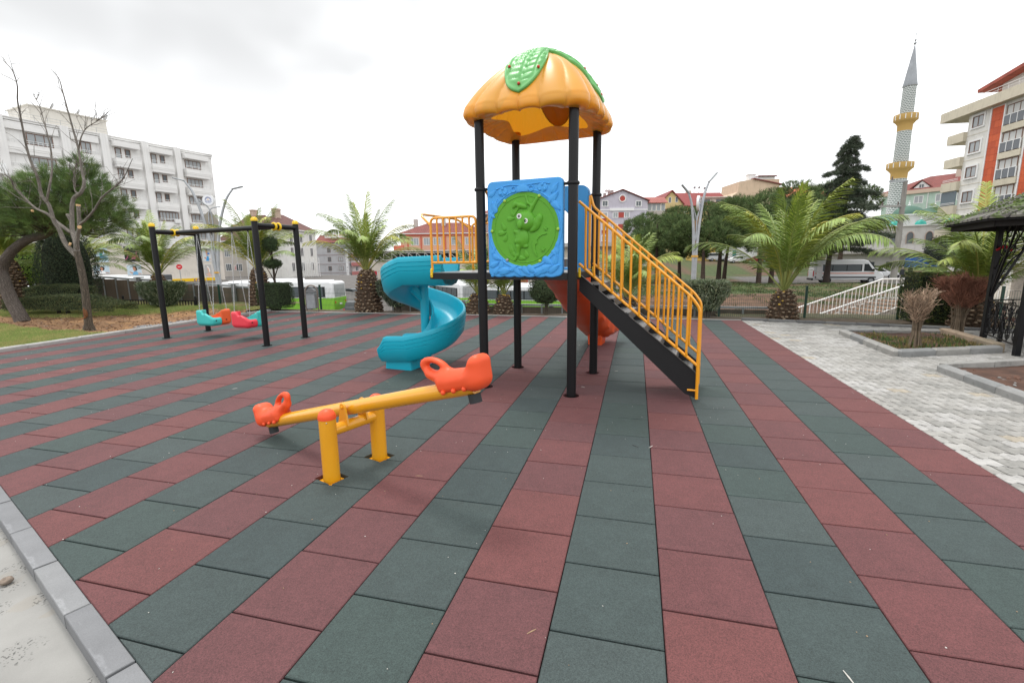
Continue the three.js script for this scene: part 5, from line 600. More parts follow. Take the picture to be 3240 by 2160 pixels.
// ---------- shrubs and hedges ----------
{
  const dg = [0.045, 0.075, 0.028], og = [0.075, 0.115, 0.045], pale = [0.30, 0.34, 0.22];
  // topiary of box, disc and ball
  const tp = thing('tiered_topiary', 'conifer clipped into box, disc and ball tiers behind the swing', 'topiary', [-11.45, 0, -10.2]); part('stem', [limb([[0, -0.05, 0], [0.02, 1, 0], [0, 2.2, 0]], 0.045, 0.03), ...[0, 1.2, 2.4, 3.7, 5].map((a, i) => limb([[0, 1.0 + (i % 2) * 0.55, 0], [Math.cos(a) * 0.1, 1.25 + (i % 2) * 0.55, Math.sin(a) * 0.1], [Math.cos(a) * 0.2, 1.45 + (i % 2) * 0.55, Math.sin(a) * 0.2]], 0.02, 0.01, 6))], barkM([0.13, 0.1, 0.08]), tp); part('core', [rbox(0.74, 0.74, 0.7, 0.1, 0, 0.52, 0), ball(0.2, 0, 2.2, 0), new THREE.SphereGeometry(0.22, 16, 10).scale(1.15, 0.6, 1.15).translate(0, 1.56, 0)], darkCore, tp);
  shrub(tp, 9000, boxS(0, 0.5, 0, 0.44, 0.43, 0.42), { seed: 1, size: 0.035, c: dg, c2: og, alt: 0.25 }); shrub(tp, 3600, ellS(0, 1.56, 0, 0.32, 0.19, 0.32, 0.12), { seed: 2, size: 0.033, c: dg, c2: og, alt: 0.3 }); shrub(tp, 3600, ellS(0, 2.2, 0, 0.28, 0.28, 0.28, 0.12), { seed: 3, size: 0.033, c: dg, c2: og, alt: 0.3 });
  const oleander = (x, y, z, a, h, c, seed, label, hue, al) => { const t = thing('oleander_shrub', label, 'shrub', [x, y, z]), r = rng(seed), st = []; for (let k = 0; k < 16; k++) { const q = r() * 6.283, w = 0.2 + r() * 0.8; st.push(limb([[Math.cos(q) * 0.12, -0.03, Math.sin(q) * 0.12], [Math.cos(q) * a * 0.35 * w, h * 0.35, Math.sin(q) * c * 0.35 * w], [Math.cos(q) * a * 0.8 * w, h * 0.85, Math.sin(q) * c * 0.8 * w]], 0.016, 0.007, 5)); } part('stems', st, barkM([0.16, 0.14, 0.11]), t); part('core', [new THREE.CylinderGeometry(a * 0.78, a * 0.3, h * 0.72, 14).scale(1, 1, c / a).translate(0, h * 0.54, 0)], darkCore, t); part('foliage', leafGeo(7800, (q) => { const v = Math.pow(q(), 0.7), u = q() * 6.283, top = q() < 0.4, k = lerp(0.5, 1, sstep(0.0, 0.7, v)), rad = top ? Math.sqrt(q()) : 0.8 + q() * 0.25, sq = 1 / Math.max(Math.abs(Math.cos(u)), Math.abs(Math.sin(u))) * 0.85, py = top ? h * (0.92 + q() * 0.1) : h * lerp(0.2, 0.97, v); const kk = Math.min(1.12, sq); return { p: [Math.cos(u) * a * k * rad * kk, py, Math.sin(u) * c * k * rad * kk], n: [Math.cos(u) * 0.8, 0.7, Math.sin(u) * 0.8], s: 0.085 + q() * 0.05, c: vary(q, q() < al ? pale : hue) }; }, { seed, w: 0.17, out: 0.8, up: 0.3 }), leafM, t); };
  oleander(2.2, 0, -10.4, 0.62, 0.97, 0.45, 21, 'clipped oleander with pale leaf edges beside the stairs', [0.11, 0.15, 0.075], 0.4);
  oleander(-6.95, 0, -10.3, 0.62, 1.0, 0.5, 22, 'dark oleander shrub behind the blue slide', [0.06, 0.085, 0.05], 0.12);
  oleander(-15.3, 0, -9.35, 0.72, 0.98, 0.55, 23, 'vase-shaped oleander shrub between bare tree and swing', [0.075, 0.11, 0.05], 0.2);
  const rt = thing('round_topiary', 'small dark clipped conifer standard behind the orange slide', 'topiary', [-2.2, 0, -10.35]); part('trunk', [limb([[0, -0.05, 0], [0.02, 0.2, 0], [0, 0.45, 0]], 0.06, 0.045)], barkM([0.15, 0.12, 0.09]), rt); part('core', [new THREE.SphereGeometry(0.34, 16, 10).scale(1.1, 0.95, 1).translate(-0.03, 0.7, 0)], darkCore, rt); shrub(rt, 7000, ellS(-0.03, 0.7, 0, 0.47, 0.42, 0.45, 0.2), { seed: 5, size: 0.045, c: [0.05, 0.075, 0.03], c2: og, alt: 0.2 });
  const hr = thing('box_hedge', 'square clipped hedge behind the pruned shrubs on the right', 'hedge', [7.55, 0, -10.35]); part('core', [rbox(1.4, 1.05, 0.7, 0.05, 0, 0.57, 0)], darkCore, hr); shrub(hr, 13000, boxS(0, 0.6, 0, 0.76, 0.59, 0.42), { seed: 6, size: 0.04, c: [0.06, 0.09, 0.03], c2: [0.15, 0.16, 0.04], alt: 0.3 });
  // low curved hedges
  const hedge = (pts, w, y0, y1f, label, seed, n) => { const t = thing('low_hedge', label, 'hedge'), c = new THREE.CatmullRomCurve3(pts.map(V)), cores = []; for (let k = 0; k < 10; k++) { const a = c.getPoint(k / 14), b = c.getPoint((k + 1) / 14), yy = y1f((k + 0.5) / 14); cores.push(beam([a.x, (y0 + yy) / 2, a.z], [b.x, (y0 + yy) / 2, b.z], w * 1.5, (yy - y0) * 0.82)); } part('core', cores, darkCore, t); const mid = c.getPoint(0.4); part('stems', [limb([[mid.x, -0.1, mid.z], [mid.x, 0.15, mid.z], [mid.x, 0.3, mid.z]], 0.06, 0.05), limb([[mid.x + 0.4, -0.1, mid.z], [mid.x + 0.4, 0.15, mid.z], [mid.x + 0.4, 0.3, mid.z]], 0.07, 0.05)], barkM([0.1, 0.085, 0.07]), t); shrub(t, n, (q) => { const u = q(), p = c.getPoint(u), tg = c.getTangent(u), sx = -tg.z, sz = tg.x, yt = y1f(u), f = q(); if (f < 0.4) { const s = (q() * 2 - 1) * w; return [p.x + sx * s, yt - Math.pow(Math.abs(s / w), 4) * 0.08, p.z + sz * s, 0, 1, 0]; } const s = q() < 0.5 ? 1 : -1, y = lerp(y0, yt, q()), wb = w * (1 + 0.08 * (fbm(u * 9, y * 4, 2) - 0.5)); return [p.x + sx * wb * s, y, p.z + sz * wb * s, sx * s, 0, sz * s]; }, { seed, size: 0.04, c: [0.06, 0.085, 0.032], c2: [0.13, 0.14, 0.05], alt: 0.25, deep: 0.06 }); };
  hedge([[-19.3, 0, -7.6], [-18, 0, -7.75], [-16.6, 0, -7.85], [-15.1, 0, -7.95]], 0.42, 0.19, (u) => lerp(0.56, 0.68, sstep(0, 0.45, u)) - 0.26 * sstep(0.6, 1, u), 'long low clipped hedge behind the bare tree trunk', 31, 19000);
  hedge([[-20.0, 0, -8.5], [-19, 0, -8.7], [-17.7, 0, -8.7]], 0.34, 0.3, (u) => 0.86 + 0.12 * Math.sin(u * 3), 'higher clipped hedge right behind the long low one', 32, 9000);
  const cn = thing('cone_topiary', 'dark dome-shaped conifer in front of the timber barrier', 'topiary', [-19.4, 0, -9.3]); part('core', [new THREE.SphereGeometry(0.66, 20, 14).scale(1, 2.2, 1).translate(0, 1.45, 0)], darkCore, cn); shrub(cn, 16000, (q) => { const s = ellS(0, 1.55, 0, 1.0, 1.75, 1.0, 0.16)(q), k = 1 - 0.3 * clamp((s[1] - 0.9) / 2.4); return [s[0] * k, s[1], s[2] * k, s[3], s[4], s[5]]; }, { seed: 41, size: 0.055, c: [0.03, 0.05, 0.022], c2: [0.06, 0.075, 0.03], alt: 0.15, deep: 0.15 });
  const bb = thing('bright_bush', 'light yellow-green round bush behind the leaning pine', 'shrub', [-24.6, 0, -11.2]); part('core', [ball(0.62, 0, 1.55, 0), cyl(0.08, 0.08, 1.2, 0, 0, 0)], darkCore, bb); shrub(bb, 5000, ellS(0, 1.6, 0, 0.8, 0.85, 0.8, 0.15), { seed: 42, size: 0.09, c: [0.13, 0.22, 0.035], c2: [0.2, 0.28, 0.05], alt: 0.3 });
  // pruned dry shrubs
  const dry = (x, z, h, w, seed, label, top, dens) => { const t = thing('pruned_shrub', label, 'shrub', [x, 0.03, z]), r = rng(seed), st = [], tw = [], curves = [];
    for (let k = 0; k < 13; k++) { const a = k * 2.4 + r(), q = 0.25 + 0.8 * r(), hh = h * (0.72 + 0.22 * r()), p = [[Math.cos(a) * 0.1, -0.05, Math.sin(a) * 0.1], [Math.cos(a) * w * 0.3 * q, h * 0.3, Math.sin(a) * w * 0.2 * q], [Math.cos(a + 0.3) * w * 0.5 * q, hh * 0.66, Math.sin(a + 0.3) * w * 0.5 * q], [Math.cos(a) * w * 0.8 * q, hh, Math.sin(a) * w * 0.8 * q]].map(V); st.push(limb(p, 0.013 + 0.009 * r(), 0.006, 6)); curves.push(new THREE.CatmullRomCurve3(p)); }
    for (let k = 0; k < dens; k++) { const c = curves[r() * curves.length | 0], u = 0.5 + 0.5 * Math.pow(r(), 0.7), o = c.getPoint(u), out = new THREE.Vector3(o.x, 0, o.z).multiplyScalar(0.8 / w), d = new THREE.Vector3((r() - 0.5) * 1.9, 0.25 + r() * 0.9, (r() - 0.5) * 1.9).add(out).normalize(), l = (0.08 + r() * 0.2) * (w / 0.4), m = o.clone().addScaledVector(d, l * 0.55), e = m.clone().addScaledVector(d, l * 0.45).add(new THREE.Vector3((r() - 0.5) * 0.05, 0.04 * r(), (r() - 0.5) * 0.05)); if (e.y > h) e.y = h - 0.04 * r(); const f = 0.55 + r() * 0.8, col = [top[0] * f, top[1] * f, top[2] * f]; tw.push(colorize(sweepTube([o, m, e], [0.006, 0.0045, 0.003], 4, false), col)); for (let i = 0; i < 2; i++) { const e2 = m.clone().add(new THREE.Vector3((r() - 0.5) * 0.16, 0.03 + 0.09 * r(), (r() - 0.5) * 0.16)); tw.push(colorize(sweepTube([m, m.clone().lerp(e2, 0.5), e2], [0.004, 0.0035, 0.0025], 4, false), col)); } }
    part('stems', st, barkM([0.24, 0.185, 0.13], 0.006), t); part('twigs', tw, std([1, 1, 1], 0.85, { vertexColors: true }), t).userData.kind = 'stuff'; return t; };
  dry(5.1, -6.3, 1.02, 0.36, 71, 'bare pruned shrub with straw-coloured twigs in the planting bed', [0.34, 0.24, 0.165], 300);
  const d2 = dry(6.85, -8.4, 1.15, 0.52, 72, 'pruned shrub with a dense flat reddish brown top', [0.25, 0.11, 0.07], 1300);
  const d3 = dry(6.35, -4.6, 0.8, 0.22, 73, 'thin cut stump with bare twigs at the right picture edge', [0.35, 0.25, 0.18], 40);
}
// ---------- buildings ----------
const glassM = std([0.10, 0.115, 0.125], 0.06), glassLight = std([0.32, 0.34, 0.35], 0.12), curtain = std([0.55, 0.55, 0.53], 0.7);
const fW = std([0.76, 0.76, 0.75], 0.6), fB = std([0.17, 0.085, 0.05], 0.6);
const plaster = (c) => std(c, 0.9, { map: T.plaster });
const tileTex = tex(256, (u, v) => { const a = (u * 8) % 1, b = (v * 8) % 1; return grey(0.75 + 0.25 * Math.sin(a * 3.14) - 0.25 * (b < 0.12 ? 1 : 0) + 0.2 * (hash2(u * 8 | 0, v * 8 | 0) - 0.5)); });
const roofRed = std([0.22, 0.065, 0.055], 0.85, { map: tileTex }), roofBrown = std([0.16, 0.075, 0.065], 0.85, { map: tileTex });
function building(name, label, A, rot) { return thing(name, label, 'building', [A[0], 0, A[1]], rot); }
function win(g, u, y, w, h, o = {}) { // u, y: lower left corner; a framed window with its pane
  const t = o.t || 0.09, z = o.z || 0, d = o.d || 0.06, c = o.cols || 2, bars = [box(w, t, d, u + w / 2, y + t / 2, z + d / 2), box(w, t, d, u + w / 2, y + h - t / 2, z + d / 2), box(t, h - 2 * t, d, u + t / 2, y + h / 2, z + d / 2), box(t, h - 2 * t, d, u + w - t / 2, y + h / 2, z + d / 2)]; for (let k = 1; k < c; k++) bars.push(box(t * 0.8, h - 2 * t, d * 0.8, u + w * k / c, y + h / 2, z + d * 0.4));
  if (o.sur) { const s = o.sur; bars.length; const m = part('window_surround', [box(w + 2 * s, s, 0.1, u + w / 2, y + h + s / 2, z + 0.05), box(w + 2 * s, s * 0.8, 0.14, u + w / 2, y - s * 0.4, z + 0.07), box(s, h, 0.1, u - s / 2, y + h / 2, z + 0.05), box(s, h, 0.1, u + w + s / 2, y + h / 2, z + 0.05)], o.surM || fW, g); }
  const f = part('window', bars, o.f || fW, g); part('pane', box(w - 2 * t, h - 2 * t, 0.02, u + w / 2, y + h / 2, z + 0.01), o.p || glassM, f); return f;
}
function gableRoof(g, u0, u1, z0, z1, y, h, mat, along = 'x', ov = 0.4) { // ridge along local x or z
  const s = along === 'x' ? shapeOf([[z0 - ov, y - 0.1], [(z0 + z1) / 2, y + h], [z1 + ov, y - 0.1], [z1 + ov, y + 0.08], [(z0 + z1) / 2, y + h + 0.2], [z0 - ov, y + 0.08]]) : shapeOf([[u0 - ov, y - 0.1], [(u0 + u1) / 2, y + h], [u1 + ov, y - 0.1], [u1 + ov, y + 0.08], [(u0 + u1) / 2, y + h + 0.2], [u0 - ov, y + 0.08]]); let e = extrude(s, along === 'x' ? u1 - u0 + 2 * ov : z1 - z0 + 2 * ov); if (along === 'x') { e.rotateY(-Math.PI / 2); e.translate(u1 + ov, 0, 0); } else e.translate(0, 0, z0 - ov); e.computeVertexNormals(); boxUV(e, 0.25); return part('roof', e, mat, g);
}
function hipRoof(g, u0, u1, z0, z1, y, h, mat, ov = 0.5) { u0 -= ov; u1 += ov; z0 -= ov; z1 += ov; const m = Math.min(u1 - u0, z1 - z0) / 2, a = [u0 + m, (z0 + z1) / 2], b = [u1 - m, (z0 + z1) / 2]; const q = [[u0, y, z1], [u1, y, z1], [b[0], y + h, b[1]], [a[0], y + h, a[1]], [u1, y, z0], [u0, y, z0]], f = [[0, 1, 2], [0, 2, 3], [1, 4, 2], [4, 5, 3], [4, 3, 2], [5, 0, 3], [0, 5, 4], [0, 4, 1]], pos = []; for (const t of f) for (const k of t) pos.push(...q[k]); const e = new THREE.BufferGeometry(); e.setAttribute('position', new THREE.Float32BufferAttribute(pos, 3)); e.computeVertexNormals(); boxUV(e, 0.25); const r = part('roof', e, mat, g); part('eaves', box(u1 - u0, 0.18, z1 - z0, (u0 + u1) / 2, y - 0.1, (z0 + z1) / 2), fW, r); return r; }
const shortBox = (u0, u1, y0, y1, z0, z1) => box(u1 - u0, y1 - y0, z1 - z0, (u0 + u1) / 2, (y0 + y1) / 2, (z0 + z1) / 2);
const dish = (s) => { const g = new THREE.SphereGeometry(s, 16, 6, 0, 6.3, 0, 0.75).rotateX(Math.PI / 2 + 0.5).translate(0, s * 0.9, 0); return merge([g, bar([0, -0.1, 0], [0, s * 0.8, 0], 0.04, 6)]); };
function signTex(w, h, bg, items) { return canvasTex(w, h, (c) => { c.fillStyle = bg; c.fillRect(0, 0, w, h); for (const [t, x, y, s, col, f, al] of items) { c.fillStyle = col; c.font = `${f || 'bold'} ${s}px sans-serif`; c.textAlign = al || 'center'; c.textBaseline = 'middle'; c.fillText(t, x, y); } }); }
function board(name, g, u, y, w, h, z, tx, d = 0.08) { const m = std([0.9, 0.9, 0.9], 0.6); const b = part(name, box(w, h, d, u + w / 2, y + h / 2, z), m, g); part('sign_face', new THREE.PlaneGeometry(w * 0.99, h * 0.98).translate(u + w / 2, y + h / 2, z + d / 2 + 0.006), std([0.95, 0.95, 0.95], 0.6, { map: tx }), b); return b; }
{ // large white apartment block on the left
  const g = building('apartment_block', 'large white apartment block with stacked balconies and dishes on its roof', [-77.52, -39.41], 1.3785), W = 28.9, wall = plaster([0.88, 0.87, 0.85]), beige = plaster([0.74, 0.68, 0.60]), grooveM = plaster([0.60, 0.585, 0.565]);
  part('wall', [boxUV(shortBox(-6, W, 4.3, 19.7, -14, 0))], wall, g); part('lower_wall', [boxUV(shortBox(-6, W - 0.05, -5, 4.3, -14, 0.15))], beige, g);
  const bands = []; for (const y of [4.25, 19.35, 19.6, 19.85]) bands.push(shortBox(-6, W + 0.1, y, y + 0.13, -0.5, 0.18 + (y > 19 ? (y - 19.3) * 0.3 : 0))); for (let k = 1; k < 5; k++) for (const d of [0, 0.2]) bands.push(shortBox(-6, W + 0.05, 18.8 - 2.93 * k + d, 18.86 - 2.93 * k + d, -0.2, 0.06)); for (const u of [1.6, 8.1, 12.6, 17.9, 22.6]) bands.push(shortBox(u, u + 0.9, 4.4, 20.0, -0.2, 0.55)); part('cornice', bands, wall, g); part('parapet', [shortBox(-6, W + 0.1, 19.7, 20.0, -0.4, 0.2)], wall, g);
  const bays = [['A', -3.5, 1.4], ['B', 2.4, 7.9], ['C', 9.2, 12.4], ['D', 14.0, 17.3], ['E', 18.8, 22.0], ['F', 23.9, 27.8]];
  for (const [n, a, b] of bays) for (let k = 0; k < 5; k++) {
    const top = 18.47 - 2.93 * k, h = 1.25, pr = n === 'C' || n === 'B' ? 0.35 : 1.0, bot = top - h;
    if (k === 0) part('balcony_head', [shortBox(a, b, top + 0.05, 19.3, 0.02, pr)], wall, g);
    if (k < 4 || bot > 5) { const pb = part('balcony', [shortBox(a, b, top - 2.93 + 0.06, bot - 0.35, 0.02, pr), shortBox(a - 0.05, b + 0.05, top - 2.93 + 0.5, top - 2.93 + 0.56, 0.02, pr + 0.05), shortBox(a - 0.05, b + 0.05, top - 2.93 + 0.75, top - 2.93 + 0.8, 0.02, pr + 0.05)], wall, g); const rl = [bar([a, bot + 0.1, pr - 0.05], [b, bot + 0.1, pr - 0.05], 0.035, 6), bar([a, bot - 0.12, pr - 0.05], [b, bot - 0.12, pr - 0.05], 0.025, 6)]; for (let x = a; x <= b; x += (b - a) / (n === 'B' || n === 'C' ? 12 : 4)) rl.push(bar([x, bot - 0.35, pr - 0.05], [x, bot + 0.1, pr - 0.05], 0.025, 5)); part('balcony_rail', rl, fW, pb); }
    if (n === 'B') win(g, 4.6, bot - 0.3, 2.7, h + 0.2, { cols: 3, f: fB, p: glassLight }); else if (n === 'C') win(g, 10.3, bot - 0.3, 1.2, h + 0.3, { cols: 2, f: fB, p: glassLight }); else if (n === 'F') win(g, 24.3, bot - 0.1, 2.6, h, { cols: 4, f: fB, p: glassLight }); else if (n === 'E' && k === 3) win(g, a + 0.2, bot - 0.25, 2.9, h + 0.2, { cols: 6, f: fB, z: 0.6, p: glassLight }); else { win(g, a + 0.4, bot - 0.8, 0.8, h + 0.75, { cols: 1, f: fB, p: glassLight }); win(g, a + 1.7, bot, 0.7, h - 0.1, { cols: 1, f: fB }); }
  }
  part('roof_house', [boxUV(shortBox(6.5, 15.3, 19.7, 22.6, -9, -3.0)), shortBox(6.3, 15.5, 22.6, 22.75, -9.2, -2.8)], plaster([0.66, 0.63, 0.57]), g); const rr = []; for (let x = -5; x <= W; x += 1.35) rr.push(bar([x, 20, -0.1], [x, 20.75, -0.1], 0.025, 5)); for (const y of [20.4, 20.75]) rr.push(bar([-5, y, -0.1], [W, y, -0.1], 0.02, 5)); part('roof_rail', rr, M.galv, g);
  const dg = dish(0.75), dm = std([0.5, 0.5, 0.5], 0.6, { side: THREE.DoubleSide }); for (const [u, y, z, a] of [[8.6, 22.75, -3.2, 0.6], [11.6, 22.75, -3.4, 0.6], [13.3, 22.5, -3.0, 0.7], [14.9, 22.75, -3.2, 0.2]]) { const d = part('satellite_dish', dg, dm, g); d.position.set(u, y, z); d.rotation.y = a + 0.5; }
  // posters: flat prints
  const face = (c, w, h, bg, skin, hair, dress) => { c.fillStyle = bg; c.fillRect(0, 0, w, h); c.fillStyle = hair; c.beginPath(); c.ellipse(w * 0.55, h * 0.36, w * 0.15, h * 0.26, -0.3, 0, 7); c.fill(); c.fillStyle = skin; c.beginPath(); c.ellipse(w * 0.5, h * 0.4, w * 0.1, h * 0.19, -0.2, 0, 7); c.fill(); c.fillRect(w * 0.46, h * 0.5, w * 0.1, h * 0.25); c.beginPath(); c.ellipse(w * 0.3, h * 0.8, w * 0.2, h * 0.06, 0.5, 0, 7); c.fill(); c.beginPath(); c.ellipse(w * 0.8, h * 0.88, w * 0.2, h * 0.05, 0.1, 0, 7); c.fill(); c.fillStyle = hair; c.fillRect(w * 0.44, h * 0.36, w * 0.04, h * 0.02); c.fillRect(w * 0.52, h * 0.36, w * 0.04, h * 0.02); c.fillStyle = dress; c.beginPath(); c.ellipse(w * 0.54, h * 0.98, w * 0.2, h * 0.36, 0.15, 0, 7); c.fill(); };
  const pos = [[13.5, 1.8, 2.0, 2.3, (c, w, h) => { c.fillStyle = '#191417'; c.fillRect(0, 0, w, h); c.strokeStyle = '#c84f86'; c.lineWidth = 9; c.beginPath(); c.ellipse(w * 0.02, h * 0.6, w * 0.2, h * 0.3, 0.4, 0, 7); c.stroke(); c.beginPath(); c.ellipse(w * 1.0, h * 0.6, w * 0.16, h * 0.3, -0.4, 0, 7); c.stroke(); c.fillStyle = '#e0569a'; for (let k = 0; k < 4; k++) { c.beginPath(); c.ellipse(w * (0.5 + k * 0.07), h * (0.72 - 0.03 * (k % 2)), 8, 28, 0.2, 0, 7); c.fill(); } }], [13.6, -0.2, 1.9, 1.5, (c, w, h) => { face(c, w, h, '#cfe0ea', '#c99276', '#3a2620', '#79b7e0'); }], [9.7, 1.8, 1.7, 2.1, (c, w, h) => { c.fillStyle = '#bcd3df'; c.fillRect(0, 0, w, h); c.fillStyle = '#3c3430'; c.fillRect(0, h * 0.62, w * 0.5, h * 0.25); c.fillStyle = '#2f86c4'; c.beginPath(); c.ellipse(w * 0.66, h * 0.7, w * 0.3, h * 0.14, 0.3, 0, 7); c.fill(); c.fillStyle = '#2a9a9a'; c.fillRect(w * 0.4, h * 0.35, w * 0.2, h * 0.25); }], [9.4, 0.1, 1.9, 1.2, (c, w, h) => face(c, w, h, '#c8dbe6', '#c58f74', '#2e2421', '#ffffff')], [25.3, 1.8, 1.3, 2.3, (c, w, h) => { face(c, w, h, '#d7dfe4', '#d3a184', '#c9b08f', '#3f9fdb'); c.fillStyle = '#2f7fd0'; c.fillRect(w * 0.6, h * 0.4, w * 0.3, h * 0.12); }], [25.35, -0.95, 1.15, 2.1, (c, w, h) => face(c, w, h, '#b9b4b0', '#d9b09a', '#f2f2f0', '#d9b09a')]];
  for (const [u, y, w, h, dr] of pos) { const b = part('poster_panel', box(w + 0.1, h + 0.1, 0.06, u + w / 2, y + h / 2, 0.19), fW, g); part('poster_print', new THREE.PlaneGeometry(w, h).translate(u + w / 2, y + h / 2, 0.226), std([0.95, 0.95, 0.95], 0.5, { map: canvasTex(192, Math.round(192 * h / w), dr) }), b); }
  board('shop_sign', g, 19.3, -2.2, 8.2, 1.15, 0.5, signTex(1024, 144, '#f2c400', [['ŞOK', 560, 60, 110, '#5b2d8c'], ['★', 560, 62, 60, '#e2332d']]), 0.3); part('shop_front', [shortBox(19.3, 27.5, -4.6, -2.4, 0.1, 0.2)], glassM, g);
  board('office_sign', g, -3.6, 15.6, 5.0, 1.2, 1.06, signTex(512, 128, '#f4f4f4', [['TUNER', 330, 66, 54, '#3d6fb5']]), 0.1); board('office_sign', g, -3.6, 12.75, 5.4, 1.25, 1.08, signTex(640, 148, '#f2f3f2', [['ÇAĞDAŞ', 330, 74, 84, '#4a4a4a', 'normal']]), 0.1); part('air_conditioner', [rbox(0.9, 0.65, 0.35, 0.05, 21.3, 8.2, 1.25)], fW, g);
}
{ // brown-roofed house
  const g = building('brown_roof_house', 'beige house with brown tiled roof and chimneys behind the swing frame', [-87.17, -82.36], -0.2859), w1 = plaster([0.52, 0.48, 0.43]), w2 = plaster([0.74, 0.70, 0.60]); part('wall', [boxUV(shortBox(0, 14.5, -6, 5.9, -8, 0))], w1, g); part('end_wall', [boxUV(shortBox(14.5, 15, -6, 5.9, -7.5, -0.3))], w2, g); hipRoof(g, 0, 15, -8, 0, 6.0, 5.2, roofBrown); for (const [u, y] of [[5, 12.4], [12.8, 12.2], [13.2, 12.0]]) part('chimney', [shortBox(u, u + 1.1, 7, y, -5.5, -4.4), shortBox(u - 0.1, u + 1.2, y, y + 0.2, -5.6, -4.3)], plaster([0.55, 0.42, 0.33]), g); const dm = part('dormer', [boxUV(shortBox(2.6, 4.6, 6.6, 8, -3, -1.2))], w1, g); gableRoof(g, 2.4, 4.8, -4, -1.2, 8, 1.2, roofRed, 'z', 0.2); for (const [u, y] of [[1.5, -0.4], [5.5, -0.4], [11.5, -0.4], [1.5, 2.6], [7, 2.6], [13, 2.6]]) win(g, u, y, 2.2, 1.6, { cols: 3 }); win(g, 5.0, -0.2, 0.7, 1.0, { z: 0.1, p: std([0.5, 0.03, 0.03], 0.7) });  part('garage_door', [shortBox(3.6, 6.8, -5.5, -2.6, 0, 0.05)], std([0.06, 0.06, 0.065], 0.6), g); const sg = board('market_sign', g, 9.8, -3.9, 5.5, 1.7, 0.6, signTex(384, 128, '#f3f3f3', [['MARKET', 250, 76, 58, '#ffffff']]), 0.1); sg.children[0].material.map = canvasTex(384, 128, (c, w, h) => { c.fillStyle = '#f0f0f0'; c.fillRect(0, 0, w, h); c.fillStyle = '#8f3a3a'; c.beginPath(); c.moveTo(40, h); c.lineTo(w, 6); c.lineTo(w, 24); c.lineTo(90, h); c.fill(); c.fillStyle = '#4763b5'; c.beginPath(); c.moveTo(90, h); c.lineTo(w, 24); c.lineTo(w, h); c.fill(); c.save(); c.translate(265, 92); c.rotate(-0.22); c.fillStyle = '#fff'; c.font = 'bold 46px sans-serif'; c.textAlign = 'center'; c.fillText('MARKET', 0, 0); c.restore(); });
}
{
  const g = building('white_house', 'tall white house with narrow paired windows right of the swing frame', [-68.6, -79.96], 1.6765); part('wall', [boxUV(shortBox(0, 11.6, -6, 8.0, -9, 0))], plaster([0.80, 0.79, 0.755]), g); hipRoof(g, 0, 11.6, -9, 0, 8, 3.4, roofBrown); for (const u of [1.7, 5.2, 8.9]) for (const y of [-0.6, 2.5, 5.4]) win(g, u, y, 1.1, 1.9, { cols: 2 }); const gr = []; for (let k = 0; k < 10; k++) gr.push(shortBox(4.2 + k * 0.7, 4.3 + k * 0.7, -5, 2.2 - (k % 3) * 0.6, 0.9, 1.0)); for (const y of [-4, -1.5, 1.0]) gr.push(shortBox(4.2, 10.7, y, y + 0.09, 0.9, 1.0)); part('steel_lattice', gr, fW, g);
}
{
  const g = building('grey_building', 'grey four-storey building with red roof and a roof sign', [-101.1, -133.5], 0.2546), br = plaster([0.42, 0.42, 0.43]); part('wall', [boxUV(shortBox(0, 10.7, -9, 7.2, -10, 0))], br, g); part('side_wing', [boxUV(shortBox(10.7, 16, -9, 6.2, -11, -1))], plaster([0.62, 0.58, 0.57]), g); gableRoof(g, 0, 10.7, -10, 0, 7.3, 2.4, roofRed, 'x', 0.3); const bnd = []; for (const y of [3.2, 0.25, -2.6, -5.4]) bnd.push(shortBox(0, 10.75, y, y + 0.22, -0.1, 0.06)); part('band', bnd, plaster([0.30, 0.25, 0.25]), g); for (const y of [4.1, 1.2, -1.75, -4.6]) { win(g, 3.6, y, 1.1, 1.45, { f: fB }); win(g, 7.0, y, 1.6, 1.45, { f: fB, p: glassLight }); win(g, 12.2, y - 0.3, 1.0, 1.5, { z: -1 }); part('balcony', [shortBox(11.2, 14.4, y - 1.5, y - 0.4, -1, 0)], plaster([0.42, 0.16, 0.15]), g); }
  board('roof_sign', g, 2.3, 8.9, 9.4, 1.7, -2.2, signTex(1024, 180, '#efeeee', [['KILIÇ ALİ KARTALTI', 512, 92, 104, '#b3202c']]), 0.1); board('vertical_sign', g, 9.5, -3.4, 0.8, 8.6, 0.12, canvasTex(96, 900, (c, w, h) => { c.fillStyle = '#d8d8d8'; c.fillRect(0, 0, w, h); c.fillStyle = '#777'; c.font = 'bold 74px sans-serif'; c.textAlign = 'center'; 'KILIÇ ALİ'.split('').forEach((t, i) => c.fillText(t, w / 2, 90 + i * 94)); }), 0.08); board('street_sign', g, 14.2, -5.2, 5.6, 3.3, 1, signTex(256, 150, '#a61f2d', [['KILIÇ ALİ', 128, 44, 44, '#fff'], ['KARTALTI', 128, 100, 34, '#f0d0d0']]), 0.12);
}
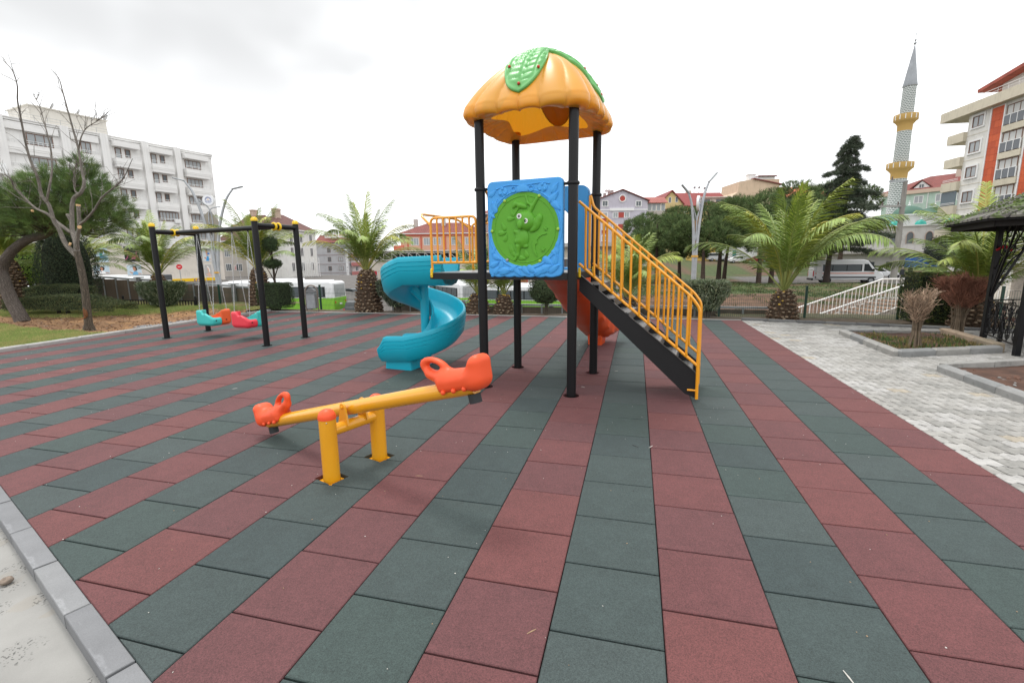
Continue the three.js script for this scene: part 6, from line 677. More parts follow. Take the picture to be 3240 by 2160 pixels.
{ const g = building('peach_building', 'peach apartment building with maroon roof behind the walkway railing', [-56.3, -105.9], 0.2546), w = plaster([0.72, 0.42, 0.30]); part('wall', [boxUV(shortBox(0, 21.3, -6, 7.4, -12, 0))], w, g); part('band', [shortBox(-0.1, 21.4, 7.2, 7.8, -12, 0.15), ...[1.6, 4.9, 10.9, 15].map((u) => shortBox(u, u + 0.4, -6, 7.2, 0, 0.1))], plaster([0.62, 0.16, 0.10]), g); hipRoof(g, 0, 21.3, -12, 0, 7.9, 2.9, roofRed); for (const u of [2.6, 9.7]) part('chimney', [shortBox(u, u + 1, 8.5, 11.6, -5, -4)], plaster([0.55, 0.5, 0.46]), g); for (const y of [5.0, 1.9]) { for (const u of [2.6, 5.7, 8.1, 12, 16]) win(g, u, y, 1.9, 1.8, { cols: 3, p: glassLight }); part('balcony', [shortBox(-1.6, 0.8, y - 1.2, y, -0.5, 0.8)], plaster([0.72, 0.2, 0.12]), g); }
  const r2 = building('red_building', 'red and pink apartment building behind the tower post', [-34.5, -112], 0.2546); part('wall', [boxUV(shortBox(0, 13, -6, 12.5, -10, 0))], plaster([0.62, 0.17, 0.13]), r2); part('side_wall', [boxUV(shortBox(-3, 0, -6, 11.5, -10, -0.5))], plaster([0.42, 0.34, 0.30]), r2); part('bay', [shortBox(3, 6, -6, 11, 0, 0.6), shortBox(9, 12, -6, 11, 0, 0.6)], plaster([0.66, 0.47, 0.42]), r2); for (const y of [9, 6, 3]) for (const u of [0.8, 3.6, 7, 9.6]) win(r2, u, y, 1.6, 1.7, { z: u === 3.6 || u === 9.6 ? 0.6 : 0 }); hipRoof(r2, -3, 13, -10, 0, 12.5, 2, roofRed); }
{ // canopy with lattice girder
  const g = building('market_hall', 'concrete hall with a steel lattice canopy roof behind the blue slide', [-32.08, -52.27], 0.2546), st = std([0.62, 0.6, 0.57], 0.6, { metalness: 0.2 }), dk = std([0.03, 0.03, 0.032], 0.9); part('roof_sheet', [shortBox(-0.5, 17, 2.62, 2.75, -10, 0.6)], std([0.55, 0.52, 0.5], 0.7), g); const tr = [shortBox(0, 17, 2.4, 2.52, 0.2, 0.3), shortBox(0, 17, 1.5, 1.6, 0.2, 0.3)]; for (let k = 0; k < 16; k++) { tr.push(bar([k * 1.05, 1.55, 0.25], [k * 1.05, 2.45, 0.25], 0.04, 5), bar([k * 1.05, 2.45, 0.25], [(k + 1) * 1.05, 1.55, 0.25], 0.04, 5)); } part('lattice_girder', tr, st, g); part('ceiling', [shortBox(-0.3, 17, 1.4, 2.55, -10, -0.4)], dk, g); const cn = plaster([0.55, 0.49, 0.42]); part('beam', [boxUV(shortBox(-0.6, 17, 0.2, 1.4, -8, 0))], cn, g); for (const u of [0.1, 7.5, 14.5]) part('pillar', [boxUV(shortBox(u, u + 1.3, -5, 0.2, -1.3, -0.05))], cn, g); part('back_wall', [boxUV(shortBox(1.4, 17, -5, 0.2, -8, -5))], plaster([0.3, 0.28, 0.26]), g); for (const u of [8.9, 11, 13]) win(g, u, -3.6, 1.2, 2.3, { z: -5, p: glassM }); const ib = building('cream_block', 'cream flat-roofed block seen between the tower post and stair railing', [-13.5, -60], 0.2546); part('wall', [boxUV(shortBox(0, 15, -6, 3.0, -9, 0))], plaster([0.62, 0.56, 0.48]), ib); part('roof_slab', [shortBox(-0.5, 15.5, 3.0, 3.5, -9.5, 0.8)], plaster([0.5, 0.48, 0.45]), ib); for (const u of [1, 4, 7, 10.2, 12.8]) { win(ib, u, -0.5, 1.4, 1.9, { f: fB, sur: 0.15 }); win(ib, u, -3.8, 1.4, 1.8, { f: fB }); } }
{ const g = building('lilac_house', 'lilac apartment house with gable and round red window above the pines', [-10.26, -128.2], 0.2546), w = plaster([0.56, 0.53, 0.60]), red = std([0.40, 0.06, 0.045], 0.7); part('wall', [boxUV(extrude(shapeOf([[0.3, -4], [13.5, -4], [13.5, 16.1], [6.75, 18.85], [0.3, 16.5]]), 14).translate(0, 0, -14))], w, g); const rf = []; for (const [a, b] of [[[0, 16.55], [6.75, 19.05]], [[6.75, 19.05], [14, 16.1]]]) rf.push(shortBox(0, 1, 0, 1, 0, 1) && beam([lerp(a[0], b[0], 0.5) - (b[0] - a[0]) / 2, a[1], -7], [b[0], b[1], -7], 15, 0.22)); part('roof', rf, roofRed, g); part('round_window', [new THREE.CylinderGeometry(0.85, 0.85, 0.14, 28).rotateX(Math.PI / 2).translate(6.8, 16.75, 0.02)], red, g); part('round_frame', [new THREE.TorusGeometry(0.85, 0.16, 8, 28).translate(6.8, 16.75, 0.05)], fW, g); part('band', [shortBox(0.2, 13.6, 13.75, 14.0, 0, 0.08), shortBox(3.5, 9.9, 13.6, 14.3, 0, 0.3)], fW, g); win(g, 1.5, 14.8, 1.45, 1.4, { sur: 0.12 }); win(g, 10.4, 14.7, 1.4, 1.35, { sur: 0.12 }); for (const y of [11.85, 8.8, 5.8]) { win(g, 1.5, y, 1.4, 1.35, { sur: 0.12, p: glassLight }); part('red_panel', [shortBox(1.5, 2.9, y - 1.1, y - 0.15, 0, 0.06), shortBox(5.7, 7.3, y, y + 1.35, 0.0, 0.07)], red, g); win(g, 4.4, y, 1.3, 1.35, { sur: 0.1, p: glassLight }); win(g, 7.4, y, 1.3, 1.35, { sur: 0.1, p: glassLight }); } for (const [u, y] of [[1.2, 17.6], [2.4, 18.1], [3.6, 18.6], [4.4, 18.9]]) part('chimney', [shortBox(u, u + 0.7, 16, y + 0.5, -4, -3.2)], plaster([0.42, 0.35, 0.34]), g); for (const u of [3.0, 3.7]) { const d = part('satellite_dish', dish(0.6), fW, g); d.position.set(u, 18.8, -3); } const c = part('winter_garden', [shortBox(13.5, 18.6, 8, 13.6, -6, -1)], plaster([0.50, 0.45, 0.40]), g); gableRoof(g, 13.6, 18.8, -7, -0.6, 15.6, 1.6, std([0.36, 0.12, 0.10], 0.8, { map: tileTex }), 'x', 0.2); for (let k = 0; k < 4; k++) win(g, 13.8 + k * 1.2, 13.6, 1.1, 1.9, { z: -1, cols: 1, p: glassLight }); part('cream_wing', [boxUV(shortBox(-5, 0.3, -4, 13, -12, -0.5))], plaster([0.6, 0.58, 0.6]), g); for (const y of [10, 7, 4]) { win(g, -3.6, y, 1.4, 1.5, { z: -0.5 }); } }
{ const g = building('yellow_house', 'pale yellow house with large red roof behind the forked lamp', [6.73, -142.96], 0.2546), w = plaster([0.70, 0.55, 0.27]); part('wall', [boxUV(extrude(shapeOf([[-0.2, -4], [6.5, -4], [6.5, 16.2], [2.9, 19.7], [-0.2, 16.6]]), 16).translate(0, 0, -16))], w, g); part('main_wall', [boxUV(shortBox(6.5, 20, -4, 15.6, -16, -1))], plaster([0.62, 0.46, 0.22]), g); part('roof', [boxUV(extrude(shapeOf([[-17.5, 15.65], [-8, 20.2], [0.2, 15.65]]), 14.2).rotateY(-Math.PI / 2).translate(20.1, 0, 0)), boxUV(beam([-0.7, 16.3, -8], [2.95, 19.95, -8], 17, 0.25)), boxUV(beam([2.95, 19.95, -8], [6.6, 16.0, -8], 17, 0.25))], std([0.26, 0.045, 0.04], 0.7, { map: tileTex }), g); win(g, 2.1, 16.6, 0.75, 1.5, { cols: 1 }); win(g, 4.0, 16.7, 0.75, 1.5, { cols: 1 }); part('porch_roof', [beam([-0.6, 14.2, 1.2], [5.2, 15.6, 1.2], 2.8, 0.25), shortBox(-0.3, 6.8, 14.0, 14.3, -0.2, 2.0)], roofBrown, g); part('column', [bar([6.4, 9.5, 1.5], [6.4, 14.1, 1.5], 0.3, 12), shortBox(6, 6.8, 13.7, 14.1, 1.1, 1.9)], fW, g); part('balustrade', [shortBox(0.5, 6.2, 10.6, 10.75, 1.2, 1.4), ...Array.from({ length: 12 }, (_, k) => bar([0.8 + k * 0.46, 9.6, 1.3], [0.8 + k * 0.46, 10.6, 1.3], 0.09, 6))], fW, g); win(g, 1.0, 10.6, 1.1, 2.4, { p: glassM }); win(g, 3.9, 11.0, 1.0, 2.0, { p: glassM }); win(g, 9, 12.6, 1.6, 1.8, { z: -1, sur: 0.15 }); part('terrace', [shortBox(12, 21, 15.6, 18.0, -6, -2), shortBox(11.6, 21.6, 18.0, 18.25, -7, -1.2)], plaster([0.70, 0.62, 0.55]), g); for (const u of [13, 16.5, 19]) part('terrace_window', [shortBox(u, u + 1.8, 16.2, 17.6, -2.02, -1.96)], glassM, g); for (const [u, y] of [[12.2, 21.4], [13.6, 21.4], [15.2, 21.2]]) { const d = part('satellite_dish', dish(0.55), M.galv, g); d.position.set(u, y, -8); part('dish_mast', [bar([u, 18, -8], [u, y, -8], 0.06, 5)], M.galv, g); } part('chimney', [shortBox(10, 11.4, 17, 20.9, -9, -8)], plaster([0.6, 0.5, 0.4]), g); }
{ const g = building('tan_building', 'plain tan building with sloping blind gable high above the pines', [28.18, -158.9], 0.2546); part('wall', [boxUV(extrude(shapeOf([[-1.3, 2], [14, 2], [14, 24.2], [5.9, 24.2], [1.8, 23.6], [1.6, 20.6], [-1.3, 18.4]]), 12).translate(0, 0, -12))], plaster([0.66, 0.50, 0.36]), g); part('chimney', [shortBox(5.2, 7.4, 23, 25.8, -3, -1.5), shortBox(5, 7.6, 25.8, 26, -3.2, -1.3)], fW, g); part('roof', [beam([6, 24.4, -6], [15, 22.6, -6], 13, 0.3), shortBox(7.4, 13, 25.0, 25.25, -6, 0.5)], roofRed, g); part('top_floor', [shortBox(7.4, 12.6, 24.2, 25.0, -5, -0.2)], fW, g); const o = building('orange_roof_house', 'long low house with orange roof behind the large palm crown', [34, -170], 0.2546); part('wall', [boxUV(shortBox(0, 30, 2, 20, -10, 0))], plaster([0.7, 0.6, 0.52]), o); gableRoof(o, 0, 30, -10, 0, 20, 3.5, std([0.56, 0.17, 0.08], 0.8, { map: tileTex }), 'x'); for (let k = 0; k < 6; k++) win(o, 2 + k * 4.6, 16, 1.6, 1.8, {}); part('top_block', [shortBox(21, 25, 20, 23.6, -8, -3), shortBox(20.6, 25.4, 23.6, 23.8, -8.4, -2.6)], fW, o); win(o, 22, 21, 1.6, 1.8, { z: -3 }); }
{ // pale green house, mosque and minaret
  const g = building('green_house', 'pale mint green apartment house with maroon roof and dormer', [57.86, -123.2], -0.8473); part('wall', [boxUV(shortBox(-5, 12, -2, 14.3, -12, 0))], plaster([0.48, 0.62, 0.53]), g); part('cornice', [shortBox(-5.3, 12.3, 14.3, 15.1, -12, 0.4)], plaster([0.62, 0.48, 0.38]), g); const rf = hipRoof(g, -5, 12, -12, 0, 15.1, 3.2, roofRed, 0.3); for (const y of [12.2, 9.3, 6.3]) for (const u of [-3, 1.1, 4.9, 8.4]) win(g, u, y, 1.7, 1.6, { cols: 2, p: glassLight, t: 0.12 }); part('dormer', [boxUV(extrude(shapeOf([[0.2, 15.2], [3.8, 15.2], [2.0, 16.9]]), 2.5).translate(0, 0, -3))], fW, g); gableRoof(g, 0, 4, -4, -0.4, 15.3, 1.7, roofRed, 'z', 0.2); win(g, 1.5, 15.4, 1.0, 0.9, { z: -0.45 }); part('drain_pipe', [bar([3.6, 3, 0.1], [3.6, 14.3, 0.1], 0.09, 6)], fW, g); part('chimney', [shortBox(6.2, 7.4, 16, 18.8, -5, -4)], plaster([0.6, 0.5, 0.42]), g); const dd = part('satellite_dish', dish(0.7), M.galv, g); dd.position.set(8, 18.0, -3);
  const m = building('mosque', 'small pale mosque with dark green and turquoise domes behind the concrete pole', [40.88, -91.92], -0.3459); const wl = plaster([0.66, 0.64, 0.62]); part('wall', [boxUV(shortBox(-8, 11, -3, 6.1, -12, 0)), boxUV(shortBox(0.6, 11, 6.1, 8.0, -12, -2.4))], wl, m); part('cornice', [shortBox(-8, 11.1, 6.0, 6.2, -12, 0.25), shortBox(0.5, 11.1, 7.9, 8.1, -12, -2.2)], fW, m); part('porch_roof', [shortBox(-8, 11.2, 1.6, 1.9, 0, 1.6)], plaster([0.5, 0.47, 0.45]), m); part('canopy_glass', [shortBox(-1.5, 1.2, 6.2, 8.0, -3, -1.2)], std([0.35, 0.55, 0.5], 0.4), m); const dgm = std([0.06, 0.14, 0.10], 0.6), tq = std([0.02, 0.34, 0.28], 0.45); for (const [u, y, z, r] of [[3.2, 8.0, -5, 2.3], [6.6, 7.6, -5, 2.3]]) { const d = part('dome', [new THREE.SphereGeometry(r, 26, 12, 0, 6.3, 0, 1.57).scale(1, 0.72, 1).translate(u, y, z)], dgm, m); part('finial', [ball(0.2, u, y + r * 0.75, z, 10), ball(0.13, u, y + r * 0.75 + 0.35, z, 8), bar([u, y + r * 0.7, z], [u, y + r * 0.75 + 0.8, z], 0.05, 5)], fW, d); } for (const u of [1.2, 4.6, 8.2]) { const d = part('small_dome', [new THREE.SphereGeometry(0.78, 22, 10, 0, 6.3, 0, 1.57).translate(u, 6.2, -0.8)], tq, m); part('finial', [ball(0.13, u, 7.1, -0.8, 8), ball(0.09, u, 7.35, -0.8, 8)], fW, d); } for (const u of [-6, -3, 1.4, 3.4, 5.8, 8.4]) { const s = new THREE.Shape(); s.moveTo(-0.4, 0); s.lineTo(0.4, 0); s.lineTo(0.4, 1.4); s.absarc(0, 1.4, 0.4, 0, Math.PI); s.closePath(); part('arched_window', [extrude(s, 0.05).translate(u, 3.2, 0)], glassM, m); part('window_arch', [tube([[u - 0.45, 3.2, 0.08], [u - 0.45, 4.6, 0.08], [u, 5.1, 0.08], [u + 0.45, 4.6, 0.08], [u + 0.45, 3.2, 0.08]], 0.07, 20, 6)], plaster([0.5, 0.38, 0.32]), m); } for (const u of [-4.4, -2, 0.6, 3]) { win(m, u, -2.6, 1.2, 2.9, { f: wl, p: glassM }); } part('blue_board', [shortBox(3.0, 7.4, -2.4, 0.9, 1.65, 1.75)], std([0.02, 0.12, 0.5], 0.5), m);
  const mt = thing('minaret', 'tall slender minaret with two ochre balconies and grey cone', 'minaret', [45.1, 0, -99.2]); const brick = tex(512, (u, v) => { const row = Math.floor(v * 16), a = ((u * 8 + (row % 2) * 0.5) % 1), b = (v * 16) % 1; return a < 0.16 || b < 0.34 ? [0.78, 0.8, 0.78] : [0.20, 0.235, 0.22]; }, 3, 1); const shaft = (r0, r1, y0, y1, rep) => { const t = brick.clone(); t.needsUpdate = true; t.repeat.set(2, rep); return [new THREE.CylinderGeometry(r1, r0, y1 - y0, 24, 1).translate(0, (y0 + y1) / 2, 0), std([0.85, 0.85, 0.85], 0.85, { map: t })]; }; for (const [a, b, c, d, e] of [[1.3, 1.22, -2, 14.6, 3.2], [1.12, 1.05, 17, 23.0, 1.3], [1.0, 0.95, 25, 30.0, 1.1]]) part('shaft', ...shaft(a, b, c, d, e), mt); const och = std([0.50, 0.32, 0.10], 0.8); for (const [y, r] of [[14.6, 1.22], [22.6, 1.08]]) { const bl = part('balcony', [new THREE.LatheGeometry([[r, 0], [r * 1.02, 1.0], [r * 1.35, 1.5], [r * 1.62, 1.75], [r * 1.62, 2.7], [r * 1.5, 2.7], [r * 1.5, 1.9], [r * 0.8, 1.9]].map((p) => new THREE.Vector2(...p)), 28).translate(0, y, 0)], och, mt); const sl = []; for (let k = 0; k < 14; k++) { const a = k / 14 * 6.283; sl.push(box(0.12, 0.75, 0.06).translate(0, 0, r * 1.64).rotateY(a).translate(0, y + 2.2, 0)); } part('parapet_slot', sl, fW, bl); } part('cone', [cyl(1.05, 1.05, 0.25, 0, 29.9, 0, 24), cyl(1.02, 0.05, 6.4, 0, 30.1, 0, 24)], std([0.36, 0.38, 0.40], 0.5, { metalness: 0.3, map: T.steel }), mt); part('finial', [ball(0.22, 0, 36.7, 0, 10), ball(0.16, 0, 37.2, 0, 10), bar([0, 36, 0], [0, 38.2, 0], 0.05, 6), new THREE.TorusGeometry(0.2, 0.04, 6, 16, 5).translate(0, 38.4, 0)], M.galv, mt);
}
{ // large cream and orange apartment block on the right
  const g = building('orange_block', 'tall cream apartment block with orange tiled strips at the right edge', [41.58, -71.43], -1.4534), w = plaster([0.80, 0.78, 0.73]), cr = plaster([0.66, 0.60, 0.47]), og = std([0.52, 0.09, 0.03], 0.7); part('wall', [boxUV(shortBox(-2.9, 14, -3, 18.9, -12, 0))], w, g); part('cornice', [boxUV(shortBox(-6.7, 14, 18.9, 20.1, -12, 0.9))], cr, g); part('roof_wall', [boxUV(shortBox(-0.1, 14, 20.1, 22.4, -9, -1.2))], plaster([0.68, 0.66, 0.62]), g); part('roof', [beam([-2.2, 21.55, -6.5], [14, 24.0, -6.5], 13, 0.4)], std([0.38, 0.09, 0.06], 0.8, { map: tileTex }), g); const rl = [bar([-6.5, 20.75, 0.7], [14, 20.75, 0.7], 0.03, 5), bar([-6.5, 20.45, 0.7], [14, 20.45, 0.7], 0.02, 5)]; for (let u = -6.5; u < 14; u += 1.4) rl.push(bar([u, 20.1, 0.7], [u, 20.75, 0.7], 0.02, 5)); part('roof_rail', rl, fW, g);
  // orange strips are laid from single square panels
  const pan = box(0.56, 0.76, 0.06), pm = [og, std([0.47, 0.08, 0.028], 0.7), std([0.57, 0.105, 0.035], 0.7)], r = rng(3); for (const u0 of [0.75, 5.9]) { part('strip_edge', [shortBox(u0 - 0.2, u0 - 0.02, -2, 18.8, 0, 0.14), shortBox(u0 + 1.72, u0 + 1.9, -2, 18.8, 0, 0.14)], fW, g); for (let i = 0; i < 3; i++) for (let j = 0; j < 17; j++) { const q = part('facade_panel', pan, pm[r() * 3 | 0], g); q.position.set(u0 + 0.29 + i * 0.57, 18.3 - j * 0.78, 0.05); } }
  for (let k = 0; k < 5; k++) { const y = 17.15 - 3.05 * k; win(g, -2.15, y, 1.7, 1.35, { f: fB, sur: 0.22, cols: 2, p: glassLight, d: 0.08 }); part('floor_line', [shortBox(-2.9, 0.5, y - 0.85, y - 0.8, 0, 0.03)], cr, g); const bl = part('balcony', [boxUV(shortBox(-5.6, -2.85, y - 1.35, y - 0.2, -2.6, 0.45))], cr, g); part('balcony_rail', [bar([-5.5, y + 0.15, 0.35], [-2.9, y + 0.15, 0.35], 0.03, 5), bar([-5.5, y - 0.02, 0.35], [-2.9, y - 0.02, 0.35], 0.03, 5)], fW, bl); part('balcony_back', [shortBox(-3.9, -2.9, y - 0.2, y + 1.6, -2.7, -1.2)], k === 3 ? glassLight : w, g); if (k === 3) part('balcony_glazing', [shortBox(-5.5, -2.95, y - 0.2, y + 1.65, 0.2, 0.28)], std([0.13, 0.17, 0.19], 0.15), g); const wn = win(g, 2.75, y - 0.9, 2.6, 2.25, { f: fB, cols: 3, p: curtain, t: 0.1 }); part('glass_guard', [shortBox(2.7, 5.4, y - 0.85, y + 0.2, 0.15, 0.19)], std([0.10, 0.11, 0.125], 0.1), g); part('guard_frame', [shortBox(2.65, 5.45, y + 0.18, y + 0.26, 0.12, 0.22), ...[2.65, 3.55, 4.45, 5.37].map((u) => shortBox(u, u + 0.08, y - 0.9, y + 0.2, 0.12, 0.22))], fW, g); part('spandrel', [boxUV(shortBox(2.65, 5.65, y - 1.65, y - 0.95, 0, 0.25))], cr, g); win(g, 8.4, y - 0.9, 2.6, 2.25, { f: fB, cols: 3, p: curtain }); }
  const lh = building('lower_house', 'small white house with teal door behind the pines', [17.5, -112], 0.2); part('wall', [boxUV(shortBox(0, 9, -1, 4.2, -5, 0))], plaster([0.72, 0.72, 0.72]), lh); gableRoof(lh, 0, 9, -5, 0, 4.2, 1.4, std([0.4, 0.4, 0.42], 0.7), 'x'); win(lh, 3.5, 0.4, 1, 2.4, { p: std([0.05, 0.25, 0.27], 0.5), cols: 1 }); part('yellow_wing', [boxUV(shortBox(-5, 0, -1, 4, -5, 0))], plaster([0.6, 0.4, 0.1]), lh);
}
// ---------- street lamps and poles ----------
function forkLamp(x, y, z, o) { const t = thing('forked_lamp', o.label, 'street lamp', [x, y, z], o.turn, 'forked street lamps'); const A = o.A, m = std([0.50, 0.52, 0.54], 0.4, { metalness: 0.4, map: T.steel }); const arm = (s, h, w) => limb(o.str ? [[s * 0.06, 0, 0], [s * 0.07, h * 0.45, 0], [s * (0.07 + w * 0.35), h * 0.75, 0], [s * (0.1 + w * 0.75), h * 0.92, 0], [s * (w + 0.2), h, 0]] : [[s * 0.07, 0, 0], [s * 0.09, h * 0.45, 0], [s * (0.1 + w * 0.25), h * 0.72, 0], [s * (0.1 + w * 0.75), h * 0.93, 0], [s * (w + 0.25), h, 0]], o.r || 0.13, 0.06, 10); part('arm', [arm(1, o.h, o.w)], m, t); part('arm', [arm(-1, o.h2, o.w2)], m, t); const inner = (s, w, h) => limb([[s * 0.04, o.h * 0.55, 0.03], [0, o.fork, 0.03], [s * (w * 0.45 + 0.1), h * 0.88, 0.03]], 0.05, 0.04, 6); part('brace', [inner(1, o.w, o.h), inner(-1, o.w2, o.h2)], m, t); for (const [s, w, h] of [[1, o.w, o.h], [-1, o.w2, o.h2]]) part('lamp_head', [rbox(0.75, 0.09, 0.26, 0.04).rotateZ(s * (o.str ? 0.85 : 0.25)).translate(s * (w + (o.str ? 0.4 : 0.55)), h + (o.str ? 0.24 : 0.06), 0)], M.galv, t); part('collar', [cyl(0.2, 0.2, 0.12, 0, o.h * 0.42, 0)], std([0.6, 0.33, 0.05], 0.5), t); const pt = tex(128, (u, v) => { const a = (u * 5) % 1 - 0.5, b = (v * 14) % 1 - 0.5; return Math.hypot(a, b) < 0.3 ? [0.5, 0.5, 0.5] : o.pc; }); part('pierced_panel', [extrude(shapeOf([[-0.06, o.h * 0.45], [0.06, o.h * 0.45], [o.w * 0.35, o.h * 0.78], [0, o.fork], [-o.w2 * 0.35, o.h2 * 0.78]]), 0.02)], std(o.pc, 0.6, { map: pt }), t);
  const sg = part('round_sign', [new THREE.CylinderGeometry(o.sr * 1.07, o.sr * 1.07, 0.14, 32).rotateX(Math.PI / 2).translate(0, o.sy, 0.05)], fW, t); if (o.st) sg.rotation.y = o.st; const tx = canvasTex(256, 256, (c) => { c.fillStyle = '#eef0f4'; c.fillRect(0, 0, 256, 256); c.strokeStyle = '#2a3a7c'; c.lineWidth = 14; c.beginPath(); c.arc(128, 120, 52, Math.PI, 0); c.stroke(); c.fillStyle = '#2a3a7c'; for (let k = 0; k <= 8; k++) { const a = Math.PI + k / 8 * Math.PI; c.save(); c.translate(128 + Math.cos(a) * 68, 120 + Math.sin(a) * 68); c.rotate(a); c.fillRect(-6, -7, 18, 14); c.restore(); } c.fillStyle = '#e0a030'; c.beginPath(); c.arc(128, 118, 22, Math.PI, 0); c.fill(); c.fillStyle = '#2a3a7c'; c.font = 'bold 54px sans-serif'; c.textAlign = 'center'; c.fillText('GEBZE', 128, 178); c.font = 'bold 20px sans-serif'; c.fillText('BELEDİYESİ', 128, 206); }); part('sign_face', [new THREE.CircleGeometry(o.sr, 32).translate(0, o.sy, 0.126)], std([0.95, 0.95, 0.95], 0.5, { map: tx }), sg); return t; }
forkLamp(-28.4, roadY(-28.4), -24.3, { label: 'forked street lamp with a round town sign beside the white block', turn: 0.45, h: 10.0, h2: 10.5, w: 1.35, w2: 1.15, fork: 8.55, sy: 9.2, sr: 0.34, r: 0.16, pc: [0.55, 0.52, 0.46] });
forkLamp(3.86, -1.7, -28.55, { label: 'forked street lamp standing before the stone pines', turn: 0.2, st: 1.15, str: 1, h: 7.75, h2: 7.1, w: 0.42, w2: 0.36, fork: 5.4, sy: 6.5, sr: 0.42, r: 0.125, pc: [0.62, 0.42, 0.2] });
{ const t = thing('small_lamp', 'thin white lamp post with one bent head on the bank', 'street lamp', [7.05, -1.5, -50]); part('pole', [pipe([[0, -0.2, 0], [0.05, 3.6, 0], [-0.1, 3.95, 0], [-0.45, 4.2, 0]], 0.05, 8, 0.3)], fW, t); part('lamp_head', [rbox(0.5, 0.22, 0.24, 0.08).rotateZ(-0.6).translate(-0.6, 4.25, 0)], M.galv, t);
  const p = thing('concrete_pole', 'square concrete utility pole with crossarms before the mosque', 'utility pole', [23.9, -1.7, -49.3], 0.2); part('pole', [bar([0, -0.2, 0], [0, 9.8, 0], 0.3, 8, 0.17)], std([0.36, 0.34, 0.31], 0.9, { map: T.concrete }), p); part('crossarm', [box(1.6, 0.14, 0.16, -0.6, 9.8, 0)], M.galv, p); part('crossarm', [box(2.3, 0.16, 0.2, -0.9, 7.6, 0)], M.concrete, p); for (const [x, y] of [[-1.2, 10.05], [-1.8, 7.85], [-0.4, 7.85]]) part('insulator', [cyl(0.07, 0.05, 0.3, x, y - 0.15, 0)], std([0.1, 0.07, 0.06], 0.3), p);
  const sg = thing('stop_sign', 'red octagonal stop sign on a thin pole by the yellow shop', 'road sign', [-61.5, roadY(-61), -50], 0.6); part('pole', [bar([0, 0, 0], [0, 2.6, 0], 0.05, 8)], M.galv, sg); part('sign_plate', [new THREE.CylinderGeometry(0.38, 0.38, 0.05, 8).rotateY(Math.PI / 8).rotateX(Math.PI / 2).translate(0, 2.9, 0.06)], std([0.6, 0.02, 0.03], 0.5), sg); part('sign_face', [new THREE.PlaneGeometry(0.5, 0.21).translate(0, 2.9, 0.095)], std([0.9, 0.9, 0.9], 0.5, { map: signTex(128, 54, '#c4161c', [['DUR', 64, 28, 44, '#fff']]) }), sg); }
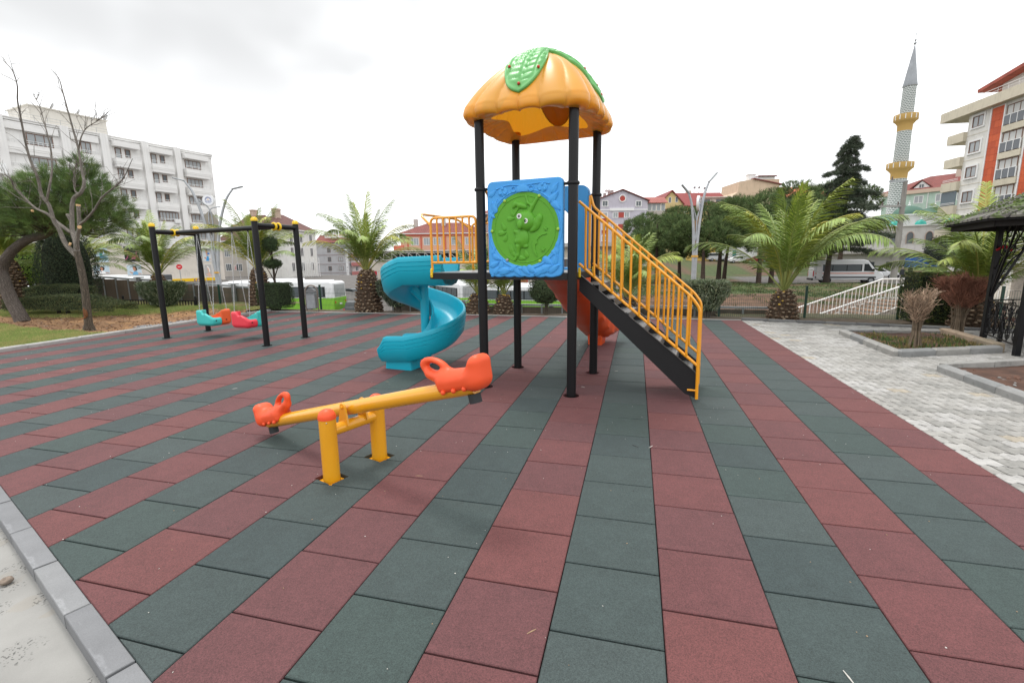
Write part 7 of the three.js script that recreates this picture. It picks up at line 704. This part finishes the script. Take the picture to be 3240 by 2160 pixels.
// ---------- vehicles ----------
const wheelGeo = new THREE.CylinderGeometry(1, 1, 0.6, 22).rotateX(Math.PI / 2), rimGeo = merge([new THREE.CylinderGeometry(0.58, 0.62, 0.64, 18).rotateX(Math.PI / 2), ...Array.from({ length: 6 }, (_, k) => new THREE.BoxGeometry(0.14, 0.5, 0.68).translate(0, 0.3, 0).rotateZ(k * 1.047))]);
function wheel(t, x, y, z, r, w = 0.22) { const m = part('wheel', wheelGeo, M.tyre, t); m.position.set(x, y, z); m.scale.set(r, r, w / 0.6); const q = part('rim', rimGeo, M.galv, m); }
const sidePath = (pts, hw, r) => new THREE.ExtrudeGeometry(shapeOf(pts), { depth: hw * 2 - 2 * r, bevelEnabled: true, bevelSize: r, bevelOffset: -r, bevelThickness: r, bevelSegments: 3 }).translate(0, 0, -hw + r);
function bus(pos, turn, label, o = {}) { // local x forward, length 12
  const t = thing('city_bus', label, 'bus', pos, turn, 'city buses in the street below'), L = o.L || 11.8, hw = 1.24, white = std([0.74, 0.75, 0.75], 0.35), lime = std([0.22, 0.50, 0.035], 0.35), blk = std([0.02, 0.022, 0.025], 0.12);
  part('body', [sidePath([[-L / 2, 1.45], [-L / 2 + 0.05, 2.85], [-L / 2 + 0.35, 3.0], [L / 2 - 0.5, 3.0], [L / 2 - 0.05, 2.6], [L / 2, 1.45]], hw, 0.12)], white, t); part('lower_body', [sidePath([[-L / 2, 0.35], [-L / 2 - 0.02, 1.5], [L / 2 + 0.02, 1.5], [L / 2, 0.35]], hw + 0.004, 0.06)], lime, t);
  for (const s of [1, -1]) { const band = part('window_band', [box(L - 1.9, 0.95, 0.03, -0.15, 2.05, s * (hw + 0.01))], blk, t); for (let k = 0; k < 6; k++) part('side_pane', [box((L - 2.4) / 6 - 0.12, 0.8, 0.012, -0.15 + (k - 2.5) * (L - 2.2) / 6, 2.05, s * (hw + 0.03))], glassM, band); const ch = []; for (let k = 0; k < 60; k++) ch.push(box(0.09, 0.07, 0.012, -L / 2 + 0.35 + k * (L - 0.7) / 60 + (k % 2) * 0.0, 1.5 + (k % 2) * 0.07, s * (hw + 0.012))); part('checker_strip', ch, white, t); for (const x of [-L / 2 + 2.6, L / 2 - 2.6]) wheel(t, x, 0.48, s * (hw - 0.12), 0.48, 0.3); }
  part('rear_window', [rbox(0.05, 1.15, 1.95, 0.02, -L / 2 - 0.01, 2.15, 0)], o.rear || std([0.34, 0.35, 0.35], 0.3), t); part('windscreen', [rbox(0.05, 1.4, 2.1, 0.02, L / 2 - 0.02, 1.95, 0).rotateZ(0)], blk, t); for (const s of [1, -1]) { part('tail_lamp', [box(0.04, 0.14, 0.18, -L / 2 - 0.04, 1.1, s * 1.0)], std([0.55, 0.06, 0.02], 0.3), t); part('headlamp', [box(0.05, 0.18, 0.3, L / 2 + 0.03, 0.8, s * 0.9)], glassLight, t); } part('number_plate', [box(0.03, 0.14, 0.5, -L / 2 - 0.04, 0.9, 0)], fW, t); part('roof_unit', [rbox(4.2, 0.28, 1.8, 0.1, 0.2, 3.12, 0), rbox(L - 2, 0.12, 2.1, 0.05, 0, 3.03, 0)], white, t);
  if (o.num) { part('dark_top', [rbox(2.2, 0.62, 2.5, 0.1, -L / 2 + 1.05, 2.85, 0)], std([0.08, 0.085, 0.09], 0.4), t); part('fleet_number', [new THREE.PlaneGeometry(0.55, 0.24).translate(-L / 2 + 0.75, 2.9, 1.262)], std([0.9, 0.9, 0.9], 0.5, { map: signTex(128, 56, '#2a2c2e', [[o.num, 64, 29, 52, '#fff']]) }), t); }
  return t;
}
bus([-32.4, roadY(-31) - 0.02, -35.3], -3.02, 'green and white city bus seen from behind, left of the palm', { L: 11.6 });
bus([-46.6, -2.72, -29.2], Math.atan2(-1, 0.02) , 'white roofed city bus with dark rear numbered 391 behind the timber barrier', { num: '391', L: 12 });
bus([-20.2, -4.0, -48.2], Math.atan2(-0.66, 0.75) + Math.PI, 'white city bus seen below the walkway platform', { L: 9 }); bus([-11.2, -4.35, -47.5], Math.atan2(0.1, -1), 'white city bus behind the small twin palms', { L: 11.5 });
function car(pos, turn, label, c, o = {}) { const t = thing(o.name || 'parked_car', label, o.cat || 'car', pos, turn, o.group || 'cars in the street and on the bank'), L = 4.2, hw = 0.84, bm = std(c, 0.3), k = o.van ? 1.32 : 1; part('body', [sidePath(o.van ? [[-2.2, 0.3], [-2.25, 1.0], [-2.15, 1.75], [1.0, 1.8], [1.5, 1.1], [2.2, 0.95], [2.25, 0.3]] : [[-2.1, 0.32], [-2.15, 0.75], [-2.0, 0.95], [-1.2, 0.98], [1.0, 0.95], [1.95, 0.78], [2.12, 0.6], [2.1, 0.3]], hw, 0.1)], bm, t); if (!o.van) part('cabin', [sidePath([[-1.75, 0.9], [-1.3, 1.36], [-0.4, 1.45], [0.35, 1.4], [1.15, 0.9]], hw - 0.1, 0.08)], bm, t); for (const s of [1, -1]) { part('side_window', [extrude(shapeOf(o.van ? [[-1.9, 1.1], [-1.85, 1.6], [0.85, 1.62], [1.2, 1.12]] : [[-1.5, 0.95], [-1.18, 1.3], [-0.4, 1.37], [0.3, 1.32], [0.88, 0.95]]), 0.02).translate(0, 0, s * (o.van ? hw + 0.005 : hw - 0.095) - 0.01)], M.glassDark, t); for (const x of [-1.3, 1.3]) wheel(t, x, 0.31, s * (hw - 0.1), 0.31, 0.2); part('headlamp', [rbox(0.1, 0.14, 0.32, 0.03, 2.1, 0.66, s * 0.6)], glassLight, t); part('tail_lamp', [rbox(0.08, 0.2, 0.16, 0.03, -2.12, 0.75, s * 0.68)], std([0.5, 0.02, 0.02], 0.3), t); } part('windscreen', [beam([0.42, 1.37, 0], [1.08, 0.96, 0], 1.3, 0.03)].map((g) => o.van ? g.scale(1, 1.2, 1.05).translate(0.4, 0.0, 0) : g.translate(0.03, 0.03, 0)), M.glassDark, t); part('bumper', [rbox(0.16, 0.16, 1.6, 0.05, 2.12, 0.4, 0), rbox(0.16, 0.16, 1.6, 0.05, -2.12, 0.4, 0)], M.blackMatt, t); part('number_plate', [box(0.02, 0.11, 0.45, 2.21, 0.42, 0)], fW, t); return t; }
car([-25.9, roadY(-26) - 0.0, -26.9], 3.3, 'white hatchback parked under the mesh fence beside the green bus', [0.72, 0.73, 0.74]);
car([-25.0, roadY(-25), -36.2], 1.9, 'black car just past the rear of the green bus', [0.02, 0.022, 0.025]); car([-40.2, -3.9, -58.6], 2.8, 'dark grey car in the far street left of the palm trunk', [0.06, 0.065, 0.07]); car([-39.4, -3.9, -62.5], 2.9, 'white delivery van behind the dark grey car', [0.7, 0.71, 0.72], { van: true, name: 'delivery_van', cat: 'van' }); car([-36.3, -4.0, -60], 0.4, 'silver car beside the far street, partly behind the palm trunk', [0.3, 0.31, 0.32]);
car([32.2, -1.7, -71.6], -0.5, 'white hatchback behind the front of the minibus', [0.74, 0.75, 0.76]); car([24.2, terrainY(24.2, -104), -104], 3.0, 'dark red car on the upper road behind the pines', [0.2, 0.02, 0.025]); car([21.2, terrainY(21.2, -106), -106], 0.1, 'white car on the upper road beside the small white house', [0.7, 0.71, 0.72]); car([17.6, terrainY(17.6, -112), -110], 0.1, 'pale grey van on the upper road behind a pine trunk', [0.5, 0.51, 0.52], { van: true, name: 'parked_van', cat: 'van' });
{ // white minibus: local x forward
  const t = thing('minibus', 'white minibus with orange side stripe parked on the upper street', 'minibus', [24.4, -1.78, -61.6], -0.03), wm = std([0.76, 0.77, 0.78], 0.3), hw = 1.0; part('body', [sidePath([[-3.55, 0.4], [-3.6, 1.4], [-3.45, 2.62], [-3.2, 2.75], [1.5, 2.75], [1.95, 2.6], [2.75, 1.55], [3.45, 1.2], [3.6, 0.9], [3.6, 0.4]], hw, 0.12)], wm, t); for (const s of [1, -1]) { const b = part('window_band', [extrude(shapeOf([[-3.2, 1.42], [-3.2, 2.2], [1.35, 2.2], [1.35, 1.42]]), 0.02).translate(0, 0, s * (hw + 0.01) - 0.01)], M.glassDark, t); for (const x of [-2.35, -0.9, 0.55]) part('side_pane', [box(1.35, 0.66, 0.01, x, 1.8, s * (hw + 0.03))], glassM, b); part('cab_window', [extrude(shapeOf([[1.55, 1.42], [1.55, 2.25], [1.95, 2.25], [2.55, 1.42]]), 0.02).translate(0, 0, s * (hw + 0.01) - 0.01)], M.glassDark, t); part('stripe', [box(6.0, 0.09, 0.012, -0.4, 1.18, s * (hw + 0.012))], std([0.72, 0.16, 0.06], 0.4), t); part('grey_stripe', [box(6.2, 0.2, 0.012, -0.3, 0.72, s * (hw + 0.012))], std([0.1, 0.105, 0.11], 0.5), t); part('mirror', [rbox(0.14, 0.3, 0.2, 0.04, 2.45, 1.55, s * (hw + 0.18))], M.blackMatt, t); part('tail_lamp', [rbox(0.1, 0.65, 0.12, 0.03, -3.56, 1.15, s * 0.95)], std([0.55, 0.02, 0.02], 0.3), t); part('headlamp', [rbox(0.25, 0.26, 0.3, 0.06, 3.5, 0.98, s * 0.75)], glassLight, t); for (const x of [-2.05, 2.35]) wheel(t, x, 0.36, s * (hw - 0.1), 0.38, 0.24); } part('windscreen', [beam([1.98, 2.56, 0], [2.76, 1.58, 0], 1.75, 0.04)].map((g) => g.translate(0.06, 0.05, 0)), M.glassDark, t); part('front_bumper', [rbox(0.3, 0.4, 1.95, 0.1, 3.55, 0.5, 0)], std([0.06, 0.062, 0.065], 0.6), t); part('rear_door', [rbox(0.06, 1.9, 0.9, 0.02, -3.72, 1.5, 0.55).rotateY(0.35).translate(0.1, 0, 0.1)], wm, t); part('rear_bumper', [rbox(0.2, 0.25, 1.9, 0.06, -3.62, 0.48, 0)], M.blackMatt, t); }
// ---------- two walkers ----------
function walker(pos, turn, label, o) { const t = thing('person', label, 'person', pos, turn), H = o.h, j = { hipL: [0.09, 0.88, 0], hipR: [-0.09, 0.88, 0], kneeL: [0.1, 0.48, 0.1], kneeR: [-0.1, 0.48, 0.02], footL: [0.1, 0.06, 0.06], footR: [-0.1, 0.06, -0.12], sh: 1.38 }; const f = (x, y, z) => { let d = sdCap(x, y, z, [0, 0.92, 0], [0, 1.32, 0.02], 0.15, 0.16); d = smin(d, sdCap(x, y, z, [-0.15, 1.36, 0], [0.15, 1.36, 0], 0.075), 0.06); d = smin(d, sdCap(x, y, z, [0, 1.4, 0], [0, 1.5, 0.02], 0.06, 0.05), 0.03); d = smin(d, sdEll(x, y - 1.6, z - 0.02, 0.085, 0.115, 0.1), 0.02); for (const s of ['L', 'R']) { d = smin(d, sdCap(x, y, z, j['hip' + s], j['knee' + s], 0.1, 0.07), 0.05); d = smin(d, sdCap(x, y, z, j['knee' + s], j['foot' + s], 0.065, 0.045), 0.03); const F = j['foot' + s]; d = smin(d, sdCap(x, y, z, [F[0], 0.045, F[2] - 0.05], [F[0], 0.04, F[2] + 0.14], 0.045, 0.035), 0.02); const q = s === 'L' ? 1 : -1, hd = s === 'L' ? o.handL : o.handR, el = [q * 0.27, 1.12, o.elz || -0.02]; d = smin(d, sdCap(x, y, z, [q * 0.19, 1.36, 0], el, 0.065, 0.05), 0.03); d = smin(d, sdCap(x, y, z, el, hd, 0.048, 0.032), 0.02); for (let k = 0; k < 5; k++) d = smin(d, sdCap(x, y, z, hd, [hd[0] + (k - 2) * 0.015, hd[1] - 0.06, hd[2] + 0.03], 0.012, 0.008), 0.008); } return d; }; const g = nets(f, [-0.45, -0.02, -0.35], [0.45, 1.78, 0.42], 0.026); colorize(g, (x, y, z) => y > 1.5 && z > 0.04 && y < 1.7 ? [0.42, 0.26, 0.19] : y > 1.46 ? o.head : y < 0.12 ? [0.02, 0.02, 0.02] : y < 0.86 ? o.legs : o.top); const b = part('body', g, std([1, 1, 1], 0.85, { vertexColors: true }), t); if (o.coat) part('coat', [new THREE.LatheGeometry([[0.17, 1.42], [0.22, 1.2], [0.24, 0.9], [0.3, o.coat], [0.28, o.coat]].map((p) => new THREE.Vector2(...p)), 20).scale(1, 1, 0.75)], std(o.top, 0.9, { side: THREE.DoubleSide }), t); if (o.hat) part('headwear', [new THREE.SphereGeometry(0.125, 16, 10, 0, 6.3, 0, o.hatA || 1.5).scale(0.9, 1.05, 1).translate(0, 1.62, -0.005)], std(o.hat, 0.9), t); t.scale.setScalar(H / 1.72); return t; }
walker([32.7, -1.72, -67.0], 0.3, 'person in dark jacket and pale hat pulling a shopping trolley', { h: 1.66, handL: [0.2, 1.32, 0.24], handR: [-0.3, 0.86, -0.05], top: [0.03, 0.033, 0.04], legs: [0.06, 0.062, 0.07], head: [0.3, 0.3, 0.3], coat: 0.72, hat: [0.42, 0.42, 0.42], hatA: 1.4 });
walker([36.6, -1.62, -73.5], 0.1, 'person in long black coat and black headscarf further up the street', { h: 1.62, handL: [0.28, 0.85, 0.05], handR: [-0.28, 0.85, 0.05], top: [0.012, 0.012, 0.014], legs: [0.012, 0.012, 0.014], head: [0.015, 0.015, 0.015], coat: 0.3, hat: [0.012, 0.012, 0.014], hatA: 2.1 });
{ const t = thing('shopping_trolley', 'black wheeled shopping trolley pulled by the walker in the hat', 'trolley', [32.15, -1.72, -66.95], 0.3); part('bag', [rbox(0.34, 0.55, 0.26, 0.05, 0, 0.42, 0)], M.blackMatt, t); part('handle', [pipe([[-0.1, 0.15, -0.12], [0.2, 0.9, -0.12], [0.3, 0.92, -0.12]], 0.012, 6)], M.galv, t); for (const s of [1, -1]) wheel(t, -0.1, 0.08, s * 0.15, 0.08, 0.04); }
// ---------- footbridge stair ----------
{
  const t = thing('footbridge_stair', 'concrete footbridge stair with white railings beyond the mesh fence', 'stair'), A = V([7.0, -2.0, -18.2]), B = V([11.9, -0.5, -20.4]), d = B.clone().sub(A), n = new THREE.Vector3(d.z, 0, -d.x).normalize().multiplyScalar(-1), W = 1.7, N = 13, cm = std([0.5, 0.45, 0.38], 0.9, { map: T.concrete }), tm = std([0.36, 0.22, 0.14], 0.9, { map: T.concrete }); if (n.z > 0) n.multiplyScalar(-1);
  const ang = Math.atan2(-d.z, d.x), run = Math.hypot(d.x, d.z) / N, rise = d.y / N; const sg = boxUV(box(run + 0.04, rise + 0.1, W)); for (let k = 0; k < N; k++) { const p = A.clone().addScaledVector(d, (k + 0.5) / N).addScaledVector(n, W / 2); const s = part('step', sg, cm, t); s.position.set(p.x, p.y, p.z); s.rotation.y = ang; const q = part('tread', box(run + 0.06, 0.03, W - 0.1), tm, t); q.position.set(p.x, p.y + rise / 2 + 0.066, p.z); q.rotation.y = ang; }
  part('flight_slab', [beam(A.clone().addScaledVector(n, W / 2).add(new THREE.Vector3(0, -0.2, 0)), B.clone().addScaledVector(n, W / 2).add(new THREE.Vector3(0, -0.2, 0)), W, 0.28)], cm, t); const C = B.clone().add(new THREE.Vector3(3.4, 0, -0.6)); part('landing', [beam(B.clone().addScaledVector(n, W / 2), C.clone().addScaledVector(n, W / 2), W, 0.35)], cm, t); part('pier', [box(1.5, 3.4, 1.2, 11.6, -2.4, -21.2)], std([0.55, 0.36, 0.31], 0.9, { map: T.concrete }), t); part('upper_flight', [beam([15.3, -0.6, -21.6], [19.5, 1.2, -23.5], W, 0.3)], cm, t);
  const wm = std([0.72, 0.71, 0.68], 0.5); for (const o of [0.06, W - 0.06]) { const P = [A, B, C, V([19.5, 1.25, -23.2])].map((v) => v.clone().addScaledVector(n, o)); for (let i = 0; i < 3; i++) { const a = P[i], b = P[i + 1]; const rl = part('railing', [bar([a.x, a.y + 1.0, a.z], [b.x, b.y + 1.0, b.z], 0.035, 8), bar([a.x, a.y + 0.14, a.z], [b.x, b.y + 0.14, b.z], 0.025, 6)], wm, t); const L = a.distanceTo(b), m = Math.round(L / 0.2); for (let k = 0; k <= m; k++) { const q = a.clone().lerp(b, k / m); part('baluster', bar([q.x, q.y + 0.05, q.z], [q.x, q.y + 1.0, q.z], k % 9 === 0 ? 0.03 : 0.016, 6), wm, rl); } } }
  const w = thing('retaining_wall', 'bare concrete wall behind the gazebo at the right edge', 'wall', [13.2, 0, -15.5], -0.25); const cmat = std([0.42, 0.37, 0.31], 0.9, { map: T.concrete }); for (let i = 0; i < 3; i++) for (let j = 0; j < 3; j++) part('wall_slab', [boxUV(box(1.98, 0.85, 0.3, i * 2, -0.9 + j * 0.87, 0))], cmat, w); part('coping', [box(6.2, 0.45, 0.7, 2, 1.62, 0)], std([0.58, 0.55, 0.5], 0.9, { map: T.concrete }), w);
}
// ---------- gazebo ----------
{
  const cx = 7.72, cz = -6.32, R = 1.457, t = thing('gazebo', 'black wrought-iron gazebo with mossy shingle roof at the right edge', 'gazebo'), a0 = Math.atan2(-7.34 - cz, 6.68 - cx), P = Array.from({ length: 6 }, (_, k) => [cx + Math.cos(a0 - k * Math.PI / 3) * R, cz + Math.sin(a0 - k * Math.PI / 3) * R]);
  for (const [x, z] of P) part('post', [beam([x, -0.02, z], [x, 2.32, z], 0.075, 0.075)], M.black, t);
  const eave = 2.16, RO = 2.28, C = (k, r) => [cx + Math.cos(a0 - k * Math.PI / 3) * r, cz + Math.sin(a0 - k * Math.PI / 3) * r], moss = tex(512, (u, v) => { const m = sstep(0.45, 0.62, fbm(u * 7, v * 7, 5, 7)), n = fbm(u * 30, v * 30, 3, 30), k = 0.5 + 0.6 * (n - 0.5); return [lerp(0.30 * k, 0.16 * k, m), lerp(0.28 * k, 0.24 * k, m), lerp(0.25 * k, 0.05 * k, m)]; }), sm1 = std([1, 1, 1], 0.95, { map: moss }), under = std([0.014, 0.012, 0.011], 0.9);
  for (let k = 0; k < 6; k++) { const a = C(k, RO), b = C(k + 1, RO), ap = [cx, 3.2, cz]; const rf = part('roof_panel', (() => { const g = new THREE.BufferGeometry(); g.setAttribute('position', new THREE.Float32BufferAttribute([a[0], eave, a[1], b[0], eave, b[1], ...ap, a[0], eave - 0.03, a[1], ap[0], ap[1] - 0.03, ap[2], b[0], eave - 0.03, b[1]], 3)); g.computeVertexNormals(); return g; })(), under, t); const rows = 9, r = rng(k + 5); for (let j = 0; j < rows; j++) { const n = Math.max(1, Math.round((rows - j) * 1.1)); for (let i = 0; i < n; i++) { const u0 = i / n, u1 = (i + 1) / n, v0 = j / rows, v1 = Math.min(1, (j + 1.25) / rows), pt = (u, v) => [lerp(lerp(a[0], b[0], u), ap[0], v), lerp(eave, ap[1], v), lerp(lerp(a[1], b[1], u), ap[2], v)]; const q = [pt(u0 + 0.01, v0), pt(u1 - 0.01, v0), pt(u1 - 0.01, v1), pt(u0 + 0.01, v1)], l0 = 0.035 + r() * 0.012, l1 = 0.012, pos = [], uv = []; const top = [[q[0], l0], [q[1], l0], [q[2], l1], [q[3], l1]].map(([p, l]) => [p[0], p[1] + l, p[2]]), bt = q; const quad = (A, B, D, E) => { for (const p of [A, B, D, A, D, E]) { pos.push(...p); uv.push(p[0] * 0.7 + k, p[2] * 0.7 + p[1]); } }; quad(top[0], top[1], top[2], top[3]); quad(bt[0], bt[1], top[1], top[0]); quad(bt[0], top[0], top[3], bt[3]); quad(bt[1], bt[2], top[2], top[1]); const g = new THREE.BufferGeometry(); g.setAttribute('position', new THREE.Float32BufferAttribute(pos, 3)); g.setAttribute('uv', new THREE.Float32BufferAttribute(uv, 2)); g.computeVertexNormals(); part('shingle', g, sm1, rf); } }
    part('fascia', [beam([...lp(C(k, RO - 0.15), eave - 0.05)], [...lp(C(k + 1, RO - 0.15), eave - 0.05)], 0.04, 0.14)], under, t); part('ring_beam', [beam([...lp(P[k], eave + 0.03)], [...lp(P[(k + 1) % 6], eave + 0.03)], 0.06, 0.1)], M.black, t); }
  function lp(p, y) { return [p[0], y, p[1]]; }
  const mg = rng(12); const mossTufts = leafGeo(2600, (q) => { const k = q() * 6 | 0, u = q(), v = Math.pow(q(), 1.6) * 0.8, a = C(k, RO), b = C(k + 1, RO), x = lerp(lerp(a[0], b[0], u), cx, v), z = lerp(lerp(a[1], b[1], u), cz, v); if (fbm(x * 2, z * 2, 3) < 0.48) return null; return { p: [x, lerp(eave, 3.2, v) + 0.05, z], n: [0, 1, 0], s: 0.035 + q() * 0.035, c: vary(q, [0.12, 0.17, 0.035]) }; }, { seed: 4, w: 0.5 }); part('moss', mossTufts, leafMatt, t).userData.kind = 'stuff';
  const S = (pts, r = 0.008) => tube(pts, r, 36, 6); const spiral = (c, e, y, s, dirx, w = 1.6) => { const p = []; for (let k = 0; k <= 12; k++) { const u = k / 12, a = u * Math.PI * w, q = s * (1 - u * 0.72); p.push([c[0] + e[0] * dirx * (Math.sin(a) * q), y + Math.cos(a) * q, c[2] + e[2] * dirx * (Math.sin(a) * q)]); } return p; };
  for (const k of [0, 5, 4]) { const a = P[k], b = P[(k + 1) % 6], e = [(b[0] - a[0]) / R, 0, (b[1] - a[1]) / R], at = (u, y) => [lerp(a[0], b[0], u), y, lerp(a[1], b[1], u)]; if (k !== 0 && k !== 5) continue; const pn = part('scroll_panel', [beam(at(0.03, 0.78), at(0.97, 0.78), 0.03, 0.018), beam(at(0.03, 0.16), at(0.97, 0.16), 0.02, 0.018)], M.black, t); for (let i = 0; i < 5; i++) { const u = 0.12 + i * 0.19, c = at(u, 0.47), g = []; for (const s of [1, -1]) { g.push(S([at(u, 0.47), at(u + s * 0.03, 0.56), at(u + s * 0.055, 0.66), at(u + s * 0.03, 0.73), at(u + s * 0.012, 0.69), at(u + s * 0.028, 0.66)]), S([at(u, 0.47), at(u + s * 0.03, 0.38), at(u + s * 0.055, 0.28), at(u + s * 0.03, 0.21), at(u + s * 0.012, 0.25), at(u + s * 0.028, 0.28)]), S([at(u + s * 0.015, 0.5), at(u + s * 0.06, 0.53), at(u + s * 0.065, 0.47), at(u + s * 0.04, 0.46)])); } g.push(bar(at(u, 0.16), at(u, 0.78), 0.009, 6), ball(0.016, ...at(u, 0.47), 8)); part('scroll', g, M.black, pn); } }
  for (const [k, s] of [[0, 1], [0, -1], [1, 1]]) { const a = P[k], b = P[(k + s + 6) % 6], at = (u, y) => [lerp(a[0], b[0], u), y, lerp(a[1], b[1], u)]; part('bracket', [beam(at(0.02, 0.85), at(0.5, 2.12), 0.03, 0.03), tube([at(0.03, 0.95), at(0.2, 1.5), at(0.55, 1.85), at(0.75, 2.15)], 0.012, 24, 6), ...[[0.16, 1.92, 0.11], [0.3, 2.0, 0.1], [0.17, 1.68, 0.1], [0.28, 1.78, 0.09]].map(([u, y, q]) => { const pts = []; for (let i = 0; i < 16; i++) { const f = i / 16 * 6.283; pts.push(at(u + Math.cos(f) * q * 0.6, y + Math.sin(f) * q)); } return tube(pts, 0.009, 28, 6, true); }), tube([at(0.03, 1.35), at(0.16, 1.6), at(0.25, 1.9), at(0.2, 2.1)], 0.009, 20, 6), tube([at(0.04, 1.25), at(0.06, 1.1), at(0.12, 1.12), at(0.13, 1.2)], 0.009, 16, 6)], M.black, t); }
  const rag = solo('red_cloth', nets((x, y, z) => smin(sdCap(x, y, z, [-0.09, 0, 0], [0.0, 0.06, 0.02], 0.02, 0.026), sdCap(x, y, z, [0, 0.06, 0.02], [0.1, -0.01, 0.03], 0.026, 0.02), 0.02), [-0.14, -0.06, -0.05], [0.15, 0.12, 0.08], 0.011).translate(6.7, 1.69, -7.22), std([0.42, 0.012, 0.02], 0.8), 'red cloth tied round the gazebo post', 'cloth');
  const bn = thing('gazebo_bench', 'bench with black legs and red-brown slats inside the gazebo', 'bench', [7.2, 0, -6.7], -1.82); for (const x of [-0.6, 0.6]) { part('leg', [beam([x, 0, 0.02], [x, 0.42, 0.02], 0.06, 0.06)], M.black, bn); part('leg', [beam([x, 0, 0.4], [x, 0.42, 0.4], 0.06, 0.06)], M.black, bn); part('back_upright', [beam([x, 0.42, 0.0], [x, 0.86, -0.06], 0.05, 0.04)], M.black, bn); } const wd = std([0.20, 0.055, 0.028], 0.6, { map: T.wood }); for (const [y, z, h, d] of [[0.44, 0.08, 0.03, 0.11], [0.44, 0.21, 0.03, 0.11], [0.44, 0.34, 0.03, 0.11], [0.62, -0.02, 0.1, 0.025], [0.78, -0.04, 0.1, 0.025]]) part('slat', [rbox(1.36, h, d, 0.006, 0, y, z)], wd, bn);
}
scene.traverse((o) => { if (o.isMesh) { o.castShadow = true; o.receiveShadow = true; } });
scene.updateMatrixWorld(true);
renderer.render(scene, camera);
